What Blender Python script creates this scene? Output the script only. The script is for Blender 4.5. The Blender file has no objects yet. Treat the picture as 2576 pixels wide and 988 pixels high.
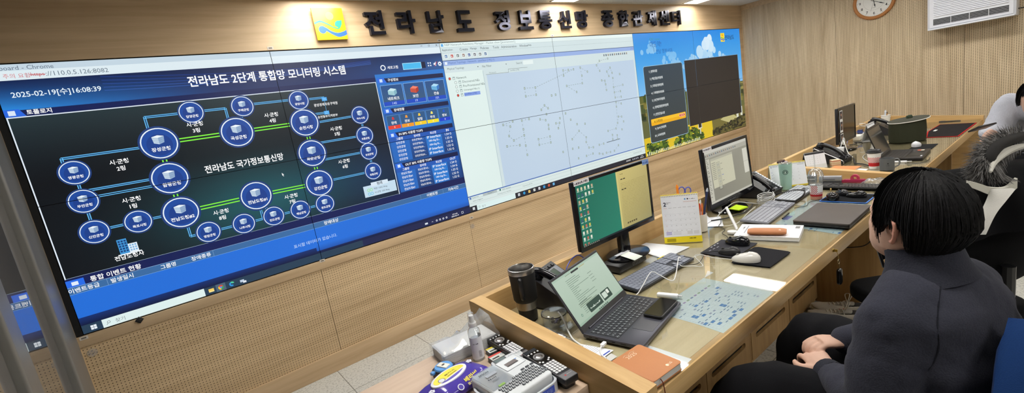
import bpy, bmesh, math, random
from mathutils import Vector, Matrix, Euler
random.seed(7)
SC = bpy.context.scene
COL = SC.collection
PI = math.pi
# ------------------------------------------------------------------ camera
FPX, CX, CY = 1147.7, 1288.0, 494.0
R3 = Matrix(((0.77304, -0.61265, -0.16436), (-0.24014, -0.04287, -0.96979), (0.58709, 0.78917, -0.18027)))
CAM = Vector((0.49843, -3.20121, 1.54895))


def _rot():
    r = Vector((0.12094337, -0.65239612, -0.21921813)); t = r.length; k = r / t
    K = Matrix(((0, -k.z, k.y), (k.z, 0, -k.x), (-k.y, k.x, 0)))
    I = Matrix.Identity(3)
    return (I + K * math.sin(t) + (K @ K) * (1 - math.cos(t))) @ Matrix(((1, 0, 0), (0, 0, -1), (0, 1, 0)))


R3 = _rot()


def ray(px, py):
    return (R3.transposed() @ Vector(((px - CX) / FPX, (py - CY) / FPX, 1.0))).normalized()


def onz(px, py, z):
    d = ray(px, py); return CAM + d * ((z - CAM.z) / d.z)


def ony(px, py, y=0.0):
    d = ray(px, py); return CAM + d * ((y - CAM.y) / d.y)


def onx(px, py, x):
    d = ray(px, py); return CAM + d * ((x - CAM.x) / d.x)


def angz(p, q, z):
    a, b = onz(*p, z), onz(*q, z); return math.atan2(b.y - a.y, b.x - a.x)


cd = bpy.data.cameras.new('camera'); cam = bpy.data.objects.new('camera', cd); COL.objects.link(cam)
cd.sensor_fit = 'HORIZONTAL'; cd.sensor_width = 36.0; cd.lens = FPX / 2576 * 36.0; cd.clip_start = 0.02
cam.matrix_world = Matrix.Translation(CAM) @ Matrix((R3[0], -R3[1], -R3[2])).transposed().to_4x4()
SC.camera = cam
SC.view_settings.view_transform = 'Standard'; SC.view_settings.look = 'None'
SC.view_settings.gamma = 1.0; SC.view_settings.exposure = 0.0; SC.view_settings.use_curve_mapping = False
try:
    SC.cycles.use_denoising = True
    SC.cycles.max_bounces = 5; SC.cycles.diffuse_bounces = 4; SC.cycles.glossy_bounces = 3; SC.cycles.transmission_bounces = 3; SC.cycles.transparent_max_bounces = 10
    SC.cycles.use_adaptive_sampling = True; SC.cycles.adaptive_threshold = 0.035; SC.cycles.adaptive_min_samples = 16
    SC.cycles.caustics_reflective = False; SC.cycles.caustics_refractive = False
    SC.cycles.sample_clamp_indirect = 4.0
except Exception:
    pass

# ------------------------------------------------------------------ colour and materials


def lin(c):
    c = c / 255.0
    return c / 12.92 if c <= 0.04045 else ((c + 0.055) / 1.055) ** 2.4


def rgb(c):
    if isinstance(c, int): c = ((c >> 16) & 255, (c >> 8) & 255, c & 255)
    return (lin(c[0]), lin(c[1]), lin(c[2]), 1.0)


def newmat(name):
    m = bpy.data.materials.new(name); m.use_nodes = True
    nt = m.node_tree; nt.nodes.clear()
    out = nt.nodes.new('ShaderNodeOutputMaterial')
    return m, nt, out


def N(nt, typ, **kw):
    n = nt.nodes.new(typ)
    for k, v in kw.items():
        if k.startswith('i_'): n.inputs[k[2:].replace('_', ' ')].default_value = v
        else: setattr(n, k, v)
    return n


def paint(name, rough=0.5, metal=0.0, vary=0.06, scale=60.0, bump=0.0, sheen=0.0, coat=0.0, spec=0.5, trans=0.0):
    """A principled material coloured by the mesh's own 'col' attribute, with fine procedural variation."""
    m, nt, out = newmat(name)
    b = N(nt, 'ShaderNodeBsdfPrincipled')
    at = N(nt, 'ShaderNodeVertexColor', layer_name='col')
    tc = N(nt, 'ShaderNodeTexCoord'); no = N(nt, 'ShaderNodeTexNoise', i_Scale=scale, i_Detail=3.0)
    nt.links.new(tc.outputs['Object'], no.inputs['Vector'])
    mr = N(nt, 'ShaderNodeMapRange'); mr.inputs['To Min'].default_value = 1 - vary; mr.inputs['To Max'].default_value = 1 + vary
    nt.links.new(no.outputs['Fac'], mr.inputs['Value'])
    mx = N(nt, 'ShaderNodeVectorMath', operation='MULTIPLY')
    nt.links.new(at.outputs['Color'], mx.inputs[0]); nt.links.new(mr.outputs['Result'], mx.inputs[1])
    nt.links.new(mx.outputs['Vector'], b.inputs['Base Color'])
    b.inputs['Roughness'].default_value = rough; b.inputs['Metallic'].default_value = metal
    b.inputs['Specular IOR Level'].default_value = spec
    if sheen: b.inputs['Sheen Weight'].default_value = sheen
    if coat: b.inputs['Coat Weight'].default_value = coat; b.inputs['Coat Roughness'].default_value = 0.05
    if bump:
        bp = N(nt, 'ShaderNodeBump', i_Strength=bump, i_Distance=0.002)
        nt.links.new(no.outputs['Fac'], bp.inputs['Height']); nt.links.new(bp.outputs['Normal'], b.inputs['Normal'])
    nt.links.new(b.outputs['BSDF'], out.inputs['Surface'])
    return m


M = {}
M['matte'] = paint('matte_paint', 0.65)
M['paper'] = paint('paper', 0.75, vary=0.03, spec=0.2)
M['plastic'] = paint('plastic', 0.38, vary=0.04, scale=200)
M['gloss'] = paint('glossy_plastic', 0.12, vary=0.03)
M['satin'] = paint('satin_metal', 0.3, metal=1.0, vary=0.05, scale=20)
M['steel'] = paint('brushed_steel', 0.4, metal=0.4, vary=0.06, scale=30)
M['darkmetal'] = paint('dark_anodised_metal', 0.36, metal=0.55, vary=0.03, scale=400)
M['fabric'] = paint('woven_fabric', 0.95, vary=0.16, scale=420, bump=0.35, sheen=0.02, spec=0.08)
M['fleece'] = paint('fleece', 0.98, vary=0.26, scale=260, bump=0.6, sheen=0.05, spec=0.05)
M['leather'] = paint('grained_leather', 0.55, vary=0.06, scale=700, bump=0.12)
M['skin'] = paint('skin', 0.5, vary=0.06, scale=90, spec=0.35)
M['hair'] = paint('black_hair', 0.58, vary=0.4, scale=220, spec=0.16, bump=0.3)


def glow(name, strength=1.0):
    m, nt, out = newmat(name)
    at = N(nt, 'ShaderNodeVertexColor', layer_name='col')
    no = N(nt, 'ShaderNodeTexNoise', i_Scale=1.3, i_Detail=1.0); tc = N(nt, 'ShaderNodeTexCoord')
    nt.links.new(tc.outputs['Object'], no.inputs['Vector'])
    mr = N(nt, 'ShaderNodeMapRange'); mr.inputs['To Min'].default_value = 0.95; mr.inputs['To Max'].default_value = 1.05
    nt.links.new(no.outputs['Fac'], mr.inputs['Value'])
    mm = N(nt, 'ShaderNodeMath', operation='MULTIPLY', i_1=strength) if False else N(nt, 'ShaderNodeMath', operation='MULTIPLY')
    mm.inputs[1].default_value = strength; nt.links.new(mr.outputs['Result'], mm.inputs[0])
    b = N(nt, 'ShaderNodeBsdfPrincipled')
    b.inputs['Base Color'].default_value = (0.01, 0.01, 0.012, 1); b.inputs['Roughness'].default_value = 0.35
    b.inputs['Specular IOR Level'].default_value = 0.25
    nt.links.new(at.outputs['Color'], b.inputs['Emission Color']); nt.links.new(mm.outputs['Value'], b.inputs['Emission Strength'])
    nt.links.new(b.outputs['BSDF'], out.inputs['Surface'])
    return m


M['screen'] = glow('lit_screen', 1.0)
try: M['screen'].cycles.emission_sampling = 'NONE'
except Exception: pass


def clear(name, tint=(1, 1, 1), rough=0.02, refl=1.0, milk=0.0, ior=1.45, mc=(0.9, 0.92, 0.94)):
    """Thin clear sheet: transparent plus a fresnel reflection, optionally a little milky."""
    m, nt, out = newmat(name)
    tr = N(nt, 'ShaderNodeBsdfTransparent'); tr.inputs['Color'].default_value = (*tint, 1)
    gl = N(nt, 'ShaderNodeBsdfGlossy', i_Roughness=rough)
    lw = N(nt, 'ShaderNodeFresnel'); ge = N(nt, 'ShaderNodeNewGeometry'); io = N(nt, 'ShaderNodeMapRange')
    io.inputs['To Min'].default_value = ior; io.inputs['To Max'].default_value = 1 / ior
    nt.links.new(ge.outputs['Backfacing'], io.inputs['Value']); nt.links.new(io.outputs['Result'], lw.inputs['IOR'])
    tc = N(nt, 'ShaderNodeTexCoord'); no = N(nt, 'ShaderNodeTexNoise', i_Scale=9.0, i_Detail=3.0)
    nt.links.new(tc.outputs['Object'], no.inputs['Vector'])
    mr = N(nt, 'ShaderNodeMapRange'); mr.inputs['To Min'].default_value = refl * 0.9; mr.inputs['To Max'].default_value = refl * 1.1
    nt.links.new(no.outputs['Fac'], mr.inputs['Value'])
    mu = N(nt, 'ShaderNodeMath', operation='MULTIPLY', use_clamp=True)
    nt.links.new(lw.outputs['Fac'], mu.inputs[0]); nt.links.new(mr.outputs['Result'], mu.inputs[1])
    mx = N(nt, 'ShaderNodeMixShader'); nt.links.new(mu.outputs['Value'], mx.inputs['Fac'])
    base = tr
    if milk:
        df = N(nt, 'ShaderNodeBsdfDiffuse'); df.inputs['Color'].default_value = (*mc, 1)
        m2 = N(nt, 'ShaderNodeMixShader', i_Fac=milk)
        nt.links.new(tr.outputs['BSDF'], m2.inputs[1]); nt.links.new(df.outputs['BSDF'], m2.inputs[2]); base = m2
    nt.links.new(base.outputs[0], mx.inputs[1]); nt.links.new(gl.outputs['BSDF'], mx.inputs[2])
    nt.links.new(mx.outputs['Shader'], out.inputs['Surface'])
    return m


M['glass'] = clear('desk_glass', (0.982, 0.99, 0.982), 0.01, 1.5)
M['pane'] = clear('partition_glass', (0.6, 0.6, 0.58), 0.01, 2.2, 0.5, 1.45, (0.36, 0.34, 0.32))  # grey milk paints the haze of room light onto the panes
M['clear'] = clear('clear_plastic', (0.95, 0.97, 0.98), 0.06, 2.4, 0.10)
M['film'] = clear('plastic_film', (0.95, 0.96, 0.97), 0.12, 2.2, 0.16)


def wood(name, c0, c1, axis='x', scale=1.0, rough=0.45, perf=None, knots=0.0, coat=0.0):
    """Wood veneer with grain along an axis; perf = (pitch, radius, axis a, axis b, offset a, offset b) drills round holes."""
    m, nt, out = newmat(name); L = nt.links.new
    tc = N(nt, 'ShaderNodeTexCoord'); mp = N(nt, 'ShaderNodeMapping')
    s = {'x': (1.2, 26, 26), 'y': (26, 1.2, 26), 'z': (26, 26, 1.2)}[axis]
    mp.inputs['Scale'].default_value = [v * scale for v in s]
    L(tc.outputs['Object'], mp.inputs['Vector'])
    n1 = N(nt, 'ShaderNodeTexNoise', i_Scale=1.0, i_Detail=6.0, i_Roughness=0.6, i_Distortion=0.35)
    L(mp.outputs['Vector'], n1.inputs['Vector'])
    mp2 = N(nt, 'ShaderNodeMapping'); s2 = {'x': (0.5, 5, 5), 'y': (5, 0.5, 5), 'z': (5, 5, 0.5)}[axis]
    mp2.inputs['Scale'].default_value = [v * scale for v in s2]; L(tc.outputs['Object'], mp2.inputs['Vector'])
    n2 = N(nt, 'ShaderNodeTexNoise', i_Scale=1.0, i_Detail=3.0, i_Distortion=1.2); L(mp2.outputs['Vector'], n2.inputs['Vector'])
    ad = N(nt, 'ShaderNodeMath', operation='MULTIPLY_ADD'); ad.inputs[1].default_value = 0.55
    L(n1.outputs['Fac'], ad.inputs[0])
    m3 = N(nt, 'ShaderNodeMath', operation='MULTIPLY'); m3.inputs[1].default_value = 0.5; L(n2.outputs['Fac'], m3.inputs[0]); L(m3.outputs[0], ad.inputs[2])
    cr = N(nt, 'ShaderNodeValToRGB'); e = cr.color_ramp.elements
    e[0].position = 0.36; e[0].color = rgb(c0); e[1].position = 0.68; e[1].color = rgb(c1)
    L(ad.outputs[0], cr.inputs['Fac'])
    colour = cr.outputs['Color']
    b = N(nt, 'ShaderNodeBsdfPrincipled', i_Roughness=rough)
    b.inputs['Specular IOR Level'].default_value = 0.35
    if perf:
        pitch, rad, a, bx, oa, ob = perf
        sx = N(nt, 'ShaderNodeSeparateXYZ'); L(tc.outputs['Object'], sx.inputs[0])
        sq = []
        for ax, of in ((a, oa), (bx, ob)):
            q = N(nt, 'ShaderNodeMath', operation='ADD'); q.inputs[1].default_value = -of + pitch / 2 + 1000 * pitch; L(sx.outputs[ax], q.inputs[0])
            w = N(nt, 'ShaderNodeMath', operation='MODULO'); w.inputs[1].default_value = pitch; L(q.outputs[0], w.inputs[0])
            c = N(nt, 'ShaderNodeMath', operation='SUBTRACT'); c.inputs[1].default_value = pitch / 2; L(w.outputs[0], c.inputs[0])
            p = N(nt, 'ShaderNodeMath', operation='MULTIPLY'); L(c.outputs[0], p.inputs[0]); L(c.outputs[0], p.inputs[1]); sq.append(p)
        sm = N(nt, 'ShaderNodeMath', operation='ADD'); L(sq[0].outputs[0], sm.inputs[0]); L(sq[1].outputs[0], sm.inputs[1])
        lt = N(nt, 'ShaderNodeMath', operation='LESS_THAN'); lt.inputs[1].default_value = rad * rad; L(sm.outputs[0], lt.inputs[0])
        mx = N(nt, 'ShaderNodeMix', data_type='RGBA'); L(lt.outputs[0], mx.inputs[0]); L(colour, mx.inputs[6])
        mx.inputs[7].default_value = rgb((62, 46, 30)); colour = mx.outputs[2]
    L(colour, b.inputs['Base Color'])
    if coat: b.inputs['Coat Weight'].default_value = coat
    L(b.outputs['BSDF'], out.inputs['Surface'])
    return m


M['wall_wood'] = wood('oak_wall_panel', (182, 155, 120), (214, 188, 153), 'x', 1.0, 0.4)
M['perf_front'] = wood('perforated_oak_panel', (184, 158, 122), (217, 191, 153), 'x', 0.9, 0.55, (0.016, 0.0025, 'X', 'Z', 0.010, 0.007))
M['perf_side'] = wood('perforated_ash_panel', (182, 161, 130), (216, 197, 166), 'z', 1.6, 0.6, (0.016, 0.0034, 'Y', 'Z', 0.004, 0.007))
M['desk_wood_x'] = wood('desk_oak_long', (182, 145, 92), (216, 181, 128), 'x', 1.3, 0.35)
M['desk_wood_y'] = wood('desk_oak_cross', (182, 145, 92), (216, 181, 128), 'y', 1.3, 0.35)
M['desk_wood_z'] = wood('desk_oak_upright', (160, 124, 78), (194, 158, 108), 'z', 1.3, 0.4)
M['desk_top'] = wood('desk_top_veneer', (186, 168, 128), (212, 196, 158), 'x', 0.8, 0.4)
M['cab_wood'] = wood('pale_cabinet_wood', (198, 172, 148), (222, 200, 178), 'x', 0.9, 0.45)


def speckle(name, c0, c1, tile=None):
    m, nt, out = newmat(name); L = nt.links.new
    tc = N(nt, 'ShaderNodeTexCoord'); n = N(nt, 'ShaderNodeTexNoise', i_Scale=75.0, i_Detail=3.0, i_Roughness=0.7); L(tc.outputs['Object'], n.inputs['Vector'])
    cr = N(nt, 'ShaderNodeValToRGB'); e = cr.color_ramp.elements
    e[0].position = 0.36; e[0].color = rgb(c0); e[1].position = 0.5; e[1].color = rgb(c1); L(n.outputs['Fac'], cr.inputs['Fac'])
    c = cr.outputs['Color']
    if tile:
        br = N(nt, 'ShaderNodeTexBrick', offset=0.0, i_Scale=1.0); br.inputs['Mortar Size'].default_value = tile[1]
        br.inputs['Brick Width'].default_value = tile[0]; br.inputs['Row Height'].default_value = tile[0]
        br.inputs['Color1'].default_value = (1, 1, 1, 1); br.inputs['Color2'].default_value = (0.96, 0.96, 0.96, 1); br.inputs['Mortar'].default_value = (0.3, 0.29, 0.27, 1)
        mp = N(nt, 'ShaderNodeMapping'); mp.inputs['Location'].default_value = tile[2]; L(tc.outputs['Object'], mp.inputs['Vector']); L(mp.outputs['Vector'], br.inputs['Vector'])
        mx = N(nt, 'ShaderNodeMix', data_type='RGBA', blend_type='MULTIPLY'); mx.inputs[0].default_value = 1.0
        L(c, mx.inputs[6]); L(br.outputs['Color'], mx.inputs[7]); c = mx.outputs[2]
    b = N(nt, 'ShaderNodeBsdfPrincipled', i_Roughness=0.45); L(c, b.inputs['Base Color']); L(b.outputs['BSDF'], out.inputs['Surface'])
    return m


M['floor'] = speckle('speckled_floor_tile', (160, 160, 154), (204, 203, 196), (0.6, 0.0025, (0.065, 0.35, 0)))
M['ceiling'] = speckle('mineral_ceiling_tile', (196, 196, 192), (226, 226, 222))

# ------------------------------------------------------------------ mesh building


def fr(loc=(0, 0, 0), rz=0.0, rx=0.0, ry=0.0):
    return Matrix.Translation(loc) @ Euler((rx, ry, rz)).to_matrix().to_4x4()


TXT = {}


def glyphs(s, bold=0.0, res=2, sp=1.0):
    k = (s, bold, res, sp)
    if k not in TXT:
        c = bpy.data.curves.new('t', 'FONT'); c.body = s; c.offset = bold; c.resolution_u = res; c.space_character = sp
        o = bpy.data.objects.new('t', c); COL.objects.link(o); bpy.context.view_layer.update()
        me = bpy.data.meshes.new_from_object(o.evaluated_get(bpy.context.evaluated_depsgraph_get()))
        vs = [(v.co.x, v.co.y) for v in me.vertices]; fs = [tuple(p.vertices) for p in me.polygons]
        bpy.data.objects.remove(o); bpy.data.curves.remove(c); bpy.data.meshes.remove(me)
        if not vs: vs = [(0, 0), (0.1, 0), (0, 0.1)]; fs = []
        xs = [v[0] for v in vs]; ys = [v[1] for v in vs]
        TXT[k] = (vs, fs, min(xs), max(xs), min(ys), max(ys))
    return TXT[k]


class MB:
    def __init__(self, T=None):
        self.bm = bmesh.new(); self.cl = self.bm.loops.layers.float_color.new('col'); self.mats = []; self.T = T or Matrix.Identity(4)
        self.smooth = True

    def mi(self, m):
        m = M[m] if isinstance(m, str) else m
        if m not in self.mats: self.mats.append(m)
        return self.mats.index(m)

    def add(self, vs, fs, m='matte', c=(200, 200, 200), T=None, vc=None):
        T = self.T @ T if T is not None else self.T
        i = self.mi(m); bv = [self.bm.verts.new(T @ Vector(v)) for v in vs]
        col = rgb(c); vcs = [rgb(x) for x in vc] if vc else None
        for f in fs:
            try: face = self.bm.faces.new([bv[k] for k in f])
            except ValueError: continue
            face.material_index = i; face.smooth = True
            for l, k in zip(face.loops, f): l[self.cl] = vcs[k] if vcs else col
        return self

    def merge(self, b2, m, c, T=None):
        b2.verts.index_update()
        return self.add([v.co.copy() for v in b2.verts], [[v.index for v in f.verts] for f in b2.faces], m, c, T)

    def box(self, x0, x1, y0, y1, z0, z1, m='matte', c=(200, 200, 200), bev=0.0, seg=2, T=None):
        b2 = bmesh.new(); bmesh.ops.create_cube(b2, size=1)
        for v in b2.verts: v.co = Vector((x0 + (v.co.x + .5) * (x1 - x0), y0 + (v.co.y + .5) * (y1 - y0), z0 + (v.co.z + .5) * (z1 - z0)))
        if bev: bmesh.ops.bevel(b2, geom=b2.edges[:], offset=bev, segments=seg, affect='EDGES', profile=0.5)
        self.merge(b2, m, c, T); b2.free(); return self

    def prism(self, pts, d, m='matte', c=(200, 200, 200), T=None, bev=0.0, seg=2):
        """2-D outline in the frame's xy, extruded along its z from 0 to d."""
        b2 = bmesh.new(); vs = [b2.verts.new((p[0], p[1], 0)) for p in pts]; f = b2.faces.new(vs)
        if f.normal.z > 0 or True:
            r = bmesh.ops.extrude_face_region(b2, geom=[f])
            for v in r['geom']:
                if isinstance(v, bmesh.types.BMVert): v.co.z += d
        bmesh.ops.recalc_face_normals(b2, faces=b2.faces[:])
        if bev:
            es = [e for e in b2.edges if abs(e.verts[0].co.z - e.verts[1].co.z) < 1e-7]
            bmesh.ops.bevel(b2, geom=es, offset=bev, segments=seg, affect='EDGES', profile=0.5)
        self.merge(b2, m, c, T); b2.free(); return self

    def lathe(self, prof, m='matte', c=(200, 200, 200), n=32, T=None, cols=None, sx=1.0, sy=1.0):
        """Profile [(r,z)...] turned about z; r = 0 closes to a point."""
        vs, fs, rings, vc = [], [], [], []
        for j, (r, z) in enumerate(prof):
            if r < 1e-7: rings.append([len(vs)]); vs.append((0, 0, z)); vc.append(cols[j] if cols else c)
            else:
                rings.append(list(range(len(vs), len(vs) + n)))
                for k in range(n):
                    a = 2 * PI * k / n; vs.append((r * math.cos(a) * sx, r * math.sin(a) * sy, z)); vc.append(cols[j] if cols else c)
        for A, B in zip(rings, rings[1:]):
            for k in range(n):
                k2 = (k + 1) % n
                if len(A) == 1 and len(B) == 1: continue
                if len(A) == 1: fs.append((A[0], B[k2], B[k]))
                elif len(B) == 1: fs.append((A[k], A[k2], B[0]))
                else: fs.append((A[k], A[k2], B[k2], B[k]))
        return self.add(vs, fs, m, c, T, vc if cols else None)

    def tube(self, pts, r, m='plastic', c=(30, 30, 32), n=8, closed=False, T=None, cap=True):
        P = [Vector(p) for p in pts]; L = len(P); vs, fs = [], []
        rs = r if isinstance(r, (list, tuple)) else [r] * L
        up = Vector((0, 0, 1)); prev = None
        for i, p in enumerate(P):
            if closed: d = P[(i + 1) % L] - P[i - 1]
            else: d = P[min(i + 1, L - 1)] - P[max(i - 1, 0)]
            d = d.normalized() if d.length > 1e-9 else Vector((1, 0, 0))
            if prev is None:
                a = d.cross(up); a = a if a.length > 1e-3 else d.cross(Vector((1, 0, 0)))
            else: a = prev - d * prev.dot(d); a = a if a.length > 1e-6 else d.orthogonal()
            a.normalize(); prev = a; b = d.cross(a)
            for k in range(n):
                t = 2 * PI * k / n; vs.append(p + (a * math.cos(t) + b * math.sin(t)) * rs[i])
        for i in range(L if closed else L - 1):
            j = (i + 1) % L
            for k in range(n): fs.append((i * n + k, i * n + (k + 1) % n, j * n + (k + 1) % n, j * n + k))
        if cap and not closed: fs.append(tuple(range(n))[::-1]); fs.append(tuple((L - 1) * n + k for k in range(n)))
        return self.add(vs, fs, m, c, T)

    def loft(self, rings, m, c, T=None, cap=True, vc=None):
        n = len(rings[0]); vs = [p for r in rings for p in r]; fs = []
        for i in range(len(rings) - 1):
            for k in range(n): fs.append((i * n + k, i * n + (k + 1) % n, (i + 1) * n + (k + 1) % n, (i + 1) * n + k))
        if cap: fs.append(tuple(range(n))[::-1]); fs.append(tuple((len(rings) - 1) * n + k for k in range(n)))
        return self.add(vs, fs, m, c, T, vc)

    def ball(self, r, m, c, T=None, s=(1, 1, 1), seg=24, rings=14):
        return self.lathe([(r * math.sin(PI * k / rings), -r * math.cos(PI * k / rings)) if 0 < k < rings else (0, -r if k == 0 else r) for k in range(rings + 1)],
                          m, c, seg, (T or Matrix.Identity(4)) @ Matrix.Diagonal((*s, 1)))

    # flat drawing on a face: frame D gives x right, y up, z out
    def rect(self, D, x0, y0, x1, y1, c, h=0.0, m='paper', grad=None):
        vs = [(x0, y0, h), (x1, y0, h), (x1, y1, h), (x0, y1, h)]
        return self.add(vs, [(0, 1, 2, 3)], m, c, D, grad)

    def poly(self, D, pts, c, h=0.0, m='paper', vc=None):
        return self.add([(p[0], p[1], h) for p in pts], [tuple(range(len(pts)))], m, c, D, vc)

    def disc(self, D, x, y, r, c, h=0.0, m='paper', n=32, ry=None):
        ry = ry or r
        return self.poly(D, [(x + r * math.cos(2 * PI * k / n), y + ry * math.sin(2 * PI * k / n)) for k in range(n)], c, h, m)

    def ring(self, D, x, y, r0, r1, c, h=0.0, m='paper', n=32, a0=0.0, a1=2 * PI):
        vs, fs = [], []
        for k in range(n + 1):
            a = a0 + (a1 - a0) * k / n
            vs += [(x + r0 * math.cos(a), y + r0 * math.sin(a), h), (x + r1 * math.cos(a), y + r1 * math.sin(a), h)]
        for k in range(n): fs.append((2 * k, 2 * k + 1, 2 * k + 3, 2 * k + 2))
        return self.add(vs, fs, m, c, D)

    def line(self, D, pts, w, c, h=0.0, m='paper'):
        for (xa, ya), (xb, yb) in zip(pts, pts[1:]):
            d = Vector((xb - xa, yb - ya));
            if d.length < 1e-9: continue
            d.normalize(); n = Vector((-d.y, d.x)) * w / 2; e = d * w / 2
            self.poly(D, [(xa - e.x - n.x, ya - e.y - n.y), (xb + e.x - n.x, yb + e.y - n.y), (xb + e.x + n.x, yb + e.y + n.y), (xa - e.x + n.x, ya - e.y + n.y)], c, h, m)
        return self

    def text(self, D, s, x, y, hgt=None, wid=None, c=(255, 255, 255), h=0.0, m='paper', al='l', bold=0.012, res=2, sp=1.0, depth=0.0):
        """Writing with its box's lower left at (x, y); al 'c' centres it; hgt / wid are the box's size."""
        vs, fs, a, b, d, e = glyphs(s, bold, res, sp); W, H = max(b - a, 1e-6), max(e - d, 1e-6)
        if hgt is None: ky = kx = wid / W
        elif wid is None: kx = ky = hgt / H
        else: kx, ky = wid / W, hgt / H
        if al == 'c': x -= W * kx / 2
        if al == 'r': x -= W * kx
        if not depth: return self.add([(x + (v[0] - a) * kx, y + (v[1] - d) * ky, h) for v in vs], fs, m, c, D)
        n = len(vs); cnt = {}
        for f in fs:
            for i in range(len(f)): cnt[(f[i], f[(i + 1) % len(f)])] = 1
        V = [(x + (v[0] - a) * kx, y + (v[1] - d) * ky, h + q) for q in (0, depth) for v in vs]
        F = [tuple(k + n for k in f) for f in fs] + [tuple(reversed(f)) for f in fs]
        F += [(p, q, q + n, p + n) for (p, q) in cnt if (q, p) not in cnt]
        return self.add(V, F, m, c, D)

    def build(self, name, parent=None, mod=None, ang=35, T=None):
        bmesh.ops.recalc_face_normals(self.bm, faces=self.bm.faces[:]) if mod == 'norm' else None
        me = bpy.data.meshes.new(name); self.bm.to_mesh(me); self.bm.free()
        for m in self.mats: me.materials.append(m)
        me.set_sharp_from_angle(angle=math.radians(ang))
        o = bpy.data.objects.new(name, me); COL.objects.link(o)
        if parent is not None: o.parent = parent
        if T is not None: o.matrix_basis = T
        return o


def tag(o, label=None, cat=None, group=None, kind=None):
    if label: o['label'] = label
    if cat: o['category'] = cat
    if group: o['group'] = group
    if kind: o['kind'] = kind
    return o


def thing(name, label, cat, loc=(0, 0, 0), rz=0.0, group=None):
    o = bpy.data.objects.new(name, None); COL.objects.link(o); o.empty_display_size = 0.05
    o.location = loc; o.rotation_euler = (0, 0, rz)
    return tag(o, label, cat, group)


def struct(name, mb):
    return tag(mb.build(name), kind='structure')


def copy_tree(o, parent=None):
    c = o.copy(); COL.objects.link(c)
    if parent is not None: c.parent = parent
    for ch in list(o.children): copy_tree(ch, c)
    return c


def curve_pts(pts, n=8):
    """Catmull-Rom through points."""
    P = [Vector(p) for p in pts]; P = [P[0] * 2 - P[1]] + P + [P[-1] * 2 - P[-2]]; out = []
    for i in range(1, len(P) - 2):
        for k in range(n):
            t = k / n; a, b, c, d = P[i - 1], P[i], P[i + 1], P[i + 2]
            out.append(0.5 * ((2 * b) + (c - a) * t + (2 * a - 5 * b + 4 * c - d) * t * t + (3 * b - a - 3 * c + d) * t ** 3))
    out.append(P[-2]); return out


def rrect(x0, y0, x1, y1, r, n=5):
    out = []
    for cx, cy, a in ((x1 - r, y1 - r, 0), (x0 + r, y1 - r, 90), (x0 + r, y0 + r, 180), (x1 - r, y0 + r, 270)):
        for k in range(n + 1):
            t = math.radians(a + 90 * k / n); out.append((cx + r * math.cos(t), cy + r * math.sin(t)))
    return out
# ------------------------------------------------------------------ the room
DX1, DZ0, DZ1 = 7.307, 0.791, 2.161          # the display: x 0..DX1, z DZ0..DZ1
WX, WZ, YB, XL = 7.40, 2.469, -6.6, -2.6      # right wall, ceiling, back wall, far left wall
b = MB()
b.box(XL, WX + .1, YB - .1, .12, -0.1, 0, 'floor'); struct('floor', b)
LP = [(1.40, 1.72), (3.64, 3.96), (5.83, 6.15)]
LY = [(-1.25, -0.05), (-2.95, -1.75), (-5.2, -4.0)]
b = MB()
xs = sorted([XL] + [v for p in LP for v in p] + [WX + .1]); ys = sorted([YB - .1] + [v for p in LY for v in p] + [.12])
for i in range(len(xs) - 1):
    for j in range(len(ys) - 1):
        if i % 2 == 1 and j % 2 == 1: continue
        b.box(xs[i], xs[i + 1], ys[j], ys[j + 1], WZ, WZ + .08, 'ceiling')
struct('ceiling', b)
M['lamp'] = glow('lamp_diffuser', 22.0)
first = True
WHERE = [['nearest the yellow emblem', 'above the middle of the sign', 'above the end of the sign by the corner'],
         ['second back from the display above the left cabinet', 'second back above the front desk', 'second back above the far desk'],
         ['third back from the display, emblem row', 'third back, middle row', 'third back, corner row'],
         ['farthest back, emblem row', 'farthest back, middle row', 'farthest back, corner row']]
for j, (y0, y1) in enumerate(sorted(LY, reverse=True)):
    for i, (x0, x1) in enumerate(LP):
        t = thing('ceiling_light', 'bright recessed ceiling light panel ' + WHERE[j][i], 'ceiling light', ((x0 + x1) / 2, (y0 + y1) / 2, WZ), 0, 'recessed ceiling light panels')
        w, l = (x1 - x0) / 2, (y1 - y0) / 2
        f = MB()
        for a in ((-w, -w + .012, -l, l), (w - .012, w, -l, l), (-w, w, -l, -l + .012), (-w, w, l - .012, l)): f.box(*a, -.004, .05, 'plastic', (225, 225, 222))
        f.box(-w, w, -l, l, .05, .06, 'plastic', (225, 225, 222)); f.build('lamp_frame', t)
        d = MB(); d.box(-w + .013, w - .013, -l + .013, l - .013, .012, .018, 'lamp', (255, 252, 246)); d.build('diffuser', t)
# front wall: wood around the display, perforated panels below it
b = MB()
T_ = .1
b.box(XL, WX, T_ - .02, T_, 0, WZ, 'matte', (40, 32, 26))
b.box(-.04, WX, 0, T_ - .02, DZ1 + .005, WZ, 'wall_wood')
b.box(DX1 + .005, WX, 0, T_ - .02, .13, DZ1 + .005, 'wall_wood')
b.box(-.06, -.03, 0, T_ - .02, .13, DZ1 + .005, 'wall_wood')
b.box(XL, -.06, 0, T_ - .02, 0, WZ, 'wall_wood')
px = [-.04, 1.195, 2.408, 3.63, 4.845, 6.07, DX1 + .005]
for x0, x1 in zip(px, px[1:]): b.box(x0 + (.0015 if x0 > 0 else 0), x1 - .0015, .003, T_ - .02, .13, .728, 'perf_front')
struct('wall_front', b)
b = MB(); b.box(-.04, DX1 + .005, -.006, T_ - .02, .728, DZ0 - .006, 'wall_wood', bev=.002); struct('trim_1', b)
b = MB(); b.box(-.04, WX, -.010, T_ - .02, 0, .13, 'wall_wood', bev=.002); struct('baseboard_front', b)
b = MB()
b.box(WX + .02, WX + .1, YB, .0, 0, WZ, 'matte', (40, 32, 26))
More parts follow.
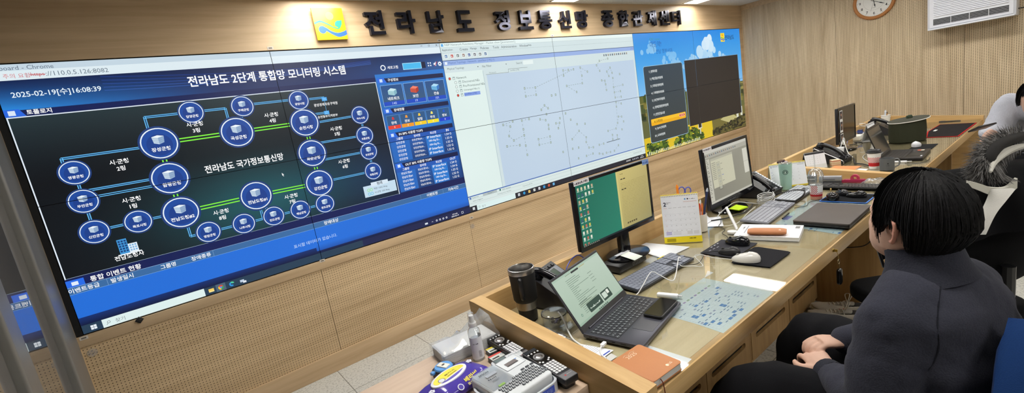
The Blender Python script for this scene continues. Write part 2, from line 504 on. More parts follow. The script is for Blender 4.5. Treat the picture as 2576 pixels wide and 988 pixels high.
ey = [0, -1.117, -2.262, -3.407, -4.55, -5.7, YB]
for a, c in zip(ey, ey[1:]): b.box(WX, WX + .02, c + .0015, a - (.0015 if a < 0 else 0), 0, WZ - .07, 'perf_side')
struct('wall_right', b)
b = MB(); b.box(WX - .008, WX + .02, YB, 0, WZ - .07, WZ, 'wall_wood'); struct('trim_2', b)
b = MB(); b.box(WX - .006, WX + .0, YB, 0, 0, .09, 'wall_wood'); struct('baseboard_right', b)
b = MB(); b.box(XL, WX + .1, YB - .1, YB, 0, WZ, 'matte', (196, 190, 180)); struct('wall_back', b)
b = MB(); b.box(XL - .1, XL, YB - .1, .12, 0, WZ, 'matte', (110, 108, 104)); struct('wall_left', b)

# glass partition at the left end of the display: steel posts and tinted panes, a grey haze of light painted in
t = thing('glass_partition', 'grey steel framed glass partition at the end of the video wall', 'partition', (0, 0, 0))
for y0, y1 in ((-.001, -.235), (-.79, -.925), (-1.60, -1.735)):
    p = MB(); p.prism(rrect(-.085, y1, -.028, y0, .012), WZ - .01, 'steel', (128, 127, 124)); p.build('post', t)
for y0, y1 in ((-.79, -.235), (-1.60, -.925)):
    p = MB(); p.box(-.066, -.060, y0 + .002, y1 - .002, .09, WZ - .1, 'pane'); p.build('pane', t)
p = MB(); p.box(-.080, -.034, -1.6, -.235, .0, .09, 'steel', (128, 127, 124)); p.build('bottom_rail', t)
p = MB(); p.box(-.080, -.034, -1.6, -.235, WZ - .1, WZ - .012, 'steel', (128, 127, 124)); p.build('top_rail', t)
t['kind'] = 'structure'; t.name = 'window_1'
for k in ('label', 'category'): del t[k]
# dark room behind the partition

# daylight and fill come only from the room's own lamps
w = bpy.data.worlds.new('world'); SC.world = w; w.use_nodes = True
w.node_tree.nodes['Background'].inputs['Color'].default_value = (0.5, 0.52, 0.55, 1); w.node_tree.nodes['Background'].inputs['Strength'].default_value = 0.15
# ------------------------------------------------------------------ the video wall: 6 x 2 panels showing three sources
def Wp(px, py):
    p = ony(px, py, 0.0); return (p.x, p.z)


DW = Matrix(((1, 0, 0, 0), (0, 0, -1, 0), (0, 1, 0, 0), (0, 0, 0, 1)))   # x right, y up the wall, z out of the wall
S = MB(); SM = 'screen'
H = 0.0003


def R_(x0, z0, x1, z1, c, l=1, grad=None): S.rect(DW, x0, z0, x1, z1, c, l * H, SM, grad)


def TX(s, x, z, c=(255, 255, 255), l=6, hgt=None, wid=None, al='l', bold=0.012, **k): S.text(DW, s, x, z, hgt, wid, c, l * H, SM, al, bold, **k)


def LN(pts, w, c, l=3): S.line(DW, pts, w, c, l * H, SM)


# --- source 1: the monitoring dashboard in a browser (x 0..2.436)
XA = 2.436
R_(0, 2.13, XA, DZ1, (196, 214, 226)); R_(0, 2.085, XA, 2.13, (222, 236, 242))
TX('ashboard - Chrome', 0.0, 2.132, (104, 118, 134), hgt=.020, bold=.0); TX('주의 요함', 0.042, 2.094, (214, 120, 124), hgt=.022, bold=.0)
TX('|', .122, 2.094, (150, 160, 170), hgt=.02, bold=0); TX('https', .137, 2.094, (196, 88, 92), hgt=.022, wid=.048, bold=.0); LN([(.135, 2.105), (.187, 2.105)], .003, (196, 88, 92), 7)
TX('://110.0.5.126:8082', .19, 2.096, (110, 124, 138), hgt=.022, bold=0)
for k, s in enumerate(('–', '❐', '×')):
    x = 2.27 + .066 * k
    if k == 0: LN([(x, 2.147), (x + .014, 2.147)], .003, (90, 100, 110))
    if k == 1: LN([(x, 2.14), (x + .012, 2.14), (x + .012, 2.152), (x, 2.152), (x, 2.14)], .002, (90, 100, 110))
    if k == 2: LN([(x, 2.14), (x + .013, 2.153)], .003, (90, 100, 110)); LN([(x, 2.153), (x + .013, 2.14)], .003, (90, 100, 110))
# header gradient: bright blue at the left, navy above
R_(0, DZ0, XA, 2.085, (8, 14, 40), 0.5)
NX = 24
for i in range(NX):
    xa, xb = XA * i / NX, XA * (i + 1) / NX

    def hc(x, t):   # t 0 bottom .. 1 top
        u = x / XA; g = max(0, 1 - u * 2.6) * (1 - t) ** 1.1; k = max(0, (u - .62) * 2.4) * (1 - abs(t - .35)) * .8
        m_ = 18 + 12 * (1 - t)
        return (m_ + 14 * g + 22 * k, 34 + 92 * g + 70 * k + 14 * (1 - t), 76 + 126 * g + 96 * k + 22 * (1 - t))
    for j in range(4):
        za, zb = 1.945 + .14 * j / 4, 1.945 + .14 * (j + 1) / 4
        R_(xa, za, xb, zb, 0, 1, [hc(xa, j / 4), hc(xb, j / 4), hc(xb, (j + 1) / 4), hc(xa, (j + 1) / 4)])
for q in range(5):   # faint light ribbons across the header
    pts = [(XA * (.16 + .6 * i / 16), 2.075 - .012 * q - .030 * math.sin(PI * i / 16 * .9 + .2 * q)) for i in range(17)]
    LN(pts, .003, (30 + 6 * q, 62 + 8 * q, 140 + 8 * q), 2)
TX('2025-02-19[수]16:08:39', .047, 1.997, (232, 244, 252), wid=.33, hgt=.036)
TX('전라남도 2단계 통합망 모니터링 시스템', .755, 1.985, (250, 252, 255), wid=.905, hgt=.062, bold=.022)
# topology panel
R_(0, 1.915, 1.86, 1.945, (20, 32, 84), 2); R_(0, 1.915, .055, 1.950, (44, 104, 224), 2.5); S.poly(DW, [(.055, 1.915), (.075, 1.915), (.055, 1.95)], (44, 104, 224), 2.5 * H, SM)
R_(.015, 1.921, .04, 1.944, (220, 232, 250), 3)
TX('토폴로지', .078, 1.92, hgt=.024, bold=.02)
PZ0, PZ1, PX1 = 1.094, 1.912, 1.857
def pc(x, z):
    u, v = x / PX1, (z - PZ0) / (PZ1 - PZ0)
    top = max(0, v - .62) * 1.5; teal = math.exp(-((u - .52) ** 2 / .09 + (v - .22) ** 2 / .10)); bl = math.exp(-((u - .95) ** 2 / .05 + (v - .2) ** 2 / .12))
    return (8 + 52 * top + 20 * teal + 6 * bl, 12 + 72 * top + 74 * teal + 22 * bl, 18 + 70 * top + 76 * teal + 44 * bl)
for i in range(14):
    for j in range(10):
        xa, xb = PX1 * i / 14, PX1 * (i + 1) / 14; za, zb = PZ0 + (PZ1 - PZ0) * j / 10, PZ0 + (PZ1 - PZ0) * (j + 1) / 10
        R_(xa, za, xb, zb, 0, 2, [pc(xa, za), pc(xb, za), pc(xb, zb), pc(xa, zb)])
LN([(.006, PZ0), (.006, PZ1), (PX1, PZ1), (PX1, PZ0)], .005, (226, 236, 246), 3)
LN([(.006, PZ0), (PX1, PZ0)], .002, (150, 170, 190), 3)
big = {'장성군청': (401, 360), '곡성군청': (597, 332), '순천시청': (767, 308), '화순군청': (786, 385), '강진군청': (804, 460), '전남도청#1': (645, 492), '전남도청#2': (456, 534), '함평군청': (428, 448)}
small = {'담양군청': (481, 282), '구례군청': (610, 267), '광양시청': (752, 252), '여수시청': (906, 289), '고흥군청': (918, 340), '보성군청': (928, 380), '장흥군청': (939, 430), '완도군청': (818, 512), '해남군청': (756, 527), '진도군청': (689, 543), '나주시청': (614, 562), '영암군청': (525, 583), '목포시청': (348, 557), '신안군청': (238, 583), '무안군청': (210, 506), '영광군청': (187, 434)}
BR = (Wp(448, 357)[0] - Wp(401, 360)[0]); SR = (Wp(226, 431)[0] - Wp(187, 434)[0])
P_ = {k: Wp(*v) for k, v in {**big, **small}.items()}


def dbl(pts, c, w=.0035, gap=.0055, mid=None):
    """Two parallel strokes, as the network links are drawn."""
    for (xa, za), (xb, zb) in zip(pts, pts[1:]):
        d = Vector((xb - xa, zb - za)).normalized(); n = Vector((-d.y, d.x)) * gap
        if mid: LN([(xa, za), (xb, zb)], gap * 2, mid, 3)
        for s in (1, -1): LN([(xa + n.x * s, za + n.y * s), (xb + n.x * s, zb + n.y * s)], w, c, 3.3)


ring = ['장성군청', '곡성군청', '순천시청', '화순군청', '강진군청', '전남도청#1', '전남도청#2', '함평군청', '장성군청']
for a, c in zip(ring, ring[1:]): dbl([P_[a], P_[c]], (128, 238, 64), .0066, .0085)
BL, BM = (104, 192, 246), (30, 74, 118)
J, G, Sc, Hw, Gj, A1, A2, Hp = (P_[k] for k in ring[:-1])
def blue(*pts): dbl(list(pts), BL, .0036, .0046, BM)
q = P_['담양군청']; x_ = J[0] - .03; blue((x_, J[1]), (x_, q[1]), q); xg = G[0] - .028; blue(q, (xg, q[1]), (xg, G[1]))
q = P_['구례군청']; xg2 = G[0] + .004; blue((q[0] - .02, q[1]), (q[0] - .02, G[1])); r = P_['광양시청']; blue((q[0], q[1] + .006), (r[0], q[1] + .006)); blue(r, (r[0], Sc[1]))
i1, i2 = Wp(816, 249), Wp(822, 283); blue((r[0], r[1]), (i1[0], r[1])); LN([i1, i2], .002, BL, 3); blue(i2, (Sc[0], i2[1]))
q = P_['여수시청']; blue((Sc[0], q[1] - .012), q); r = P_['고흥군청']; blue((q[0], q[1]), (q[0], r[1])); blue(r, (Hw[0], Hw[1] + .03) if False else (Hw[0], r[1]))
q = P_['보성군청']; blue(q, (Hw[0], q[1])); r = P_['장흥군청']; blue(q, (q[0], r[1])); blue(r, (Gj[0], r[1]))
q = P_['완도군청']; blue(Gj, (Gj[0], q[1])); r = P_['해남군청']; blue(q, (r[0], q[1])); u = P_['진도군청']; blue((r[0], r[1]), (u[0], r[1])); xa = A1[0] + .035; blue((xa, A1[1]), (xa, u[1] + .02))
q = P_['나주시청']; xa = A1[0] + .003; blue((xa, A1[1]), (xa, q[1]), q); r = P_['영암군청']; blue(q, (r[0], q[1])); xa = A2[0] + .01; blue(r, (xa, r[1]), (xa, A2[1]))
q = P_['목포시청']; blue((A2[0], q[1]), q); r = P_['신안군청']; blue(q, (r[0], q[1])); u = P_['무안군청']; blue((r[0] , r[1]), (r[0], u[1])); blue((u[0], u[1] + .012), (Hp[0], u[1] + .012))
q = P_['영광군청']; zq = Hp[1] + .012; blue((q[0] , q[1]), (q[0], zq), (Hp[0], zq)); zq = J[1] - .010; blue((q[0] - .03, q[1]), (q[0] - .03, zq), (J[0], zq))


def server(x, z, s, l=5):
    w = s * .5
    S.poly(DW, [(x - w, z + w * .55), (x, z + w * .8), (x + w, z + w * .55), (x, z + w * .3)], (236, 244, 250), l * H, SM)
    S.poly(DW, [(x - w, z + w * .55), (x, z + w * .3), (x, z - w), (x - w * .85, z - w * .7)], (196, 214, 230), l * H, SM)
    S.poly(DW, [(x, z + w * .3), (x + w, z + w * .55), (x + w * .85, z - w * .7), (x, z - w)], (146, 172, 204), l * H, SM)
    for k in range(3): LN([(x - w * .9, z + w * (.3 - .33 * k)), (x, z + w * (.04 - .33 * k)), (x + w * .9, z + w * (.3 - .33 * k))], s * .025, (110, 140, 180), l + .4)


for k, p in P_.items():
    r = BR if k in big else SR; l = 3.8
    S.disc(DW, p[0], p[1], r * 1.12, (30, 60, 120), l * H, SM); S.disc(DW, p[0], p[1], r, (232, 242, 250), (l + .3) * H, SM); S.disc(DW, p[0], p[1], r * .93, (28, 74, 158), (l + .6) * H, SM); S.disc(DW, p[0], p[1] - r * .1, r * .7, (24, 62, 140), (l + .8) * H, SM)
    server(p[0], p[1] + r * .26, r * .66, 5)
    TX(k, p[0], p[1] - r * .52, l=6, hgt=r * .27, al='c', bold=.022)
for s, p in (('1링', (333, 510)), ('2링', (302, 415)), ('3링', (492, 320)), ('4링', (684, 296)), ('5링', (847, 330)), ('6링', (867, 412)), ('7링', (734, 500)), ('8링', (558, 540))):
    x, z = Wp(*p); TX('시·군청', x, z + .006, hgt=.026, al='c', bold=.02); TX(s, x, z - .03, hgt=.026, al='c', bold=.02)
x, z = Wp(518, 437); x2 = Wp(716, 405)[0]; TX('전라남도 국가정보통신망', x, z, wid=x2 - x, hgt=.046, bold=.02)
for p in ((816, 249), (822, 283)):
    x, z = Wp(*p); R_(x - .017, z - .012, x + .017, z + .012, (60, 160, 236), 4)
    for k in (-1, 1): R_(x - .012, z + k * .005 - .002, x + .012, z + k * .005 + .002, (150, 214, 250), 5)
x, z = Wp(790, 266); TX('광양경제자유구역청', x, z - .008, hgt=.020, wid=.155); x, z = Wp(800, 296); TX('순천동부지역본부', x, z - .006, hgt=.018, wid=.132)
# office building icon
x, z = Wp(320, 622)
R_(x - .035, z - .03, x + .006, z + .05, (64, 150, 214), 4); R_(x + .006, z - .03, x + .045, z + .018, (226, 238, 246), 4); R_(x - .045, z - .036, x + .055, z - .03, (240, 246, 250), 4)
for i in range(3):
    for j in range(5): R_(x - .031 + .0125 * i, z - .02 + .0135 * j, x - .0225 + .0125 * i, z - .011 + .0135 * j, (20, 60, 120), 5)
for i in range(3):
    for j in range(3): R_(x + .011 + .011 * i, z - .022 + .013 * j, x + .018 + .011 * i, z - .014 + .013 * j, (110, 170, 220), 5)
x, z = Wp(325, 640); TX('전남도청사', x, z - .02, hgt=.026, al='c', bold=.02)
x, z = Wp(710, 440)   # mouse pointer
S.poly(DW, [(x, z + .014), (x + .012, z), (x + .006, z), (x + .009, z - .009), (x + .005, z - .010), (x + .003, z - .002), (x, z - .005)], (240, 240, 240), 6.5 * H, SM)
# legend
R_(1.60, 1.125, 1.845, 1.205, (196, 220, 236), 4); R_(1.66, 1.193, 1.79, 1.222, (214, 230, 242), 4.4); TX('범례', 1.725, 1.196, (30, 40, 60), hgt=.022, al='c')
for zz, s, c in ((1.165, '백본 100G Ring', (168, 222, 178)), (1.137, '시·군청 10G Ring', (140, 200, 228))):
    S.ring(DW, 1.635, zz + .008, .006, .012, c, 5 * H, SM, 20); S.ring(DW, 1.655, zz + .008, .006, .012, c, 5 * H, SM, 20); TX(s, 1.675, zz, (50, 60, 80), hgt=.017, bold=0)
# right column
def gradrect(x0, z0, x1, z1, ca, cb, l): R_(x0, z0, x1, z1, 0, l, [ca, ca, cb, cb])
RX0, RX1 = 1.872, 2.418
gradrect(PX1 + .004, 1.012, XA, 1.965, (18, 44, 104), (40, 120, 206), 1.5); R_(PX1 + .004, 1.075, XA, 1.095, (14, 30, 80), 1.6)
S.ring(DW, 1.935, 2.008, .013, .02, (240, 246, 250), 4 * H, SM); TX('새로고침', 1.968, 1.996, hgt=.022); R_(2.09, 1.982, 2.245, 2.03, (170, 226, 250), 3); R_(2.094, 1.986, 2.241, 2.026, (70, 184, 238), 3.4); R_(2.247, 1.984, 2.28, 2.03, (18, 24, 56), 3)
for dx in (-.013, .006):
    for dz in (-.013, .006): R_(2.314 + dx, 2.006 + dz, 2.324 + dx, 2.016 + dz, (236, 242, 248), 4)
S.poly(DW, [(2.352, 2.0), (2.362, 2.0), (2.372, 1.99), (2.372, 2.026), (2.362, 2.014), (2.352, 2.014)], (236, 242, 248), 4 * H, SM); LN([(2.36, 1.992), (2.384, 2.022)], .004, (214, 60, 50), 5)
S.ring(DW, 2.407, 2.006, .006, .0135, (240, 246, 250), 4 * H, SM)
for k in range(8): a = PI * k / 4; R_(2.407 + .015 * math.cos(a) - .003, 2.006 + .015 * math.sin(a) - .003, 2.407 + .015 * math.cos(a) + .003, 2.006 + .015 * math.sin(a) + .003, (240, 246, 250), 4)
def head(z, s):
    R_(RX0, z, RX1, z + .032, (16, 26, 70), 2.2); R_(RX0, z, RX0 + .05, z + .036, (44, 108, 226), 2.6); S.poly(DW, [(RX0 + .05, z), (RX0 + .068, z), (RX0 + .05, z + .036)], (44, 108, 226), 2.6 * H, SM); R_(RX0 + .016, z + .006, RX0 + .038, z + .028, (206, 226, 250), 3); TX(s, RX0 + .078, z + .006, hgt=.022, bold=.018)
head(1.902, '구성정보')
for k, (s, n) in enumerate((('네트워크', '140'), ('보안', '19'), ('전송', '101'))):
    x0 = RX0 + .012 + .18 * k; x1 = x0 + .168; z0, z1 = 1.735, 1.885
    gradrect(x0, z0, x1, z1, (58, 92, 124), (34, 80, 140), 2.4); LN([(x0, z0), (x1, z0), (x1, z1), (x0, z1), (x0, z0)], .0028, (140, 190, 236), 3); R_(x0 + .003, z0 + .003, x1 - .003, z0 + .031, (22, 74, 196), 3.2)
    TX(n, (x0 + x1) / 2, z0 + .008, (210, 226, 250), hgt=.018, al='c', bold=0); TX(s, (x0 + x1) / 2, z0 + .04, hgt=.024, al='c', bold=.018)
    cx, cz = (x0 + x1) / 2, z0 + .1
    ca = [(170, 216, 224), (212, 84, 62), (110, 186, 232)][k]; cb = [(130, 180, 196), (170, 52, 40), (54, 120, 196)][k]; ct = [(206, 236, 240), (240, 130, 104), (176, 222, 246)][k]
    S.poly(DW, [(cx - .034, cz + .01), (cx + .012, cz + .004), (cx + .012, cz - .028), (cx - .034, cz - .018)], ca, 4 * H, SM); S.poly(DW, [(cx + .012, cz + .004), (cx + .034, cz + .016), (cx + .034, cz - .014), (cx + .012, cz - .028)], cb, 4 * H, SM); S.poly(DW, [(cx - .034, cz + .01), (cx - .008, cz + .026), (cx + .034, cz + .016), (cx + .012, cz + .004)], ct, 4 * H, SM)
    for q in range(3): LN([(cx - .03, cz + .001 - .008 * q), (cx + .008, cz - .004 - .008 * q)], .0015, tuple(int(v * .55) for v in ca), 5)
head(1.685, '장애현황')
gradrect(RX0, 1.545, RX1, 1.683, (40, 124, 210), (28, 84, 160), 2)
for k, (s, c, d) in enumerate((('장애', (232, 62, 44), (206, 60, 60)), ('경보', (240, 154, 36), (240, 160, 60)), ('알람', (246, 204, 30), (250, 210, 70)), ('주의', (246, 224, 40), (252, 232, 110)), ('정보', (26, 62, 206), (40, 90, 200)))):
    x0 = RX0 + .008 + .108 * k; x1 = x0 + .1; z0, z1 = 1.568, 1.668
    R_(x0, z0, x1, z1, (44, 88, 136), 2.6); LN([(x0, z0), (x1, z0), (x1, z1), (x0, z1), (x0, z0)], .002, (100, 160, 214), 3); R_(x0, z0, x1, z0 + .026, c, 3.4); TX('0', (x0 + x1) / 2, z0 + .006, (255, 244, 220), hgt=.014, al='c', bold=0)
    TX(s, (x0 + x1) / 2, z0 + .034, hgt=.022, al='c', bold=.014); cx = (x0 + x1) / 2; R_(cx - .01, z1 - .032, cx + .01, z1 - .026, d, 4); S.disc(DW, cx, z1 - .02, .008, d, 4 * H, SM, 14); R_(cx - .008, z1 - .028, cx + .008, z1 - .02, d, 4)
def table(z1, z0, title, col, rows):
    head(z1, title); n = 6; dz = (z1 - z0) / n
    gradrect(RX0, z0, RX1, z1, (26, 62, 120), (30, 92, 176), 2); R_(RX0, z1 - dz, RX1, z1, (34, 88, 180), 2.2)
    R_(RX0, z0, RX0 + .15, z1 - dz, (36, 104, 190), 2.4); R_(RX0 + .29, z0, RX0 + .43, z1 - dz, (40, 120, 206), 2.4)
    for k, s in enumerate(('그룹명', '장비명', '회선명', col)): TX(s, RX0 + (.075, .22, .36, .49)[k], z1 - dz + .006, hgt=.019, al='c', bold=.012)
    for r in range(5):
        zz = z1 - dz * (r + 2) + .007
        TX(rows[0], RX0 + .075, zz, hgt=.018, al='c', bold=.008); TX(rows[1], RX0 + .22, zz, hgt=.019, al='c', bold=.008); TX(rows[2][r], RX0 + .36, zz, hgt=.019, al='c', bold=.008); TX(rows[3][r] + ' G', RX0 + .49, zz, hgt=.017, al='c', bold=.008)
IF = ['IP Interface', '100-Gig Et...', '100-Gig Et...', 'IP Interface', 'IP Interface']; IG = ['IP Interface', '100-Gig Et...', 'IP Interface', '100-Gig Et...', 'IP Interface']
table(1.508, 1.325, 'IN BPS 사용량 TOP5', 'IN', ('강진군청', '강진군청(IX...', IF, ('1.54', '1.53', '1.52', '1.52', '1.52')))
table(1.278, 1.100, 'OUT BPS 사용량 TOP5', 'OUT', ('전남도청#1', '전남도청X(I...', IG, ('1.54', '1.54', '1.53', '1.52', '1.52')))
# event table
R_(0, 1.045, XA, 1.092, (14, 28, 84), 2.3); R_(0, 1.046, .072, 1.082, (40, 108, 232), 2.6); R_(.022, 1.053, .048, 1.072, (226, 236, 250), 3); TX('통합 이벤트 현황', .095, 1.05, hgt=.029, bold=.018)
R_(0, 1.008, XA, 1.045, (58, 106, 160), 2.3); LN([(0, 1.045), (XA, 1.045)], .0018, (150, 184, 220), 3); LN([(0, 1.008), (XA, 1.008)], .0018, (120, 166, 220), 3)
for s, p in (('이벤트등급', (211, 722)), ('발생일시', (308, 700)), ('그룹명', (422, 664)), ('장애종류', (505, 641)), ('장애대상', (833, 555)), ('이벤트명', (1087, 486)), ('지속시간', (1140, 471))):
    x, z = Wp(*p); TX(s, x, 1.014, hgt=.025, al='c', bold=.012)
for x in (.155, .40, .64, 2.02, 2.22): LN([(x, 1.008), (x, 1.045)], .0015, (130, 170, 210), 3)
R_(0, .880, XA, 1.008, (34, 110, 216), 2); gradrect(1.2, .855, XA, .895, (26, 84, 176), (34, 110, 216), 2.1)
x, z = Wp(795, 605); TX('표시할 데이터가 없습니다.', x, z - .012, (190, 214, 246), hgt=.024, al='c', bold=.004)
gradrect(0, .838, XA, .880, (10, 22, 60), (18, 48, 112), 1.8)
# task bar
R_(0, DZ0, XA, .838, (38, 62, 84), 2); R_(XA * .62, DZ0, XA, .838, (26, 36, 78), 2.05)
for i in range(2):
    for j in range(2): R_(.035 + .0125 * i, .803 + .0125 * j, .046 + .0125 * i, .814 + .0125 * j, (232, 240, 246), 3)
R_(.082, DZ0 + .001, .545, .838, (222, 240, 238), 2.5); S.ring(DW, .108, .817, .005, .007, (110, 120, 126), 4 * H, SM, 16); LN([(.104, .812), (.098, .805)], .002, (110, 120, 126), 4); TX('찾기', .135, .802, (130, 138, 144), hgt=.022, bold=0)
R_(.565, .805, .592, .825, (244, 206, 98), 3); R_(.565, .805, .592, .812, (250, 226, 150), 3.3)
R_(.603, DZ0 + .001, .653, .838, (78, 100, 118), 2.6)
for k, c in enumerate(((222, 70, 52), (246, 196, 40), (60, 160, 84))): S.ring(DW, .628, .815, .006, .014, c, 3.5 * H, SM, 14, PI * (.16 + 2 * k / 3), PI * (.16 + 2 * (k + 1) / 3))
S.disc(DW, .628, .815, .006, (90, 140, 230), 3.7 * H, SM, 16)
S.ring(DW, .685, .815, .005, .0135, (46, 150, 224), 3.5 * H, SM, 18, .4, 5.4); S.ring(DW, .687, .817, .004, .0125, (80, 206, 150), 3.6 * H, SM, 12, .2, 2.2)
R_(.730, .807, .752, .822, (190, 206, 226), 3); R_(.744, .80, .762, .812, (226, 232, 240), 3.3)
R_(2.01, .806, 2.035, .82, (214, 222, 230), 3); LN([(2.07, .811), (2.076, .817), (2.082, .811)], .002, (230, 236, 240))
for k in range(4): S.ring(DW, 2.115 + .03 * k, .813, .004, .008, (226, 232, 240), 3 * H, SM, 12)
TX('오후 4:08', 2.285, .815, hgt=.012, al='c', bold=0.01); TX('2025-02-19', 2.285, .799, hgt=.011, al='c', bold=0.01); LN([(2.35, .806), (2.366, .806), (2.366, .822), (2.35, .822), (2.35, .806)], .0025, (236, 240, 244))

# --- source 2: network manager with a pale topology map (x 2.436..4.872)
X0, X1 = XA, 4.8713
R_(X0, DZ0, X1, DZ1, (208, 224, 226), 1); R_(X0, 2.125, X1, DZ1, (226, 240, 238), 1.5)
R_(X0 + .012, 2.132, X0 + .032, 2.152, (90, 170, 230), 2); TX('NSP Network Functions Manager - Packet client [jeonnamnm1]', X0 + .045, 2.131, (120, 140, 142), hgt=.021, wid=.72, bold=0)
xx = X0 + .012
for s in ('Application', 'Create', 'Manage', 'Policies', 'Tools', 'Administration', 'Window', 'Help'): TX(s, xx, 2.094, (60, 74, 78), hgt=.020, bold=.0); xx += .0125 * len(s) + .028
for k in range(8):
    x = X0 + .02 + .055 * k; R_(x, 2.038, x + .04, 2.076, (222, 232, 232), 1.5); c = ((90, 130, 180), (196, 70, 60), (110, 120, 120), (150, 120, 110), (50, 80, 150), (110, 110, 120), (120, 124, 126), (60, 100, 150))[k]
    R_(x + .009, 2.046, x + .031, 2.068, c, 2); R_(x + .014, 2.05, x + .022, 2.06, (226, 236, 236), 3)
for z in (2.125, 2.083): LN([(X0, z), (X1, z)], .0015, (160, 180, 182), 2)
R_(X0, 1.985, X1, 2.022, (150, 176, 226), 2); LN([(X0, 2.024), (X1, 2.024)], .005, (60, 84, 128), 2.5); TX('Physical Topology - Network - jeonNam [196] (1)', X0 + .05, 1.993, (84, 112, 176), hgt=.021, wid=.46, bold=0); R_(X0 + .018, 1.993, X0 + .038, 2.014, (232, 240, 246), 3)
for k in range(3): LN([(X1 - .06 + .018 * k, 1.996), (X1 - .05 + .018 * k, 2.012)], .003, (90, 110, 160), 3)
TX('Physical Topology', X0 + .03, 1.948, (90, 104, 106), hgt=.02, bold=0); TX('No Filter', X0 + .37, 1.948, (90, 104, 106), hgt=.018, bold=0); TX('Search', X0 + .74, 1.95, (120, 134, 136), hgt=.018, bold=0); R_(X0 + .82, 1.94, X0 + .94, 1.975, (228, 240, 238), 2)
for x in (.32, .62): S.poly(DW, [(X0 + x, 1.962), (X0 + x + .012, 1.962), (X0 + x + .006, 1.952)], (50, 60, 64), 3 * H, SM)
for k in range(12): R_(X1 - .52 + .034 * k, 1.95, X1 - .502 + .034 * k, 1.97, ((120, 130, 140), (90, 104, 120), (150, 140, 130))[k % 3], 3)
R_(X0, .925, X0 + .365, 1.93, (222, 238, 234), 2); LN([(X0 + .368, .925), (X0 + .368, 1.92)], .004, (170, 190, 196), 3)
MX0, MX1, MZ0, MZ1 = X0 + .40, X1 - .03, .925, 1.885
def mc(x, z):
    u = (x - MX0) / (MX1 - MX0); v = (z - MZ0) / (MZ1 - MZ0); k = math.exp(-((u - .45) ** 2 + (v - .55) ** 2) * 2)
    return (184 + 12 * k, 204 + 10 * k, 226 + 4 * k)
for i in range(6):
    for j in range(4):
        xa, xb = MX0 + (MX1 - MX0) * i / 6, MX0 + (MX1 - MX0) * (i + 1) / 6; za, zb = MZ0 + (MZ1 - MZ0) * j / 4, MZ0 + (MZ1 - MZ0) * (j + 1) / 4
        R_(xa, za, xb, zb, 0, 2, [mc(xa, za), mc(xb, za), mc(xb, zb), mc(xa, zb)])
LN([(MX0 - .005, 1.888), (MX0 + .24, 1.888), (MX0 + .24, 1.915), (MX0 + .46, 1.915)], .003, (130, 140, 140), 3); TX('Network', MX0 + .03, 1.893, (150, 164, 166), hgt=.014, bold=0); TX('jeonNam [196]', MX0 + .26, 1.893, (120, 134, 136), hgt=.015, bold=0)
for k, (s, dx, c) in enumerate((('Network', 0, (206, 70, 56)), ('Discovered NEs', .05, (230, 240, 236)), ('Pre-Provisioned NEs', .05, (230, 240, 236)), ('Unmanaged NEs (1)', .05, (230, 240, 236)), ('jeonNam [196]', .05, (206, 70, 56)))):
    z = 1.876 - .034 * k; x = X0 + .035 + dx
    S.disc(DW, x, z + .008, .012, (120, 140, 140), 3 * H, SM, 14); S.disc(DW, x, z + .008, .0095, c, 3.4 * H, SM, 14); R_(x + .028, z - .003, x + .05, z + .02, (150, 170, 170), 3); R_(x + .032, z, x + .046, z + .012, (226, 238, 234), 3.4)
    if k == 4: R_(x + .06, z - .006, x + .22, z + .022, (130, 158, 226), 3)
    TX(s, x + .064, z, (84, 100, 100) if k < 4 else (60, 84, 170), l=5, hgt=.018, bold=0)
# the map's many tiny node symbols and dotted links
nodes = [(1320, 222), (1347, 220), (1323, 242), (1349, 238), (1388, 240), (1398, 238), (1417, 177), (1430, 176), (1443, 174), (1418, 190), (1460, 170), (1464, 190), (1465, 209), (1478, 180), (1426, 216), (1451, 231), (1501, 164), (1508, 153), (1529, 147), (1509, 178), (1535, 170), (1540, 183), (1527, 180), (1532, 191), (1559, 186), (1514, 202), (1522, 203), (1524, 212), (1526, 226), (1542, 196), (1544, 219), (1567, 213), (1546, 232), (1561, 229), (1548, 245), (1563, 243), (1550, 257), (1551, 268), (1563, 260), (1370, 265), (1379, 272), (1362, 276), (1375, 287), (1359, 300), (1373, 302), (1331, 299), (1313, 303), (1290, 305), (1266, 314), (1284, 318), (1317, 325), (1319, 340), (1281, 342), (1293, 353), (1276, 368), (1308, 365), (1323, 366), (1327, 389), (1380, 314), (1381, 324), (1399, 310), (1408, 309), (1405, 322), (1409, 297), (1423, 285), (1436, 301), (1355, 350), (1384, 343), (1386, 358), (1357, 364), (1452, 312), (1472, 311), (1457, 329), (1475, 345), (1440, 350), (1475, 357), (1417, 382), (1441, 374), (1456, 371), (1482, 371), (1493, 370), (1508, 364), (1519, 361), (1530, 329), (1541, 339), (1542, 350), (1553, 340), (1554, 349), (1550, 323), (1565, 325), (1554, 309), (1556, 293), (1564, 293), (1569, 305), (1456, 398), (1476, 392), (1492, 386), (1508, 386), (1517, 387), (1526, 384), (1536, 382), (1546, 379), (1556, 365)]
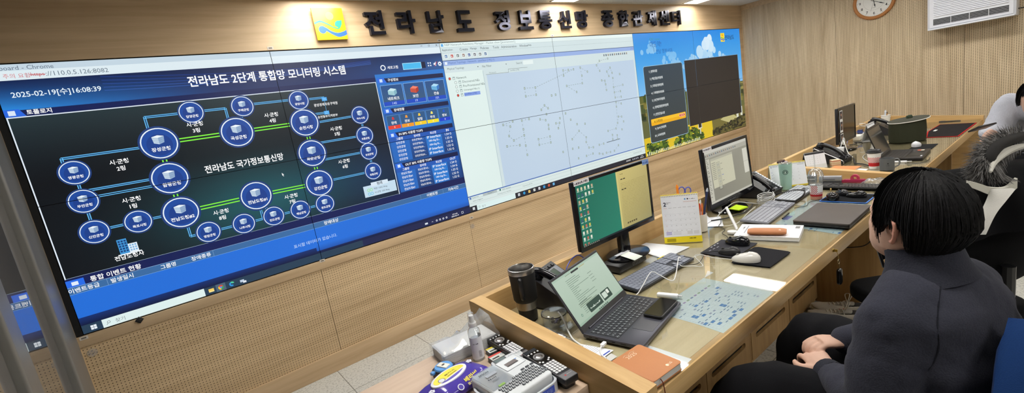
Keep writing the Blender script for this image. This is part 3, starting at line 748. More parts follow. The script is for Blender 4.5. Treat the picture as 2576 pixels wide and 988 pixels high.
links = [(0, 1), (0, 2), (1, 3), (2, 3), (6, 7), (7, 8), (6, 9), (10, 13), (10, 11), (11, 12), (12, 14), (14, 15), (16, 17), (17, 18), (16, 19), (20, 21), (20, 22), (22, 23), (25, 26), (26, 27), (27, 28), (29, 30), (30, 31), (30, 32), (32, 33), (32, 34), (34, 35), (36, 37), (36, 38), (39, 40), (39, 41), (43, 44), (45, 46), (46, 50), (50, 51), (47, 48), (48, 49), (49, 52), (52, 53), (53, 51), (54, 55), (51, 56), (56, 57), (58, 59), (60, 61), (61, 62), (66, 67), (67, 68), (68, 69), (66, 69), (72, 73), (73, 75), (74, 72), (75, 79), (79, 80), (81, 82), (83, 88), (84, 85), (86, 87), (88, 90), (90, 91), (91, 92), (95, 96), (97, 98), (99, 100), (101, 102), (37, 90), (28, 27), (1, 8), (14, 12)]
for a, c in links:
    (xa, za), (xb, zb) = Wp(*nodes[a]), Wp(*nodes[c]); n = max(2, int(math.hypot(xb - xa, zb - za) / .03))
    LN([(xa, za), (xb, zb)], .0012, (166, 184, 190), 3)
    for k in range(1, n): R_(xa + (xb - xa) * k / n - .003, za + (zb - za) * k / n - .003, xa + (xb - xa) * k / n + .003, za + (zb - za) * k / n + .003, (120, 140, 132), 3.4)
for p in nodes:
    x, z = Wp(*p); R_(x - .008, z - .010, x + .008, z + .010, (110, 128, 116), 4); R_(x - .005, z - .007, x + .004, z + .007, (196, 212, 204), 4.5)
xa, za = Wp(1527, 358); xb, zb = Wp(1560, 351); LN([(xa, za), (xb, za + .002)], .006, (84, 96, 104), 4)
LN([(X0, .921), (X1, .921)], .008, (62, 100, 176), 3); R_(X0, .838, X1, .917, (216, 230, 228), 2)
for z in (.895, .862): LN([(X0, z), (X1, z)], .0014, (160, 178, 178), 3)
R_(X0 + .15, .895, X0 + .30, .917, (178, 190, 190), 2.4); R_(X0 + .012, .897, X0 + .03, .914, (90, 120, 180), 3); TX('Equipment', X0 + .04, .898, (110, 124, 124), hgt=.014, bold=0); TX('Physical T...', X0 + .2, .898, (80, 94, 94), hgt=.014, bold=0); S.disc(DW, X0 + .335, .906, .009, (50, 110, 100), 3 * H, SM, 12); TX('Edit Session', X0 + .36, .898, (120, 134, 134), hgt=.014, bold=0); TX('Dependency NE No', X0 + .59, .872, (120, 134, 134), hgt=.013, bold=0); TX('admin is logged in', X0 + .04, .870, (110, 124, 124), hgt=.013, bold=0); TX('Receiving server heartbeat', X0 + .3, .868, (120, 134, 134), hgt=.013, bold=0); TX('Received data at 08:39', X1 - .22, .872, (120, 134, 134), hgt=.012, bold=0)
R_(X0, DZ0, X1, .838, (36, 38, 48), 2); R_(X0 + .07, DZ0 + .001, X0 + .49, .838, (218, 238, 236), 2.5); S.ring(DW, X0 + .095, .818, .006, .008, (120, 130, 134), 4 * H, SM, 14); TX('찾기', X0 + .12, .803, (140, 148, 150), hgt=.02, bold=0)
for i in range(2):
    for j in range(2): R_(X0 + .026 + .0115 * i, .805 + .0115 * j, X0 + .036 + .0115 * i, .815 + .0115 * j, (236, 242, 246), 3)
for k, c in enumerate(((214, 220, 226), (52, 160, 220), (244, 206, 110), (226, 232, 226), (226, 226, 230), (60, 160, 226), (226, 96, 60), (110, 190, 240))):
    x = X0 + .52 + .062 * k; R_(x, .803, x + .024, .827, c, 3) if k not in (1, 6) else S.disc(DW, x + .012, .815, .013, c, 3 * H, SM, 16); R_(x + .007, .809, x + .017, .819, tuple(int(v * .75) for v in c), 3.4)
TX('AH 8:40', X1 - .36, .808, hgt=.016, bold=.01); TX('오후 4:08', X1 - .075, .817, hgt=.011, al='c', bold=.01); TX('2025-02-19', X1 - .075, .800, hgt=.011, al='c', bold=.01)
for k in range(4): S.ring(DW, X1 - .24 + .03 * k, .814, .004, .008, (226, 232, 240), 3 * H, SM, 12)

# --- source 3: broadcast menu over a blue sky (x 4.872..7.307)
Y0, Y1 = X1, DX1
for j in range(6):
    za, zb = 1.44 + (DZ1 - 1.44) * j / 6, 1.44 + (DZ1 - 1.44) * (j + 1) / 6
    f = lambda v: (40 + 90 * (1 - v) ** 1.5, 138 + 50 * (1 - v), 226 + 10 * (1 - v))
    R_(Y0, za, Y1, zb, 0, 1, [f(j / 6), f(j / 6), f((j + 1) / 6), f((j + 1) / 6)])
def cloud(cx, cz, sc, seed, c0=(226, 240, 248)):
    r = random.Random(seed)
    for k in range(26):
        x = cx + r.gauss(0, .17) * sc; z = cz + r.random() * .26 * sc * max(0, 1 - abs(x - cx) / (.4 * sc)) - .05; q = (.03 + .035 * r.random()) * sc
        g = min(1, max(0, (z - cz + .05) / (.22 * sc))); S.disc(DW, x, z, q, tuple(int(a + (b2 - a) * (g * .8 + .1)) for a, b2 in zip((140, 196, 236), c0)), (1.3 + .02 * k) * H, SM, 18)
cloud(6.45, 1.80, 1.25, 3); cloud(6.02, 1.78, .6, 5, (150, 200, 236)); cloud(5.2, 2.0, .5, 9, (110, 184, 238)); cloud(5.55, 1.85, .6, 11, (110, 184, 238))
R_(Y0, DZ0, Y1, 1.44, (96, 100, 56), 1); rr = random.Random(4)
for k in range(120):
    x = Y0 + rr.random() * (Y1 - Y0); z = 1.2 + rr.random() * .25; w_, h_ = .02 + .05 * rr.random(), .01 + .04 * rr.random(); R_(max(Y0, x - w_), z - h_, min(Y1, x + w_), z + h_, rr.choice(((70, 84, 44), (130, 120, 60), (60, 70, 50), (150, 140, 80), (52, 60, 36))), 1.2)
S.poly(DW, [(Y0, DZ0), (Y0 + 1.52, DZ0), (Y0 + 1.5, 1.04), (Y0 + .1, 1.0), (Y0, 1.0)], (222, 190, 36), 1.6 * H, SM)
S.poly(DW, [(Y0 + 1.5, DZ0), (Y1, DZ0), (Y1, 1.1), (Y0 + 1.5, 1.04)], (112, 104, 52), 1.6 * H, SM); S.poly(DW, [(Y0 + 1.72, .98), (Y0 + 2.0, 1.05), (Y0 + 2.2, .95), (Y0 + 1.98, .9)], (188, 180, 124), 1.9 * H, SM)
for k in range(2): R_(Y1 - .26 + .12 * k, .95, Y1 - .2 + .12 * k, 1.09, (214, 214, 196), 2)
def foliage(x0, x1, zf, n, seed, cs):
    r = random.Random(seed)
    for k in range(n): x = x0 + (x1 - x0) * r.random(); z = DZ0 + .02 + r.random() * zf(x); q = .012 + .02 * r.random(); S.poly(DW, [(min(max(x + q * 1.3 * math.cos(a), Y0), Y1), max(DZ0, z + q * .7 * math.sin(a))) for a in (0, .9, 2, 3, 4.2, 5.3)], r.choice(cs), (2.1 + .002 * k) * H, SM)
G_ = ((40, 70, 22), (84, 110, 30), (28, 48, 20), (120, 140, 40), (60, 90, 30))
foliage(Y0 + .05, Y0 + .45, lambda x: .12, 130, 1, G_); foliage(Y0 + .6, Y0 + 1.25, lambda x: .15 * math.sin(PI * (x - Y0 - .55) / .75) + .03, 240, 2, G_); foliage(Y0 + 1.5, Y1 - .02, lambda x: .06 + .1 * (x - Y0 - 1.5), 230, 3, ((44, 44, 26), (70, 70, 36), (30, 30, 22), (96, 88, 48)))
for k in range(34): x = Y0 + .03 + .034 * k; R_(x, DZ0 + .004, x + .017, DZ0 + .03 + .02 * rr.random(), (226, 226, 190), 2.7)
x = Y0 + 1.2; R_(x - .012, .87, x + .012, .96, (210, 214, 200), 3); R_(x - .045, .94, x + .045, 1.03, (222, 226, 216), 3.2); R_(x - .034, .952, x + .034, 1.018, (36, 34, 30), 3.5)
for k in range(9): R_(Y0 + .98, 1.02 + .045 * k, Y0 + 1.02, 1.045 + .045 * k, (220, 222, 200) if k % 2 else (60, 70, 50), 2)
x0, x1, z0, z1 = 4.995, 5.79, .925, 1.80
S.poly(DW, rrect(x0, z0, x1, z1, .03), (150, 190, 214), 3 * H, SM); S.poly(DW, rrect(x0 + .006, z0 + .006, x1 - .006, z1 - .006, .026), 0, 3.4 * H, SM, [(58, 66, 66) if p[1] < 1.5 else (50, 66, 78) for p in rrect(x0 + .006, z0 + .006, x1 - .006, z1 - .006, .026)])
rows = ('본회의장', '예산결산위원회', '의회운영위원회', '기획행정위원회', '보건복지위원회', '경제관광문화위원회', '안전건설소방', '도청방송', '농수산위원회', '교육위원회')
for k, s in enumerate(rows):
    z = 1.715 - .0815 * k
    if k == 7: S.poly(DW, rrect(x0 + .045, z - .022, x1 - .025, z + .054, .012), (240, 176, 20), 4 * H, SM); S.poly(DW, rrect(x0 + .05, z + .016, x1 - .03, z + .05, .01), (246, 194, 44), 4.2 * H, SM); R_(x1 - .17, z + .006, x1 - .045, z + .04, (250, 214, 190), 4.5); R_(x1 - .166, z + .01, x1 - .049, z + .036, (206, 70, 52), 5); TX('ON AIR', x1 - .107, z + .015, (252, 220, 190), hgt=.016, al='c')
    c = (96, 66, 14) if k == 7 else (236, 242, 242)
    TX('%d | %s' % (k + 1, s), x0 + (.105 if k < 9 else .09), z, c, hgt=.036, wid=None, bold=.016)
R_(5.835, 1.005, 7.205, 1.815, (120, 160, 196), 3); R_(5.84, 1.0, 7.2, 1.81, (40, 36, 34), 3.4)
TX('대도약!', 5.17, 2.0, (16, 60, 150), hgt=.065, wid=.22, bold=-.006); TX('전남 행복시대', 5.27, 1.925, (16, 60, 150), hgt=.05, wid=.33, bold=-.008); TX('OK! now', 5.17, 2.075, (70, 150, 140), hgt=.03, wid=.2, bold=-.01); LN([(5.235, 2.0), (5.24, 1.95)], .006, (16, 60, 150), 6)
R_(6.77, 2.0, 6.875, 2.112, (250, 214, 30), 4); S.disc(DW, 6.822, 2.085, .013, (230, 120, 70), 5 * H, SM, 16); LN([(6.772, 2.05), (6.81, 2.052), (6.84, 2.035), (6.872, 2.05)], .01, (60, 160, 110), 5); LN([(6.78, 2.03), (6.81, 2.03), (6.84, 2.018), (6.874, 2.03)], .012, (40, 90, 220), 5.4); TX('전라남도', 6.885, 2.02, (26, 60, 96), hgt=.062, wid=.25, bold=.012)

wall = thing('video_wall', 'huge wall mounted video wall with a network map, a pale chart and a menu', 'video wall', (0, 0.004, DZ0))
full = S.bm
for r in range(2):
    for c_ in range(6):
        pw, ph = DX1 / 6, (DZ1 - DZ0) / 2; g = .0016
        a, e, z0, z1 = pw * c_ + g, pw * (c_ + 1) - g, DZ0 + ph * (1 - r) + g, DZ0 + ph * (2 - r) - g
        bz = MB(Matrix.Translation((0, 0, -DZ0))); bz.box(a - .0008, e + .0008, .0005, .075, z0 - .0008, z1 + .0008, 'plastic', (16, 16, 18)); pn = bz.build('display_panel', wall)
        q = MB(); q.mats = list(S.mats); bm = q.bm
        for f in full.faces:
            xs_ = [v.co.x for v in f.verts]; zs_ = [v.co.z for v in f.verts]
            if max(xs_) < a or min(xs_) > e or max(zs_) < z0 or min(zs_) > z1: continue
            nf = bm.faces.new([bm.verts.new(v.co) for v in f.verts])
            for l0, l1 in zip(f.loops, nf.loops): l1[q.cl] = l0[S.cl]
        for co, no in (((a, 0, 0), (-1, 0, 0)), ((e, 0, 0), (1, 0, 0)), ((0, 0, z0), (0, 0, -1)), ((0, 0, z1), (0, 0, 1))):
            bmesh.ops.bisect_plane(bm, geom=bm.verts[:] + bm.edges[:] + bm.faces[:], plane_co=co, plane_no=no, clear_outer=True, dist=1e-7)
        bmesh.ops.transform(bm, matrix=Matrix.Translation((0, -0.001, -DZ0)), verts=bm.verts[:])
        o = q.build('screen_image', pn)
full.free()
b = MB(Matrix.Translation((0, 0, -DZ0))); b.box(-.029, -.0015, .0005, .07, DZ0 - .004, DZ1 + .004, 'plastic', (16, 16, 18)); b.build('edge_bezel', wall)

# ------------------------------------------------------------------ emblem plaque and the raised letters above the display
D0 = lambda x, z, d=0.0: Matrix.Translation((x, -d, z)) @ DW
e = thing('emblem_plaque', 'square yellow emblem plaque with orange sun, green leaf and blue wave', 'emblem', (1.615, 0, 2.31))
b = MB(DW); b.box(-.101, .101, -.101, .101, .022, .034, 'plastic', (238, 192, 30), bev=.002); b.box(-.09, .09, -.09, .09, 0.001, .022, 'plastic', (70, 58, 26)); b.build('plaque', e)
def ribbon(mb, top, bot, c, h, n=14):
    t = [tuple(p)[:2] for p in curve_pts([(*p, 0) for p in top], n)]; q = [tuple(p)[:2] for p in curve_pts([(*p, 0) for p in bot], n)]
    m_ = min(len(t), len(q)); vs, fs = [], []
    for k in range(m_): vs += [(t[k][0], t[k][1], h), (q[k][0], q[k][1], h)]
    for k in range(m_ - 1): fs.append((2 * k, 2 * k + 1, 2 * k + 3, 2 * k + 2))
    mb.add(vs, fs, 'plastic', c, DW)
b = MB(); b.disc(DW, .008, .05, .026, (240, 140, 84), .0345, 'plastic'); b.build('sun', e)
b = MB(); ribbon(b, [(-.1, .010), (-.06, .022), (-.02, .006), (.02, -.018), (.05, -.026), (.066, -.014)], [(-.1, -.002), (-.06, .010), (-.02, -.004), (.02, -.026), (.05, -.034), (.07, -.018)], (40, 150, 110), .0346)
b.poly(DW, [(.03, -.012), (.034, .008), (.05, .02), (.082, .022), (.078, -.004), (.066, -.02), (.052, -.026)], (40, 160, 120), .0347, 'plastic'); b.build('leaf', e)
b = MB(); b.disc(DW, -.056, -.036, .024, (48, 96, 224), .0346, 'plastic'); ribbon(b, [(-.06, -.012), (-.03, -.024), (0, -.046), (.04, -.058), (.08, -.05), (.1, -.04)], [(-.056, -.06), (-.036, -.044), (0, -.066), (.04, -.084), (.08, -.078), (.1, -.07)], (48, 96, 224), .0347); b.build('wave', e)
LT = [('전', 1.858, 1.999), ('라', 2.104, 2.25), ('남', 2.355, 2.498), ('도', 2.613, 2.768), ('정', 2.997, 3.154), ('보', 3.258, 3.416), ('통', 3.495, 3.657), ('신', 3.752, 3.907), ('망', 3.994, 4.151), ('종', 4.379, 4.545), ('합', 4.640, 4.798), ('관', 4.876, 5.047), ('제', 5.141, 5.303), ('센', 5.369, 5.565), ('터', 5.625, 5.80)]
lab = ['first of the sign, beside the yellow emblem', 'second of the sign', 'third of the sign', 'fourth of the sign, last of its first word'] + ['%s of the second word' % s for s in ('first', 'second', 'third', 'fourth', 'fifth')] + ['%s of the last word' % s for s in ('first', 'second', 'third', 'fourth', 'fifth', 'sixth')]
M['letter'] = paint('polished_dark_letter', 0.16, metal=0.65, vary=0.04, scale=8)
for (s, x0, x1), l in zip(LT, lab):
    cx, cz = (x0 + x1) / 2, 2.315; b = MB(); w = (x1 - x0) * 1.0
    b.text(DW, s, -w / 2, -.082, hgt=.164, wid=w, c=(44, 44, 56), m='letter', bold=.03, res=6, depth=.032)
    o = b.build('sign_letter', ang=25); o.location = (cx, -.001, cz); tag(o, 'dark raised letter %s, %s' % (s, l), 'sign letter', 'raised letters of the wall sign')
# ------------------------------------------------------------------ console desks and the low cabinet
ZT, ZG = 0.714, 0.720          # desk top, glass top
YR, YF = -1.655, -2.465        # inner face of the back rail, front of the desk


def plate_hole(mb, w, h, hole, d, m, T):
    """w x h plate centred on the frame's origin with a hole outline, d thick along z."""
    b2 = bmesh.new()
    def lp(pts):
        vs = [b2.verts.new((p[0], p[1], 0)) for p in pts]
        return [b2.edges.new((vs[i], vs[(i + 1) % len(vs)])) for i in range(len(vs))]
    es = lp([(-w / 2, -h / 2), (w / 2, -h / 2), (w / 2, h / 2), (-w / 2, h / 2)]) + lp(hole)
    bmesh.ops.triangle_fill(b2, use_beauty=True, edges=es)
    r = bmesh.ops.extrude_face_region(b2, geom=b2.faces[:])
    for v in r['geom']:
        if isinstance(v, bmesh.types.BMVert): v.co.z += d
    bmesh.ops.recalc_face_normals(b2, faces=b2.faces[:]); mb.merge(b2, m, (200, 200, 200), T); b2.free()


def side_panel(mb, x0, x1):
    """Upright end panel whose top slopes from the back rail down to the front edge."""
    yb, yf = -1.619, YF - .006
    vs = [(x, y, z) for x in (x0, x1) for (y, z) in ((yb, 0), (yb, .82), (YR, .82), (yf, .75), (yf, 0))]
    fs = [(0, 1, 2, 3, 4), (9, 8, 7, 6, 5)] + [(i, i + 5, (i + 1) % 5 + 5, (i + 1) % 5) for i in range(5)]
    mb.add(vs, fs, 'desk_wood_y')


def desk(label, x0, x1, first):
    t = thing('console_desk', label, 'desk', (0, 0, 0), 0, 'console desks in a row along the video wall')
    xi0, xi1 = (x0 + .06 if first else x0), x1 - .06
    b = MB(); b.box(xi0, xi1, YF + .025, YR, .69, ZT, 'desk_top'); b.build('worktop', t)
    b = MB(); b.box(xi0, xi1, YF, YF + .025, .648, ZT + .0005, 'desk_wood_x', bev=.002); b.build('front_apron', t)
    b = MB(); b.box(xi0, xi1, YR, -1.619, .3, .82, 'desk_wood_x', bev=.002); b.build('back_rail', t)
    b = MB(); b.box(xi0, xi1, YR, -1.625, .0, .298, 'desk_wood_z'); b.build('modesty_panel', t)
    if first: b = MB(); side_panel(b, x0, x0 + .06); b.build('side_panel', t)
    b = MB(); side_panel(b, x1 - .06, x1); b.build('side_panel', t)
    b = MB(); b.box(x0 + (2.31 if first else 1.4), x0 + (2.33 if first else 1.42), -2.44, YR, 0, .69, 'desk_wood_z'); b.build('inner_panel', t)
    return t


d1 = desk('oak console desk in front, holding the open laptop and the printed year plan', 1.368, 4.21, True)
d2 = desk('oak console desk beyond, holding the green basket and red edged mat', 4.21, 6.985, False)
for i, (x0, x1) in enumerate(((1.84, 2.285), (2.289, 2.728), (2.748, 3.232), (3.237, 3.672))):
    w, h = x1 - x0 - .004, .27
    dr = MB(Matrix.Translation(((x0 + x1) / 2, -2.09, .165)) @ DW)
    L_ = w * .36; hole = [(-L_ + .016 * math.cos(a), .016 * math.sin(a)) for a in [math.radians(90 + 22.5 * k) for k in range(9)]] + [(L_ + .016 * math.cos(a), .016 * math.sin(a)) for a in [math.radians(-90 + 22.5 * k) for k in range(9)]]
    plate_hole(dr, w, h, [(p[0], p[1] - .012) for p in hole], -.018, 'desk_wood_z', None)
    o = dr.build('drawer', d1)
    q = MB(); q.box((x0 + x1) / 2 - L_ - .02, (x0 + x1) / 2 + L_ + .02, -2.071, -2.06, .13, .18, 'matte', (10, 8, 6)); q.build('slot_shade', o)  # black box painted as the shade inside the drawer slot
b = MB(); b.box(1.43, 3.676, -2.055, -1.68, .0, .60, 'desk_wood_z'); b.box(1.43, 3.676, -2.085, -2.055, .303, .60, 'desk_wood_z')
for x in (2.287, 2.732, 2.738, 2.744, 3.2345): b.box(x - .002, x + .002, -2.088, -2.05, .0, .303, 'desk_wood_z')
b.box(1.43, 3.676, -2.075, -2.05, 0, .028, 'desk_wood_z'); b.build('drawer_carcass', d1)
b = MB(); T = Matrix.Translation((2.805, YF, .693)) @ DW
b.lathe([(0, .004), (.009, .004), (.009, 0)], 'satin', (200, 176, 110), 16, T); b.box(-.002, .002, -.006, .006, .004, .018, 'satin', (206, 180, 100), T=T); b.build('lock', d1)
# glass sheets on the desks
for i, (x0, x1, l) in enumerate(((1.431, 2.699, 'clear glass desk sheet under the open laptop'), (2.702, 4.148, 'clear glass desk sheet under the closed laptop'), (4.213, 5.62, 'clear glass desk sheet under the coffee cup and grey mug'), (5.623, 6.922, 'clear glass desk sheet under the red edged mat'))):
    b = MB(); b.box(x0, x1, YF + .004, YR - .003, ZG - .004, ZG, 'glass', bev=.0006, seg=1); tag(b.build('glass_top'), l, 'glass sheet', 'glass sheets on the desks')

# low cabinet in front of the desk's end
t = thing('low_cabinet', 'pale wood low cabinet at the end of the desk, topped with remotes and a printer', 'cabinet', (0, 0, 0))
CX0, CX1, CY0, CY1, CZ = .30, 1.363, -2.265, -1.672, .700
b = MB(); b.box(CX0, CX1, CY0, CY1, CZ - .022, CZ, 'cab_wood', bev=.0015); b.build('top_panel', t)
b = MB(); b.box(CX0, CX0 + .02, CY0 + .02, CY1, 0, CZ - .022, 'cab_wood'); b.box(CX1 - .02, CX1, CY0 + .001, CY1, 0, CZ - .022, 'cab_wood'); b.box(CX0, CX1, CY1 - .015, CY1, 0, CZ - .022, 'cab_wood'); b.box(CX0 + .02, CX1 - .02, CY0 + .03, CY1, .0, .06, 'cab_wood'); b.build('carcass', t)
for x0, x1 in ((CX0 + .02, .83), (.832, CX1 - .02)):
    b = MB(); b.box(x0, x1, CY0 + .012, CY0 + .03, .06, CZ - .045, 'matte', (104, 84, 66)); d = b.build('door', t)
    k = MB(); k.lathe([(0, .02), (.01, .018), (.005, .006), (.005, 0)], 'satin', (190, 190, 190), 14, Matrix.Translation((x1 - .04 if x0 < .8 else x0 + .04, CY0 + .012, .6)) @ DW); k.build('knob', d)
# ------------------------------------------------------------------ shared makers
def scribble(b, D, x, y, w, h, c, lift=.0006, m='paper', seed=1):
    """Print too small to read in the photograph: short strokes along a line."""
    r = random.Random(seed); k = x
    while k < x + w:
        q = h * r.uniform(.25, .7); b.rect(D, k, y + h * r.uniform(0, .25), min(k + q, x + w), y + h * r.uniform(.35, 1), c, lift, m); k += q + h * .22


def keyboard(name, label, loc, rz, w, d, base=(52, 54, 60), key=(112, 116, 128), gap=.0022, numpad=True, group=None, bright=None):
    t = thing(name, label, 'keyboard', loc, rz, group)
    b = MB(); b.prism(rrect(0, 0, w, d, .008), .010, 'plastic', base, bev=.002); b.build('case', t, T=Matrix.Rotation(math.radians(3), 4, 'X'))
    k = MB(); u = (w - .012) / (22.5 if numpad else 15.0); rows = 6; v = (d - .014) / rows
    for r in range(rows):
        y = .007 + v * r; x = .006
        lay = [[1.25, 1.25, 1.25, 6.25, 1.25, 1.25, 1.25, 1.25], [2.25] + [1] * 10 + [2.75], [1.75] + [1] * 11 + [2.25], [1.5] + [1] * 12 + [1.5], [1] * 13 + [2], [1] * 15][r]
        blocks = [(0, lay)]
        if numpad: blocks += [(15.35, [[1, 1, 1], [None, 1, None], [], [1, 1, 1], [1, 1, 1], [1, 1, 1]][r]), (18.6, [[2, 1, None], [1, 1, 1, None], [1, 1, 1, 1], [1, 1, 1, None], [1, 1, 1, 1], [1, 1, 1, 1]][r])]
        for off, ks in blocks:
            xx = x + off * u
            for q in ks:
                if q is None: xx += u; continue
                k.box(xx + gap / 2, xx + q * u - gap / 2, y + gap / 2, y + v - gap / 2, .0095, .0135, 'plastic', key, bev=.0008, seg=1); xx += q * u
    k.build('keycaps', t, T=Matrix.Rotation(math.radians(3), 4, 'X'))
    return t


def mouse(label, loc, rz, c=(26, 26, 30), s=1.0, group=None, cable=None, m='gloss'):
    t = thing('computer_mouse', label, 'mouse', loc, rz, group)
    n = 20; rings = []
    prof = [(0, .6, 0), (.002, .96, .0), (.012, 1, .0), (.022, .92, -.002), (.031, .72, -.004), (.036, .42, -.006), (.0375, .12, -.007)]
    for z, k, off in prof: rings.append([((.030 + .003 * math.cos(2 * PI * i / n)) * k * math.cos(2 * PI * i / n) * s * (1 - .10 * math.sin(2 * PI * i / n)), (.056 * k * math.sin(2 * PI * i / n) + off) * s, z * s * (1 - .16 * math.sin(2 * PI * i / n))) for i in range(n)])
    b = MB(); b.loft(rings, m, c); b.build('shell', t, ang=60)
    w = MB(); w.lathe([(0, -.003), (.006, -.003), (.0072, 0), (.006, .003), (0, .003)], 'plastic', tuple(int(v * .6 + 20) for v in c), 14, Matrix.Translation((0, .03 * s, .0275 * s)) @ Matrix.Rotation(PI / 2, 4, 'Y')); w.build('scroll_wheel', t)
    if cable: q = MB(); q.tube(curve_pts(cable), .0017, 'plastic', c, 6); q.build('cable', t)
    return t


def flat(name, label, cat, pts, z, th, c, m='paper', draw=None, group=None, kind=None):
    """A thin flat thing lying at height z: outline in world metres, th thick."""
    x = sum(p[0] for p in pts) / len(pts); y = sum(p[1] for p in pts) / len(pts)
    b = MB(); b.prism([(p[0] - x, p[1] - y) for p in pts], th, m, c)
    if draw: draw(b, Matrix.Translation((-x, -y, th)))
    o = b.build(name); o.location = (x, y, z); return tag(o, label, cat, group, kind)


def px_flat(pp, z): return [tuple(onz(*p, z))[:2] for p in pp]


def cord(name, label, pts, r, c, cat='cable', m='plastic', plug=None, group=None):
    P = [Vector(p) for p in pts]; o0 = P[0].copy()
    b = MB(); b.tube(curve_pts([p - o0 for p in P], 8), r, m, c, 8); o = b.build(name); o.location = o0; return tag(o, label, cat, group)


def monitor(name, label, x0, x1, y, z0, z1, draw, tilt=0.0, bez=.014, chin=.018, stand=None, tag_txt=None, rz=0.0, face=(22, 22, 26), bz=0.0, br=.132):
    """Flat monitor facing -y: screen, bezel, neck and base."""
    w, h = x1 - x0, z1 - z0
    t = thing(name, label, 'monitor', ((x0 + x1) / 2, y, ZG), rz)
    F = Matrix.Translation((0, 0, z0 - ZG)) @ Matrix.Rotation(-tilt, 4, 'X')
    b = MB(F); b.box(-w / 2, w / 2, 0, .022, 0, h, 'plastic', (20, 20, 24), bev=.004); b.box(-w * .3, w * .3, .02, .05, h * .15, h * .8, 'plastic', (24, 24, 28), bev=.012)
    b.box(-w / 2, w / 2, -.004, 0, 0, chin, 'gloss', face); b.box(-w / 2, w / 2, -.004, 0, h - bez, h, 'gloss', face); b.box(-w / 2, -w / 2 + bez, -.004, 0, chin, h - bez, 'gloss', face); b.box(w / 2 - bez, w / 2, -.004, 0, chin, h - bez, 'gloss', face)
    b.build('housing', t)
    s = MB(F); D = Matrix.Translation((-w / 2 + bez, -.0005, chin)) @ DW; draw(s, D, w - 2 * bez, h - chin - bez); s.build('screen', t)
    sx, sy = stand or (0, .05)
    n = MB(); n.prism(rrect(sx - .035, sy - .018, sx + .035, sy + .018, .012), z0 - ZG + h * .35 - bz - .012, 'gloss', (18, 18, 22), T=Matrix.Translation((0, 0, bz + .012))); n.build('neck', t)
    p = MB(); p.lathe([(0, .0006), (br * .97, .0006), (br, .004), (br * .97, .010), (.06, .016), (0, .017)], 'gloss', (18, 18, 22), 40, Matrix.Translation((sx, sy - .02, bz)), sx=1.0, sy=.78); p.build('base', t)
    if tag_txt:
        q = MB(F); DD = Matrix.Translation((-w / 2, -.0045, 0)) @ DW; q.rect(DD, .006, h - .018, .105, h + .004, (226, 224, 226), .0006); q.rect(DD, .006, h - .018, .105, h + .004, (226, 224, 226), -.0006); scribble(q, DD, .012, h - .013, .085, .013, (90, 84, 96), .0009, 'paper', len(tag_txt)); q.build('name_tape', t)
    return t


def laptop(name, label, loc, rz, w, d, lid, lid_tilt, c, draw, keyc=(40, 40, 46)):
    """Origin at the front left corner; x right, y back."""
    t = thing(name, label, 'laptop', loc, rz)
    b = MB(); b.prism(rrect(0, 0, w, d, .010), .015, 'darkmetal', c, T=Matrix.Translation((0, 0, .002)), bev=.002)
    for k in range(4): b.box(.03 + .0 * k, .04, .03 + .05 * k, .05 + .05 * k, 0, .003, 'matte', (20, 20, 20))
    for k, y in enumerate((.06, .10, .13, .165, .19)): b.box(-.0004, .002, y, y + (.012 if k else .02), .007, .011, 'matte', (12, 12, 14))
    b.build('base', t)
    k = MB(); D = Matrix.Translation((0, 0, .0172)); k.rect(D, w * .04, d * .40, w * .96, d * .90, tuple(int(v * .72) for v in c), 0, 'plastic')
    u = w * .91 / 18.3; rows = 6; v = d * .49 / rows
    for r in range(rows):
        xx = w * .045
        for q in [[1.2, 1, 1.2, 1, 4.6, 1, 1, 1.1, 1.1, 1.1, 1, 1, 1], [2.2] + [1] * 10 + [2.4, 1.2, 1.2, 1.2], [1.8] + [1] * 11 + [1.9, 1.2, 1.2, 1.2], [1.5] + [1] * 12 + [1.2, 1.2, 1.2, 1.2], [1] * 13 + [1.7, 1.2, 1.2, 1.2], [1.02] * 18][r]:
            y = d * .405 + v * r; k.box(xx + .0012, xx + q * u - .0012, y + .0012, y + v - .0012, .0172, .0186, 'plastic', keyc, bev=.0004, seg=1)
            if draw: k.rect(Matrix.Translation((0, 0, .01865)), xx + q * u * .3, y + v * .4, xx + q * u * .3 + .003, y + v * .6, (190, 194, 200), 0, 'plastic'); k.rect(Matrix.Translation((0, 0, .01865)), xx + q * u * .6, y + v * .3, xx + q * u * .6 + .002, y + v * .5, (170, 174, 180), 0, 'plastic')
            xx += q * u
    k.build('keyboard', t)
    p = MB(); p.prism(rrect(w * .28, d * .04, w * .64, d * .37, .004), .0006, 'plastic', tuple(int(v * .85) for v in c), T=Matrix.Translation((0, 0, .017))); p.build('touchpad', t)
    F = Matrix.Translation((0, d - .006, .016)) @ Matrix.Rotation(-lid_tilt, 4, 'X')
    l = MB(F); l.box(0, w, 0, .006, 0, lid, 'darkmetal', tuple(int(v * .8) for v in c), bev=.0025); l.box(.004, w - .004, -.0008, 0, 0, lid - .004, 'plastic', (26, 26, 30)); l.build('lid', t)
    h = MB(); h.tube([(w * .12, d - .004, .016), (w * .88, d - .004, .016)], .006, 'darkmetal', tuple(int(v * .7) for v in c), 10); h.build('hinge', t)
    if draw: s = MB(F @ Matrix.Translation((.008, -.0012, .024)) @ DW); draw(s, Matrix.Identity(4), w - .016, lid - .034); s.build('screen', t)
    return t


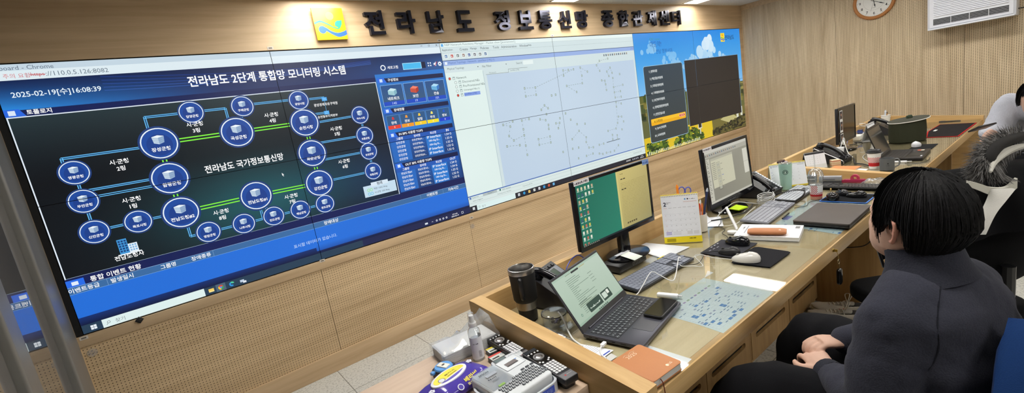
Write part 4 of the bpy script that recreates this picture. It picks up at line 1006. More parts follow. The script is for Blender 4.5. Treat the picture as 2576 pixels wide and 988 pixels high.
def desk_phone(name, label, loc, rz, handset=1, keyc=(30, 30, 34), silver=(120, 124, 132), lcd=True, s=1.0, strip=False, zb=.105):
    """Wedge desk telephone, front edge towards -y; the handset lies along the left (1) or not (0)."""
    t = thing(name, label, 'telephone', loc, rz)
    w, d, zf, zb = .185 * s, .20 * s, .028, zb * s
    vs = [(x, y, z) for x in (0, w) for (y, z) in ((0, 0), (0, zf), (d * .92, zb), (d, zb - .01), (d, 0))]
    b = MB(); b.add(vs, [(0, 1, 2, 3, 4)[::-1], (9, 8, 7, 6, 5)[::-1]] + [(i, (i + 1) % 5, (i + 1) % 5 + 5, i + 5)[::-1] for i in range(5)], 'plastic', (34, 34, 38)); b.build('body', t, mod='norm')
    a = math.atan2(zb - zf, d * .92); D = Matrix.Translation((0, 0, zf)) @ Matrix.Rotation(a, 4, 'X'); L = math.hypot(zb - zf, d * .92)
    p = MB(); p.rect(D, w * .38, L * .5, w * .97, L * .86, silver, .0006, 'plastic')
    if lcd: p.rect(D, w * .44, L * .60, w * .80, L * .82, (70, 84, 74), .0016, 'gloss'); p.rect(D, w * .42, L * .585, w * .82, L * .835, (40, 42, 46), .001, 'plastic')
    p.build('display', t)
    k = MB(D)
    for i in range(3):
        for j in range(4): k.box(w * (.42 + .15 * i), w * (.53 + .15 * i), L * (.06 + .095 * j), L * (.125 + .095 * j), 0, .004, 'plastic', keyc if j else (150, 152, 158), bev=.001, seg=1)
    for j in range(6): k.box(w * .88, w * .96, L * (.05 + .07 * j), L * (.10 + .07 * j), 0, .004, 'plastic', keyc, bev=.001, seg=1)
    q = MB(D)
    for i in range(4): q.box(w * (.42 + .14 * i), w * (.52 + .14 * i), L * .885, L * .94, 0, .005, 'plastic', (24, 24, 28), bev=.001, seg=1)
    q.build('function_keys', t)
    if strip:
        for j in range(12): k.box(w * 1.0, w * 1.10, L * (.03 + .078 * j), L * (.09 + .078 * j), -.004, .003, 'plastic', (206, 210, 216), bev=.001, seg=1)
    k.build('keypad_keys', t)
    if strip: q = MB(D); q.box(w * .99, w * 1.14, 0, L, -.02, -.003, 'plastic', (36, 36, 40)); q.build('key_module', t)
    if handset:
        h = MB(D); pts = [(w * .17, L * -.02, .016), (w * .17, L * .06, .030), (w * .17, L * .3, .042), (w * .17, L * .6, .042), (w * .17, L * .86, .030), (w * .17, L * .96, .014)]
        h.tube(curve_pts(pts, 6), [.016 + .006 * abs(2 * i / 30 - 1) ** 2 for i in range(31)], 'gloss', (18, 18, 22), 14)
        for y in (.05, .9): h.lathe([(0, .002), (.026 * s, .002), (.028 * s, .012), (.018, .028), (0, .03)], 'gloss', (18, 18, 22), 20, Matrix.Translation((w * .17, L * y, 0)))
        h.build('handset', t)
    return t


def wire_calendar(name, label, A, B, h, lean, front, foot=(236, 214, 40), edge=(240, 220, 120), draw=None, back=(196, 192, 184), fh=.034):
    """Tented desk calendar standing on the line A-B (world xy, left to right as read)."""
    A, B = Vector(A), Vector(B); w = (B - A).length; t = thing(name, label, 'calendar', (A.x, A.y, ZG + .0006), math.atan2(B.y - A.y, B.x - A.x))
    F = Matrix.Rotation(-lean, 4, 'X') ; D = F @ DW
    b = MB(); b.box(0, w, 0, .0015, 0, h, 'paper', foot, T=F)
    top = F @ Vector((0, 0, h)); bk = 2 * top.y
    b.add([(0, top.y, top.z), (w, top.y, top.z), (w, bk, 0), (0, bk, 0), (0, top.y + .0015, top.z), (w, top.y + .0015, top.z), (w, bk + .0015, 0), (0, bk + .0015, 0)], [(0, 1, 2, 3), (7, 6, 5, 4), (0, 4, 5, 1), (2, 6, 7, 3), (0, 3, 7, 4), (1, 5, 6, 2)], 'paper', back); b.box(0, w, 0.0, bk, 0, .001, 'paper', back); b.build('stand', t)
    p = MB(D); p.rect(Matrix.Identity(4), .001, fh, w - .001, h - .004, (228, 230, 236), .001); draw(p, w, h); p.build('page', t)
    r = MB(D); n = int(w / .0085)
    for i in range(n): x = .006 + (w - .012) * i / (n - 1); r.tube([(x, h - .010, .002), (x, h - .004, .006), (x, h + .004, .004), (x, h + .004, -.004), (x, h - .004, -.006)], .0009, 'plastic', edge, 5); r.disc(Matrix.Identity(4), x, h - .010, .0022, (50, 50, 54), .0014, n=8)
    r.build('wire_binding', t); return t
# ------------------------------------------------------------------ things on the front desk
def scr_green(s, D, w, h):
    s.rect(D, 0, 0, w, h, (38, 128, 104), 0, 'screen', [(30, 112, 92), (40, 136, 110), (36, 126, 104), (26, 104, 84)])
    r = random.Random(2)
    for j in range(10):
        for i in range(5 if j < 2 else 3 if j < 9 else 2):
            x = .012 + .023 * i; y = h - .03 - .0285 * j; c = r.choice(((214, 206, 170), (190, 170, 140), (226, 226, 210), (180, 110, 90), (200, 190, 90), (60, 90, 110)))
            s.rect(D, x, y, x + .011, y + .013, c, .0004, 'screen'); s.rect(D, x - .002, y - .005, x + .013, y - .002, (190, 210, 196), .0004, 'screen')
    x0 = w * .535; s.rect(D, x0, 0.006, w, h, (190, 176, 112), .0005, 'screen', [(176, 164, 104), (150, 142, 96), (186, 172, 112), (204, 188, 118)])
    s.rect(D, x0, .012, x0 + .012, h, (206, 194, 122), .0007, 'screen'); scribble(s, D, x0 + .03, h - .02, .02, .006, (80, 70, 40), .001, 'screen')
    for k in range(2): s.rect(D, x0 + .03, h - .045 - .05 * k, x0 + .045, h - .04 - .05 * k, (60, 54, 36), .001, 'screen'); s.rect(D, x0 + .05, h - .045 - .05 * k, x0 + .065, h - .04 - .05 * k, (60, 54, 36), .001, 'screen')
    for k in range(26):
        for q in range(18): s.rect(D, x0 + .028 + .0112 * q, h - .064 - .0074 * k, x0 + .028 + .0112 * q + .004 + .005 * r.random(), h - .0615 - .0074 * k, (160, 146, 90), .0009, 'screen')
    for k in range(5): s.rect(D, x0 + .045 + .016 * k, .022, x0 + .056 + .016 * k, .030, (84, 74, 46), .001, 'screen')
    s.rect(D, 0, 0, w, .008, (30, 40, 44), .0006, 'screen')
    for k in range(9): s.rect(D, .008 + .012 * k, .0015, .014 + .012 * k, .0065, (150, 150, 130), .001, 'screen')
monitor('desktop_monitor', 'black monitor showing a green desktop and a yellow document', 1.881, 2.432, -1.79, .884, 1.205, scr_green, stand=(.075, .05), tag_txt='NSP#2 관리용', bz=.0375, br=.125)
q = MB(); t = thing('label_sticker', 'small blue sticker on the upper corner of the green screened monitor', 'sticker', (2.405, -1.7955, 1.193)); q.box(-.026, .026, -.0008, 0, -.011, .014, 'paper', (130, 160, 214)); scribble(q, Matrix.Translation((-.022, -.0009, -.004)) @ DW, 0, 0, .044, .01, (70, 96, 170)); q.build('sticker_face', t)

# laptop with a pale green page
def scr_lap(s, D, w, h):
    s.rect(D, 0, 0, w, h, (174, 194, 176), 0, 'screen', [(164, 186, 166), (170, 190, 172), (184, 202, 186), (178, 198, 180)]); s.rect(D, 0, 0, w, .008, (150, 176, 156), .0003, 'screen')
    r = random.Random(5); s.rect(D, 0, h - .008, w, h, (166, 190, 172), .0003, 'screen'); s.poly(D, rrect(w * .36, h - .014, w * .52, h - .007, .003), (40, 46, 44), .0005, 'screen'); s.rect(D, w * .24, h - .011, w * .35, h - .009, (120, 136, 110), .0005, 'screen'); s.rect(D, w * .53, h - .011, w * .66, h - .009, (170, 150, 60), .0005, 'screen')
    for k in range(20):
        L = r.choice((.03, .05, .09, .13, .07)); s.rect(D, w * .20, h - .028 - .0072 * k, w * .20 + L, h - .0262 - .0072 * k, (110, 130, 116), .0004, 'screen')
    for k in range(4): s.rect(D, w * .60, h - .05 - .012 * k, w * .60 + .03, h - .048 - .012 * k, (120, 138, 124), .0004, 'screen')
    for k in range(3): s.rect(D, w * .17, h * .34 - .006 * k, w * .17 + .06 + .03 * k, h * .34 + .0018 - .006 * k, (60, 76, 64) if k == 0 else (110, 126, 100), .0005, 'screen')
    s.poly(D, rrect(w * .27, .014, w * .78, .050, .004), (40, 66, 54), .0006, 'screen'); scribble(s, D, w * .30, .024, w * .22, .008, (216, 228, 216), .001, 'screen'); s.rect(D, w * .56, .014, w * .585, .05, (190, 206, 190), .001, 'screen'); s.rect(D, w * .60, .022, w * .69, .044, (200, 214, 200), .001, 'screen'); s.rect(D, w * .70, .03, w * .75, .046, (226, 232, 220), .001, 'screen')
    s.ring(D, w * .12, .028, .0035, .005, (40, 104, 88), .0006, 'screen', 18)
    for k in range(6): s.rect(D, w * .42 + .012 * k, .0015, w * .42 + .012 * k + .007, .0068, (60, 80, 72), .0006, 'screen')
lp = laptop('open_laptop', 'dark grey open laptop with pale green page, phone resting on its palm rest', (1.584, -2.311, ZG + .0006), math.radians(12), .355, .230, .222, math.radians(33), (74, 74, 84), scr_lap, (44, 44, 52))

# smartphone on the laptop's palm rest
L2W = lp.matrix_basis.copy() if False else (Matrix.Translation(lp.location) @ Matrix.Rotation(math.radians(12), 4, 'Z'))
p0 = onz(1662, 772, ZG + .028)
t = thing('smartphone', 'black smartphone lying on the open laptop', 'phone', (p0.x, p0.y, ZG + .0185), math.radians(10))
b = MB(); b.prism(rrect(-.078, -.037, .078, .037, .012), .011, 'plastic', (20, 20, 22), bev=.003); b.build('case', t)
b = MB(); b.prism(rrect(-.073, -.033, .073, .033, .009), .0006, 'gloss', (10, 10, 12), T=Matrix.Translation((0, 0, .0112))); b.build('screen', t)

# big black tumbler
t = thing('steel_tumbler', 'tall black tumbler with bare steel rim', 'tumbler', (1.530, -1.795, ZG + .0006), math.radians(-138))
b = MB(); b.lathe([(0, 0), (.035, 0), (.037, .003), (.0405, .070), (.0425, .080), (.0465, .086), (.0490, .090), (.053, .200), (.050, .2)], 'matte', (20, 20, 22), 48); b.build('body', t)
b = MB(); b.lathe([(.0532, .1995), (.0540, .214), (.0525, .219), (.050, .220), (.0485, .217), (.046, .19), (.042, .05), (0, .045)], 'satin', (176, 174, 172), 48); b.build('steel_rim', t)
b = MB(); b.tube(curve_pts([(.050, 0, .188), (.060, 0, .187), (.064, 0, .178), (.062, 0, .12), (.0505, 0, .106)], 6), .0085, 'plastic', (24, 24, 26), 10); b.build('handle', t)

desk_phone('desk_telephone', 'black desk telephone with grey display panel, half behind the open laptop', (1.662, -1.915, ZG + .0006), math.radians(17), s=1.0, zb=.142)
cord('network_cable', 'blue network cable rising behind the open laptop', [(1.83, -1.70, ZG + .01), (1.87, -1.69, .80), (1.93, -1.685, .832), (1.98, -1.685, .82), (2.05, -1.69, ZG + .012), (2.06, -1.74, ZG + .006)], .0028, (60, 70, 170))

# network switch below the monitor, white card on the monitor's foot
t = thing('network_switch', 'black box with a row of network ports beneath the green screened monitor', 'network switch', (2.176, -1.765, ZG + .0006))
b = MB(); b.box(-.105, .105, -.066, .05, .002, .036, 'plastic', (24, 24, 26), bev=.003); b.build('case', t)
b = MB(); DD = Matrix.Translation((0, -.0665, 0)) @ DW; b.rect(DD, -.005, .010, .058, .028, (120, 120, 116), .0004, 'plastic')
for k in range(5): x = -.002 + .0118 * k; b.rect(DD, x, .012, x + .0088, .024, (8, 8, 8), .0008, 'plastic'); b.rect(DD, x + .002, .009, x + .0066, .013, (8, 8, 8), .0009, 'plastic')
b.rect(DD, .075, .012, .09, .024, (10, 10, 10), .0006, 'plastic'); b.rect(DD, -.09, .008, -.02, .012, (50, 50, 52), .0004, 'plastic'); b.build('port_row', t)

def draw_card(b, D):
    b.ring(D @ Matrix.Translation((2.225, -1.80, 0)), 0, 0, .012, .016, (150, 190, 80), .0003, a0=.2, a1=3.3); b.rect(D @ Matrix.Translation((2.25, -1.83, 0)), -.02, 0, .03, .004, (120, 190, 70), .0003); b.rect(D @ Matrix.Translation((2.25, -1.80, 0)), 0, 0, .02, .002, (160, 170, 180), .0003)
cz = .775
flat('instruction_card', 'white card with a green emblem lying on the network switch', 'card', px_flat([(1561, 646), (1580, 635), (1617, 647), (1597, 658)], cz - .005), ZG + .0560, .0012, (232, 238, 228), draw=None)
b = MB(); pts = px_flat([(1561, 646), (1580, 635), (1617, 647), (1597, 658)], cz)
flat('folded_card', 'narrow folded white card leaning by the monitor neck', 'card', px_flat([(1545, 645), (1576, 629), (1585, 632), (1553, 646)], ZG + .055), ZG + .0575, .0012, (222, 224, 230))
flat('paper_sheet', 'plain white paper sheet lying behind the front keyboard', 'paper', [(2.395, -1.662), (2.505, -1.668), (2.535, -1.915), (2.33, -1.90)], ZG + .0004, .0004, (226, 228, 232))

kb = keyboard('computer_keyboard', 'grey slim keyboard in front of the green screened monitor', (1.942, -2.030, ZG + .0006), math.radians(0), .440, .132, (44, 46, 54), (134, 139, 154))
q = MB(); q.box(.352, .405, .134, .146, .008, .0105, 'paper', (240, 220, 60)); q.build('yellow_label', kb)

def cal1(p, w, h):
    I = Matrix.Identity(4); p.text(I, '2', .012, h - .062, hgt=.022, c=(40, 42, 60), h=.0015, bold=.03); p.rect(I, .026, h - .044, .05, h - .042, (120, 120, 130), .0014); p.rect(I, .026, h - .050, .038, h - .048, (80, 80, 90), .0014)
    p.disc(I, w * .65, h - .03, .004, (70, 150, 210), .0015); p.disc(I, w * .72, h - .03, .004, (60, 60, 70), .0015); scribble(p, I, w * .76, h - .033, .03, .005, (80, 80, 90), .0015); p.rect(I, w * .6, h - .045, w * .95, h - .0435, (200, 120, 110), .0014)
    for k in range(7): x = .012 + (w - .03) * k / 6.6; p.rect(I, x, h - .073, x + .017, h - .072, (210, 90, 80) if k == 0 else (80, 110, 190) if k == 6 else (110, 110, 120), .0014)
    d = 1
    for r in range(5):
        p.rect(I, .010, h - .105 - .028 * r, w - .012, h - .1045 - .028 * r, (190, 190, 196), .0013)
        for k in range(7):
            if r == 0 and k < 6 or d > 28: continue
            x = .012 + (w - .03) * k / 6.6; p.text(I, str(d), x + .006, h - (.092 if r == 0 else .086 + .028 * r), hgt=.004, c=(200, 80, 70) if k == 0 else (90, 90, 100), h=.0015, bold=0); d += 1
    for k in range(3): p.rect(I, .014, .046 + .006 * k, .042, .049 + .006 * k, (150, 140, 200), .0014); p.rect(I, .05, .047 + .006 * k, .09, .048 + .006 * k, (170, 170, 176), .0014)
    p.rect(I, w - .07, .044, w - .044, .062, (214, 214, 218), .0014); p.rect(I, w - .038, .044, w - .012, .062, (214, 214, 218), .0014)
    for k in range(3): p.rect(I, .014, .010 + .006 * k, .06, .012 + .006 * k, (90, 80, 20), .0022)
    p.text(I, '1588-1600', w - .062, .020, hgt=.006, c=(60, 56, 20), h=.0024, bold=.03)
wire_calendar('desk_calendar', 'upright desk calendar with yellow foot beside the front keyboard', (2.528, -1.772), (2.634, -1.930), .262, math.radians(13), (228, 230, 236), draw=cal1)

# white pen cup with pens
t = thing('pen_cup', 'white pen cup standing behind the yellow footed calendar', 'pen cup', (2.800, -1.825, ZG + .0006))
b = MB(); b.lathe([(0, 0), (.035, 0), (.038, .003), (.040, .10), (.0385, .1), (.036, .005), (0, .004)], 'plastic', (226, 222, 214), 32); b.build('cup', t)
def pen(name, label, x, y, z, dx, dy, L, c, r=.004, cap=None, cat='pen', tip=None):
    d = Vector((dx, dy, 1)).normalized(); t = thing(name, label, cat, (x, y, z), 0, 'pens standing in cups')
    b = MB(); b.tube([Vector((0, 0, 0)), d * L], r, 'plastic', c, 10); b.build('barrel', t)
    k = MB(); k.tube([d * L, d * (L + .006), d * (L + .02)], [r * 1.15, r * 1.15, r * .5], 'plastic', cap or c, 10); k.build('pen_end', t); return t
pen('ballpoint_pen', 'red pen in the white pen cup', 2.795, -1.825, ZG + .008, -.02, -.08, .135, (200, 50, 30), .0045)
pen('ballpoint_pen', 'orange pen in the white pen cup', 2.806, -1.835, ZG + .008, .06, -.03, .13, (230, 120, 60), .0042)
pen('ballpoint_pen', 'grey pen in the white pen cup', 2.785, -1.818, ZG + .008, -.10, .03, .14, (150, 152, 160), .004)
pen('ballpoint_pen', 'dark blue pen leaning far out of the white pen cup', 2.812, -1.828, ZG + .008, .16, -.14, .215, (40, 50, 90), .0055, (190, 196, 206))
pen('ballpoint_pen', 'white pen in the white pen cup', 2.800, -1.815, ZG + .008, .12, -.08, .15, (226, 226, 222), .0055)
pen('highlighter_pen', 'orange highlighter poking up behind the yellow footed calendar', 2.675, -1.79, ZG + .02, .0, .02, .255, (240, 140, 40), .007)
t = thing('scissors', 'blue handled scissors poking up behind the yellow footed calendar', 'scissors', (2.73, -1.79, ZG + .03), 0)
b = MB(); F = Matrix.Rotation(math.radians(-35), 4, 'Z') @ DW
b.tube([(.018 * math.cos(a) - .014, .22 + .022 * math.sin(a), 0) for a in [2 * PI * k / 14 for k in range(14)]], .0035, 'plastic', (80, 90, 180), 8, True, T=F); b.tube([(.016 * math.cos(a) + .022, .215 + .02 * math.sin(a), 0) for a in [2 * PI * k / 14 for k in range(14)]], .0035, 'plastic', (90, 100, 190), 8, True, T=F); b.build('handles', t)
b = MB(); b.add([(-.012, .2, 0), (-.004, .2, 0), (.002, 0, 0), (-.002, 0, 0), (-.012, .2, .002), (-.004, .2, .002), (.002, 0, .002), (-.002, 0, .002)], [(0, 1, 2, 3), (7, 6, 5, 4), (0, 4, 5, 1), (1, 5, 6, 2), (2, 6, 7, 3), (3, 7, 4, 0)], 'satin', (190, 190, 194), F); b.add([(.006, .2, .003), (.016, .2, .003), (.004, 0, .003), (0, 0, .003), (.006, .2, .005), (.016, .2, .005), (.004, 0, .005), (0, 0, .005)], [(0, 1, 2, 3), (7, 6, 5, 4), (0, 4, 5, 1), (1, 5, 6, 2), (2, 6, 7, 3), (3, 7, 4, 0)], 'satin', (190, 190, 194), F); b.build('blades', t)

# mats, mice
def pad_text(b, D):
    for k in range(3): b.rect(D, 2.51 + .03 * k, -2.035 - .004 * k, 2.53 + .03 * k, -2.030 - .004 * k, (150, 150, 160), .0003); b.rect(D, 2.56 + .03 * k, -2.018, 2.575 + .03 * k, -2.012, (190, 190, 196), .0003); b.rect(D, 2.50 + .025 * k, -2.10, 2.515 + .025 * k, -2.095, (170, 170, 178), .0003)
flat('mouse_mat', 'charcoal mouse mat with white print under the two black mice', 'mouse mat', [(2.472, -2.008), (2.694, -2.001), (2.704, -2.178), (2.47, -2.176)], ZG + .0004, .002, (62, 62, 68), 'fabric', pad_text, 'mouse mats on the desks')
flat('mouse_mat', 'plain black mouse mat beneath the white mouse', 'mouse mat', [(2.411, -2.193), (2.43, -2.351), (2.634, -2.353), (2.644, -2.34), (2.652, -2.205), (2.64, -2.19), (2.476, -2.181)], ZG + .0004, .0025, (34, 34, 38), 'fabric', None, 'mouse mats on the desks')
mouse('larger black mouse on the charcoal mat', (2.650, -2.105, ZG + .003), math.radians(0), (22, 22, 26), 1.1, cable=None)
mouse('smaller black mouse on the charcoal mat beside the white mouse', (2.508, -2.135, ZG + .003), math.radians(10), (34, 34, 38), .9, cable=[(0, .05, .01), (.0, .09, .004), (-.03, .12, .003), (-.06, .10, .003), (-.16, .09, .003), (-.20, .14, .003)], m='plastic')
mouse('white wired mouse on the plain black mat', (2.450, -2.240, ZG + .0035), math.radians(18), (222, 220, 216), 1.08)
cord('mouse_cable', 'white cable curling from the white mouse to the front keyboard', [onz(1841, 652, ZG + .012), onz(1828, 651, ZG + .006), onz(1795, 648, ZG + .014), onz(1762, 640, ZG + .024), onz(1748, 645, ZG + .016), onz(1768, 668, ZG + .006), onz(1740, 669, ZG + .004), onz(1712, 668, ZG + .012), onz(1722, 655, ZG + .006), onz(1760, 641, ZG + .012)], .0018, (226, 226, 224))
cord('charging_cable', 'white cable draped over the front keyboard down to the open laptop', [onz(1600, 741, ZG + .005), onz(1606, 736, ZG + .008), onz(1618, 716, ZG + .030), onz(1638, 684, ZG + .036), onz(1660, 692, ZG + .034), onz(1690, 706, ZG + .030), onz(1700, 690, ZG + .034), onz(1707, 648, ZG + .038), onz(1712, 650, ZG + .036)], .0022, (230, 230, 230))

# printed year plan under the glass and papers round it
def plan(b, D):
    x0, y0, x1, y1 = 1.838, -2.442, 2.205, -2.172; r = random.Random(12)
    b.rect(D, x0 + .02, y1 - .040, x0 + .10, y1 - .018, (90, 100, 176), .0001); scribble(b, D, x0 + .025, y1 - .034, .07, .010, (214, 220, 240), .0002)
    b.rect(D, x0 + .005, y0 + .01, x1 - .005, y1 - .062, (196, 212, 218), .00006)
    for i in range(13):
        x = x0 + .012 + .0265 * i; b.rect(D, x - .0004, y0 + .012, x + .0004, y1 - .06, (160, 178, 186), .0001)
        if i < 12: b.rect(D, x + .003, y1 - .058, x + .02, y1 - .050, ((120, 140, 180), (150, 130, 180), (140, 170, 140))[i % 3], .0001)
    for j in range(16): y = y0 + .014 + .0122 * j; b.rect(D, x0 + .01, y - .0003, x1 - .01, y + .0003, (170, 188, 196), .0001)
    for i in range(12):
        for j in range(15):
            x = x0 + .0125 + .0265 * i; y = y0 + .015 + .0122 * j; q = r.random()
            if q < .08: b.rect(D, x, y, x + .021, y + .011, (74, 128, 186), .00015)
            elif q < .36: b.rect(D, x + .002, y + .003, x + .018, y + .007, (96, 130, 164), .00015)
            elif q < .40: b.rect(D, x + .002, y + .002, x + .016, y + .009, (140, 150, 180), .00015)
flat('year_plan', 'printed blue year plan under the glass in front of the open laptop', 'year plan', [(1.833, -2.450), (2.212, -2.454), (2.218, -2.166), (1.86, -2.166)], ZT + .0002, .0004, (196, 212, 214), draw=plan)
flat('paper_slip', 'white paper slip between the year plan and the mats', 'paper', [(2.214, -2.447), (2.301, -2.446), (2.300, -2.27), (2.216, -2.282)], ZT + .0002, .0004, (236, 240, 246))
flat('paper_corner', 'small white paper corner at the top of the year plan', 'paper', [(2.222, -2.168), (2.29, -2.172), (2.300, -2.14)], ZT + .0002, .0004, (236, 240, 246))
flat('paper_slip', 'white paper slip along the side of the brown diary', 'paper', [(1.585, -2.296), (1.632, -2.292), (1.640, -2.449), (1.585, -2.452)], ZT + .0002, .0004, (236, 240, 246))

# charging cable and small adapter by the phone
t = thing('usb_adapter', 'white stick adapter beside the smartphone', 'adapter', (1.972, -2.150, ZG + .0006), math.radians(-72)); b = MB(); b.prism(rrect(-.042, -.011, .042, .011, .006), .014, 'plastic', (232, 232, 234), bev=.003); b.build('body', t)
b = MB(); b.box(.0425, .056, -.006, .006, .005, .010, 'satin', (190, 190, 190)); b.build('plug', t)
cord('charging_cable', 'white charging cable running along the side of the laptop', [(1.552, -1.955, ZG + .06), (1.545, -1.985, ZG + .045), (1.53, -2.02, ZG + .012), (1.505, -2.07, ZG + .0035), (1.49, -2.13, ZG + .0035)], .0032, (226, 226, 224))
t = thing('charging_plug', 'white plug pushed into the side of the open laptop', 'plug', tuple(onz(1521, 862, ZG + .011)), math.radians(12)); b = MB(); b.prism(rrect(-.022, -.0065, .004, .0065, .003), .009, 'plastic', (236, 236, 236), T=Matrix.Translation((0, 0, -.0045)), bev=.0015); b.tube(curve_pts([(-.022, 0, 0), (-.04, -.004, -.003), (-.06, -.02, -.006), (-.075, -.045, -.006)], 5), .0024, 'plastic', (232, 232, 232), 8); b.build('plug_body', t)
# round clear lidded jar
t = thing('clear_jar', 'round clear jar with small dark bits, behind the open laptop', 'jar', (1.600, -1.905, ZG + .0006)) if False else thing('clear_jar', 'round clear lidded jar holding dark bits, beside the open laptop', 'jar', (1.555, -1.925, ZG + .0006))
b = MB(); b.lathe([(0, .001), (.043, .001), (.046, .004), (.046, .040)], 'clear', (255, 255, 255), 36); b.build('bowl', t)
b = MB(); b.lathe([(.047, .038), (.050, .040), (.050, .052), (.046, .054), (.045, .050), (0, .050)], 'clear', (255, 255, 255), 36); b.tube([(.0485 * math.cos(a), .0485 * math.sin(a), .046) for a in [2 * PI * k / 36 for k in range(36)]], .0022, 'gloss', (60, 60, 64), 6, True); b.build('lid', t)
b = MB(); r = random.Random(8)
for k in range(9): b.ball(.008, 'gloss', r.choice(((20, 20, 24), (60, 60, 110), (180, 186, 160))), Matrix.Translation((.025 * r.uniform(-1, 1), .025 * r.uniform(-1, 1), .010 + .012 * r.random())), (1, .8, .8), 10, 6)
b.build('contents', t, ang=80)
# crumpled clear wrapper behind the end panel
def crumple(mb, w, d, h, m, c, seed, nx=18, ny=14, T=None, top=None):
    r = random.Random(seed); vs = []; ph = [r.uniform(0, 6) for _ in range(8)]
    for j in range(ny + 1):
        for i in range(nx + 1):
            u, v = i / nx, j / ny; e = min(1, 5 * min(u, 1 - u, v, 1 - v))
            z = h * e * (.55 + .2 * math.sin(9 * u + 5 * v + ph[0]) + .15 * math.sin(17 * v - 8 * u + ph[1]) + .2 * r.random())
            vs.append((w * (u - .5) + .01 * r.uniform(-1, 1), d * (v - .5) + .01 * r.uniform(-1, 1), max(.001, z)))
    n = nx + 1; fs = [(j * n + i, j * n + i + 1, (j + 1) * n + i + 1, (j + 1) * n + i) for j in range(ny) for i in range(nx)]
    return mb.add(vs, fs, m, c, T)
t = MB(); crumple(t, .07, .19, .025, 'film', (255, 255, 255), 3); o = t.build('plastic_wrapper', ang=25); o.location = (1.475, -1.975, ZG + .001); tag(o, 'crumpled clear plastic wrapper behind the desk end panel', 'wrapper')
def leaflet(b, D):
    for k in range(8): b.rect(D, 1.462, -2.135 - .008 * k, 1.51 + .004 * (k % 3), -2.133 - .008 * k, (170, 174, 184), .0002)
    b.rect(D, 1.462, -2.224, 1.525, -2.218, (60, 80, 170), .0002)
flat('leaflet', 'printed white leaflet between the laptop and the desk end panel', 'leaflet', [(1.435, -2.10), (1.500, -2.108), (1.535, -2.228), (1.46, -2.232), (1.435, -2.18)], ZG + .0004, .0005, (228, 230, 236), draw=leaflet)
flat('paper_slip', 'small printed slip peeping out by the brown diary', 'paper', [(1.44, -2.236), (1.515, -2.234), (1.512, -2.262), (1.44, -2.262)], ZG + .0004, .0004, (196, 196, 192))
# brown diary
t = thing('brown_diary', 'tan leather diary at the front corner of the desk', 'diary', (1.437, -2.455, ZG + .0006), math.radians(-3))
b = MB(); b.prism(rrect(.001, .002, .131, .160, .006), .019, 'paper', (214, 216, 214), T=Matrix.Translation((0, 0, .003))); b.build('pages', t)
b = MB(); b.prism(rrect(0, 0, .134, .163, .010), .003, 'leather', (178, 116, 72)); b.prism(rrect(0, 0, .134, .163, .010), .003, 'leather', (186, 122, 76), T=Matrix.Translation((0, 0, .0222)), bev=.0012); b.box(-.001, .002, 0, .163, .001, .024, 'leather', (178, 116, 72)); b.build('cover', t)
b = MB(); D = Matrix.Translation((0, 0, .0255)); b.text(D, '2025', .044, .128, hgt=.014, wid=.042, c=(236, 214, 190), bold=-.005, h=0); b.tube([(.040, .146, .0257), (.05, .150, .0257), (.062, .144, .0257), (.075, .15, .0257), (.09, .146, .0257)], .0006, 'plastic', (236, 214, 190), 5); b.build('year_stamp', t)
b = MB(); b.disc(D, .092, .022, .0052, (236, 220, 200), 0); b.text(D, 'LG', .100, .0185, hgt=.008, c=(236, 220, 200), bold=.01); b.build('emblem', t)
b = MB(); b.tube(curve_pts([(.03, .0, .02), (.025, -.012, .012), (.02, -.02, -.02), (.026, -.022, -.06)], 6), .0016, 'fabric', (96, 44, 34), 6); b.build('ribbon', t)
# keys hanging from the lock
t = thing('key_fob', 'black car key fob on a ring hanging from the desk lock', 'keys', (2.805, -2.486, .66))
b = MB(); b.tube([(.011 * math.cos(a), 0, -.018 + .011 * math.sin(a)) for a in [2 * PI * k / 20 for k in range(20)]], .0011, 'satin', (190, 180, 150), 6, True); b.tube([(0, .006, .026), (0, .002, .012), (0, 0, -.006)], .0012, 'satin', (200, 176, 110), 6); b.build('key_ring', t)
b = MB(DW); b.prism([(x * .9, y) for x, y in rrect(-.021, -.128, .021, -.052, .014)], .014, 'gloss', (16, 16, 18), T=Matrix.Translation((0, 0, -.006)), bev=.003); b.tube([(0, -.03, 0), (.004, -.042, 0), (0, -.054, 0)], .002, 'satin', (140, 120, 80), 6); b.build('fob', t)
cord('black_cable', 'thin black cable hanging under the desk behind the car key', [onx(2108, 622, 3.668), onx(2140, 622, 3.668), onx(2172, 618, 3.668), onx(2190, 606, 3.668), onx(2200, 590, 3.668), onx(2204, 572, 3.668)], .003, (24, 24, 24))
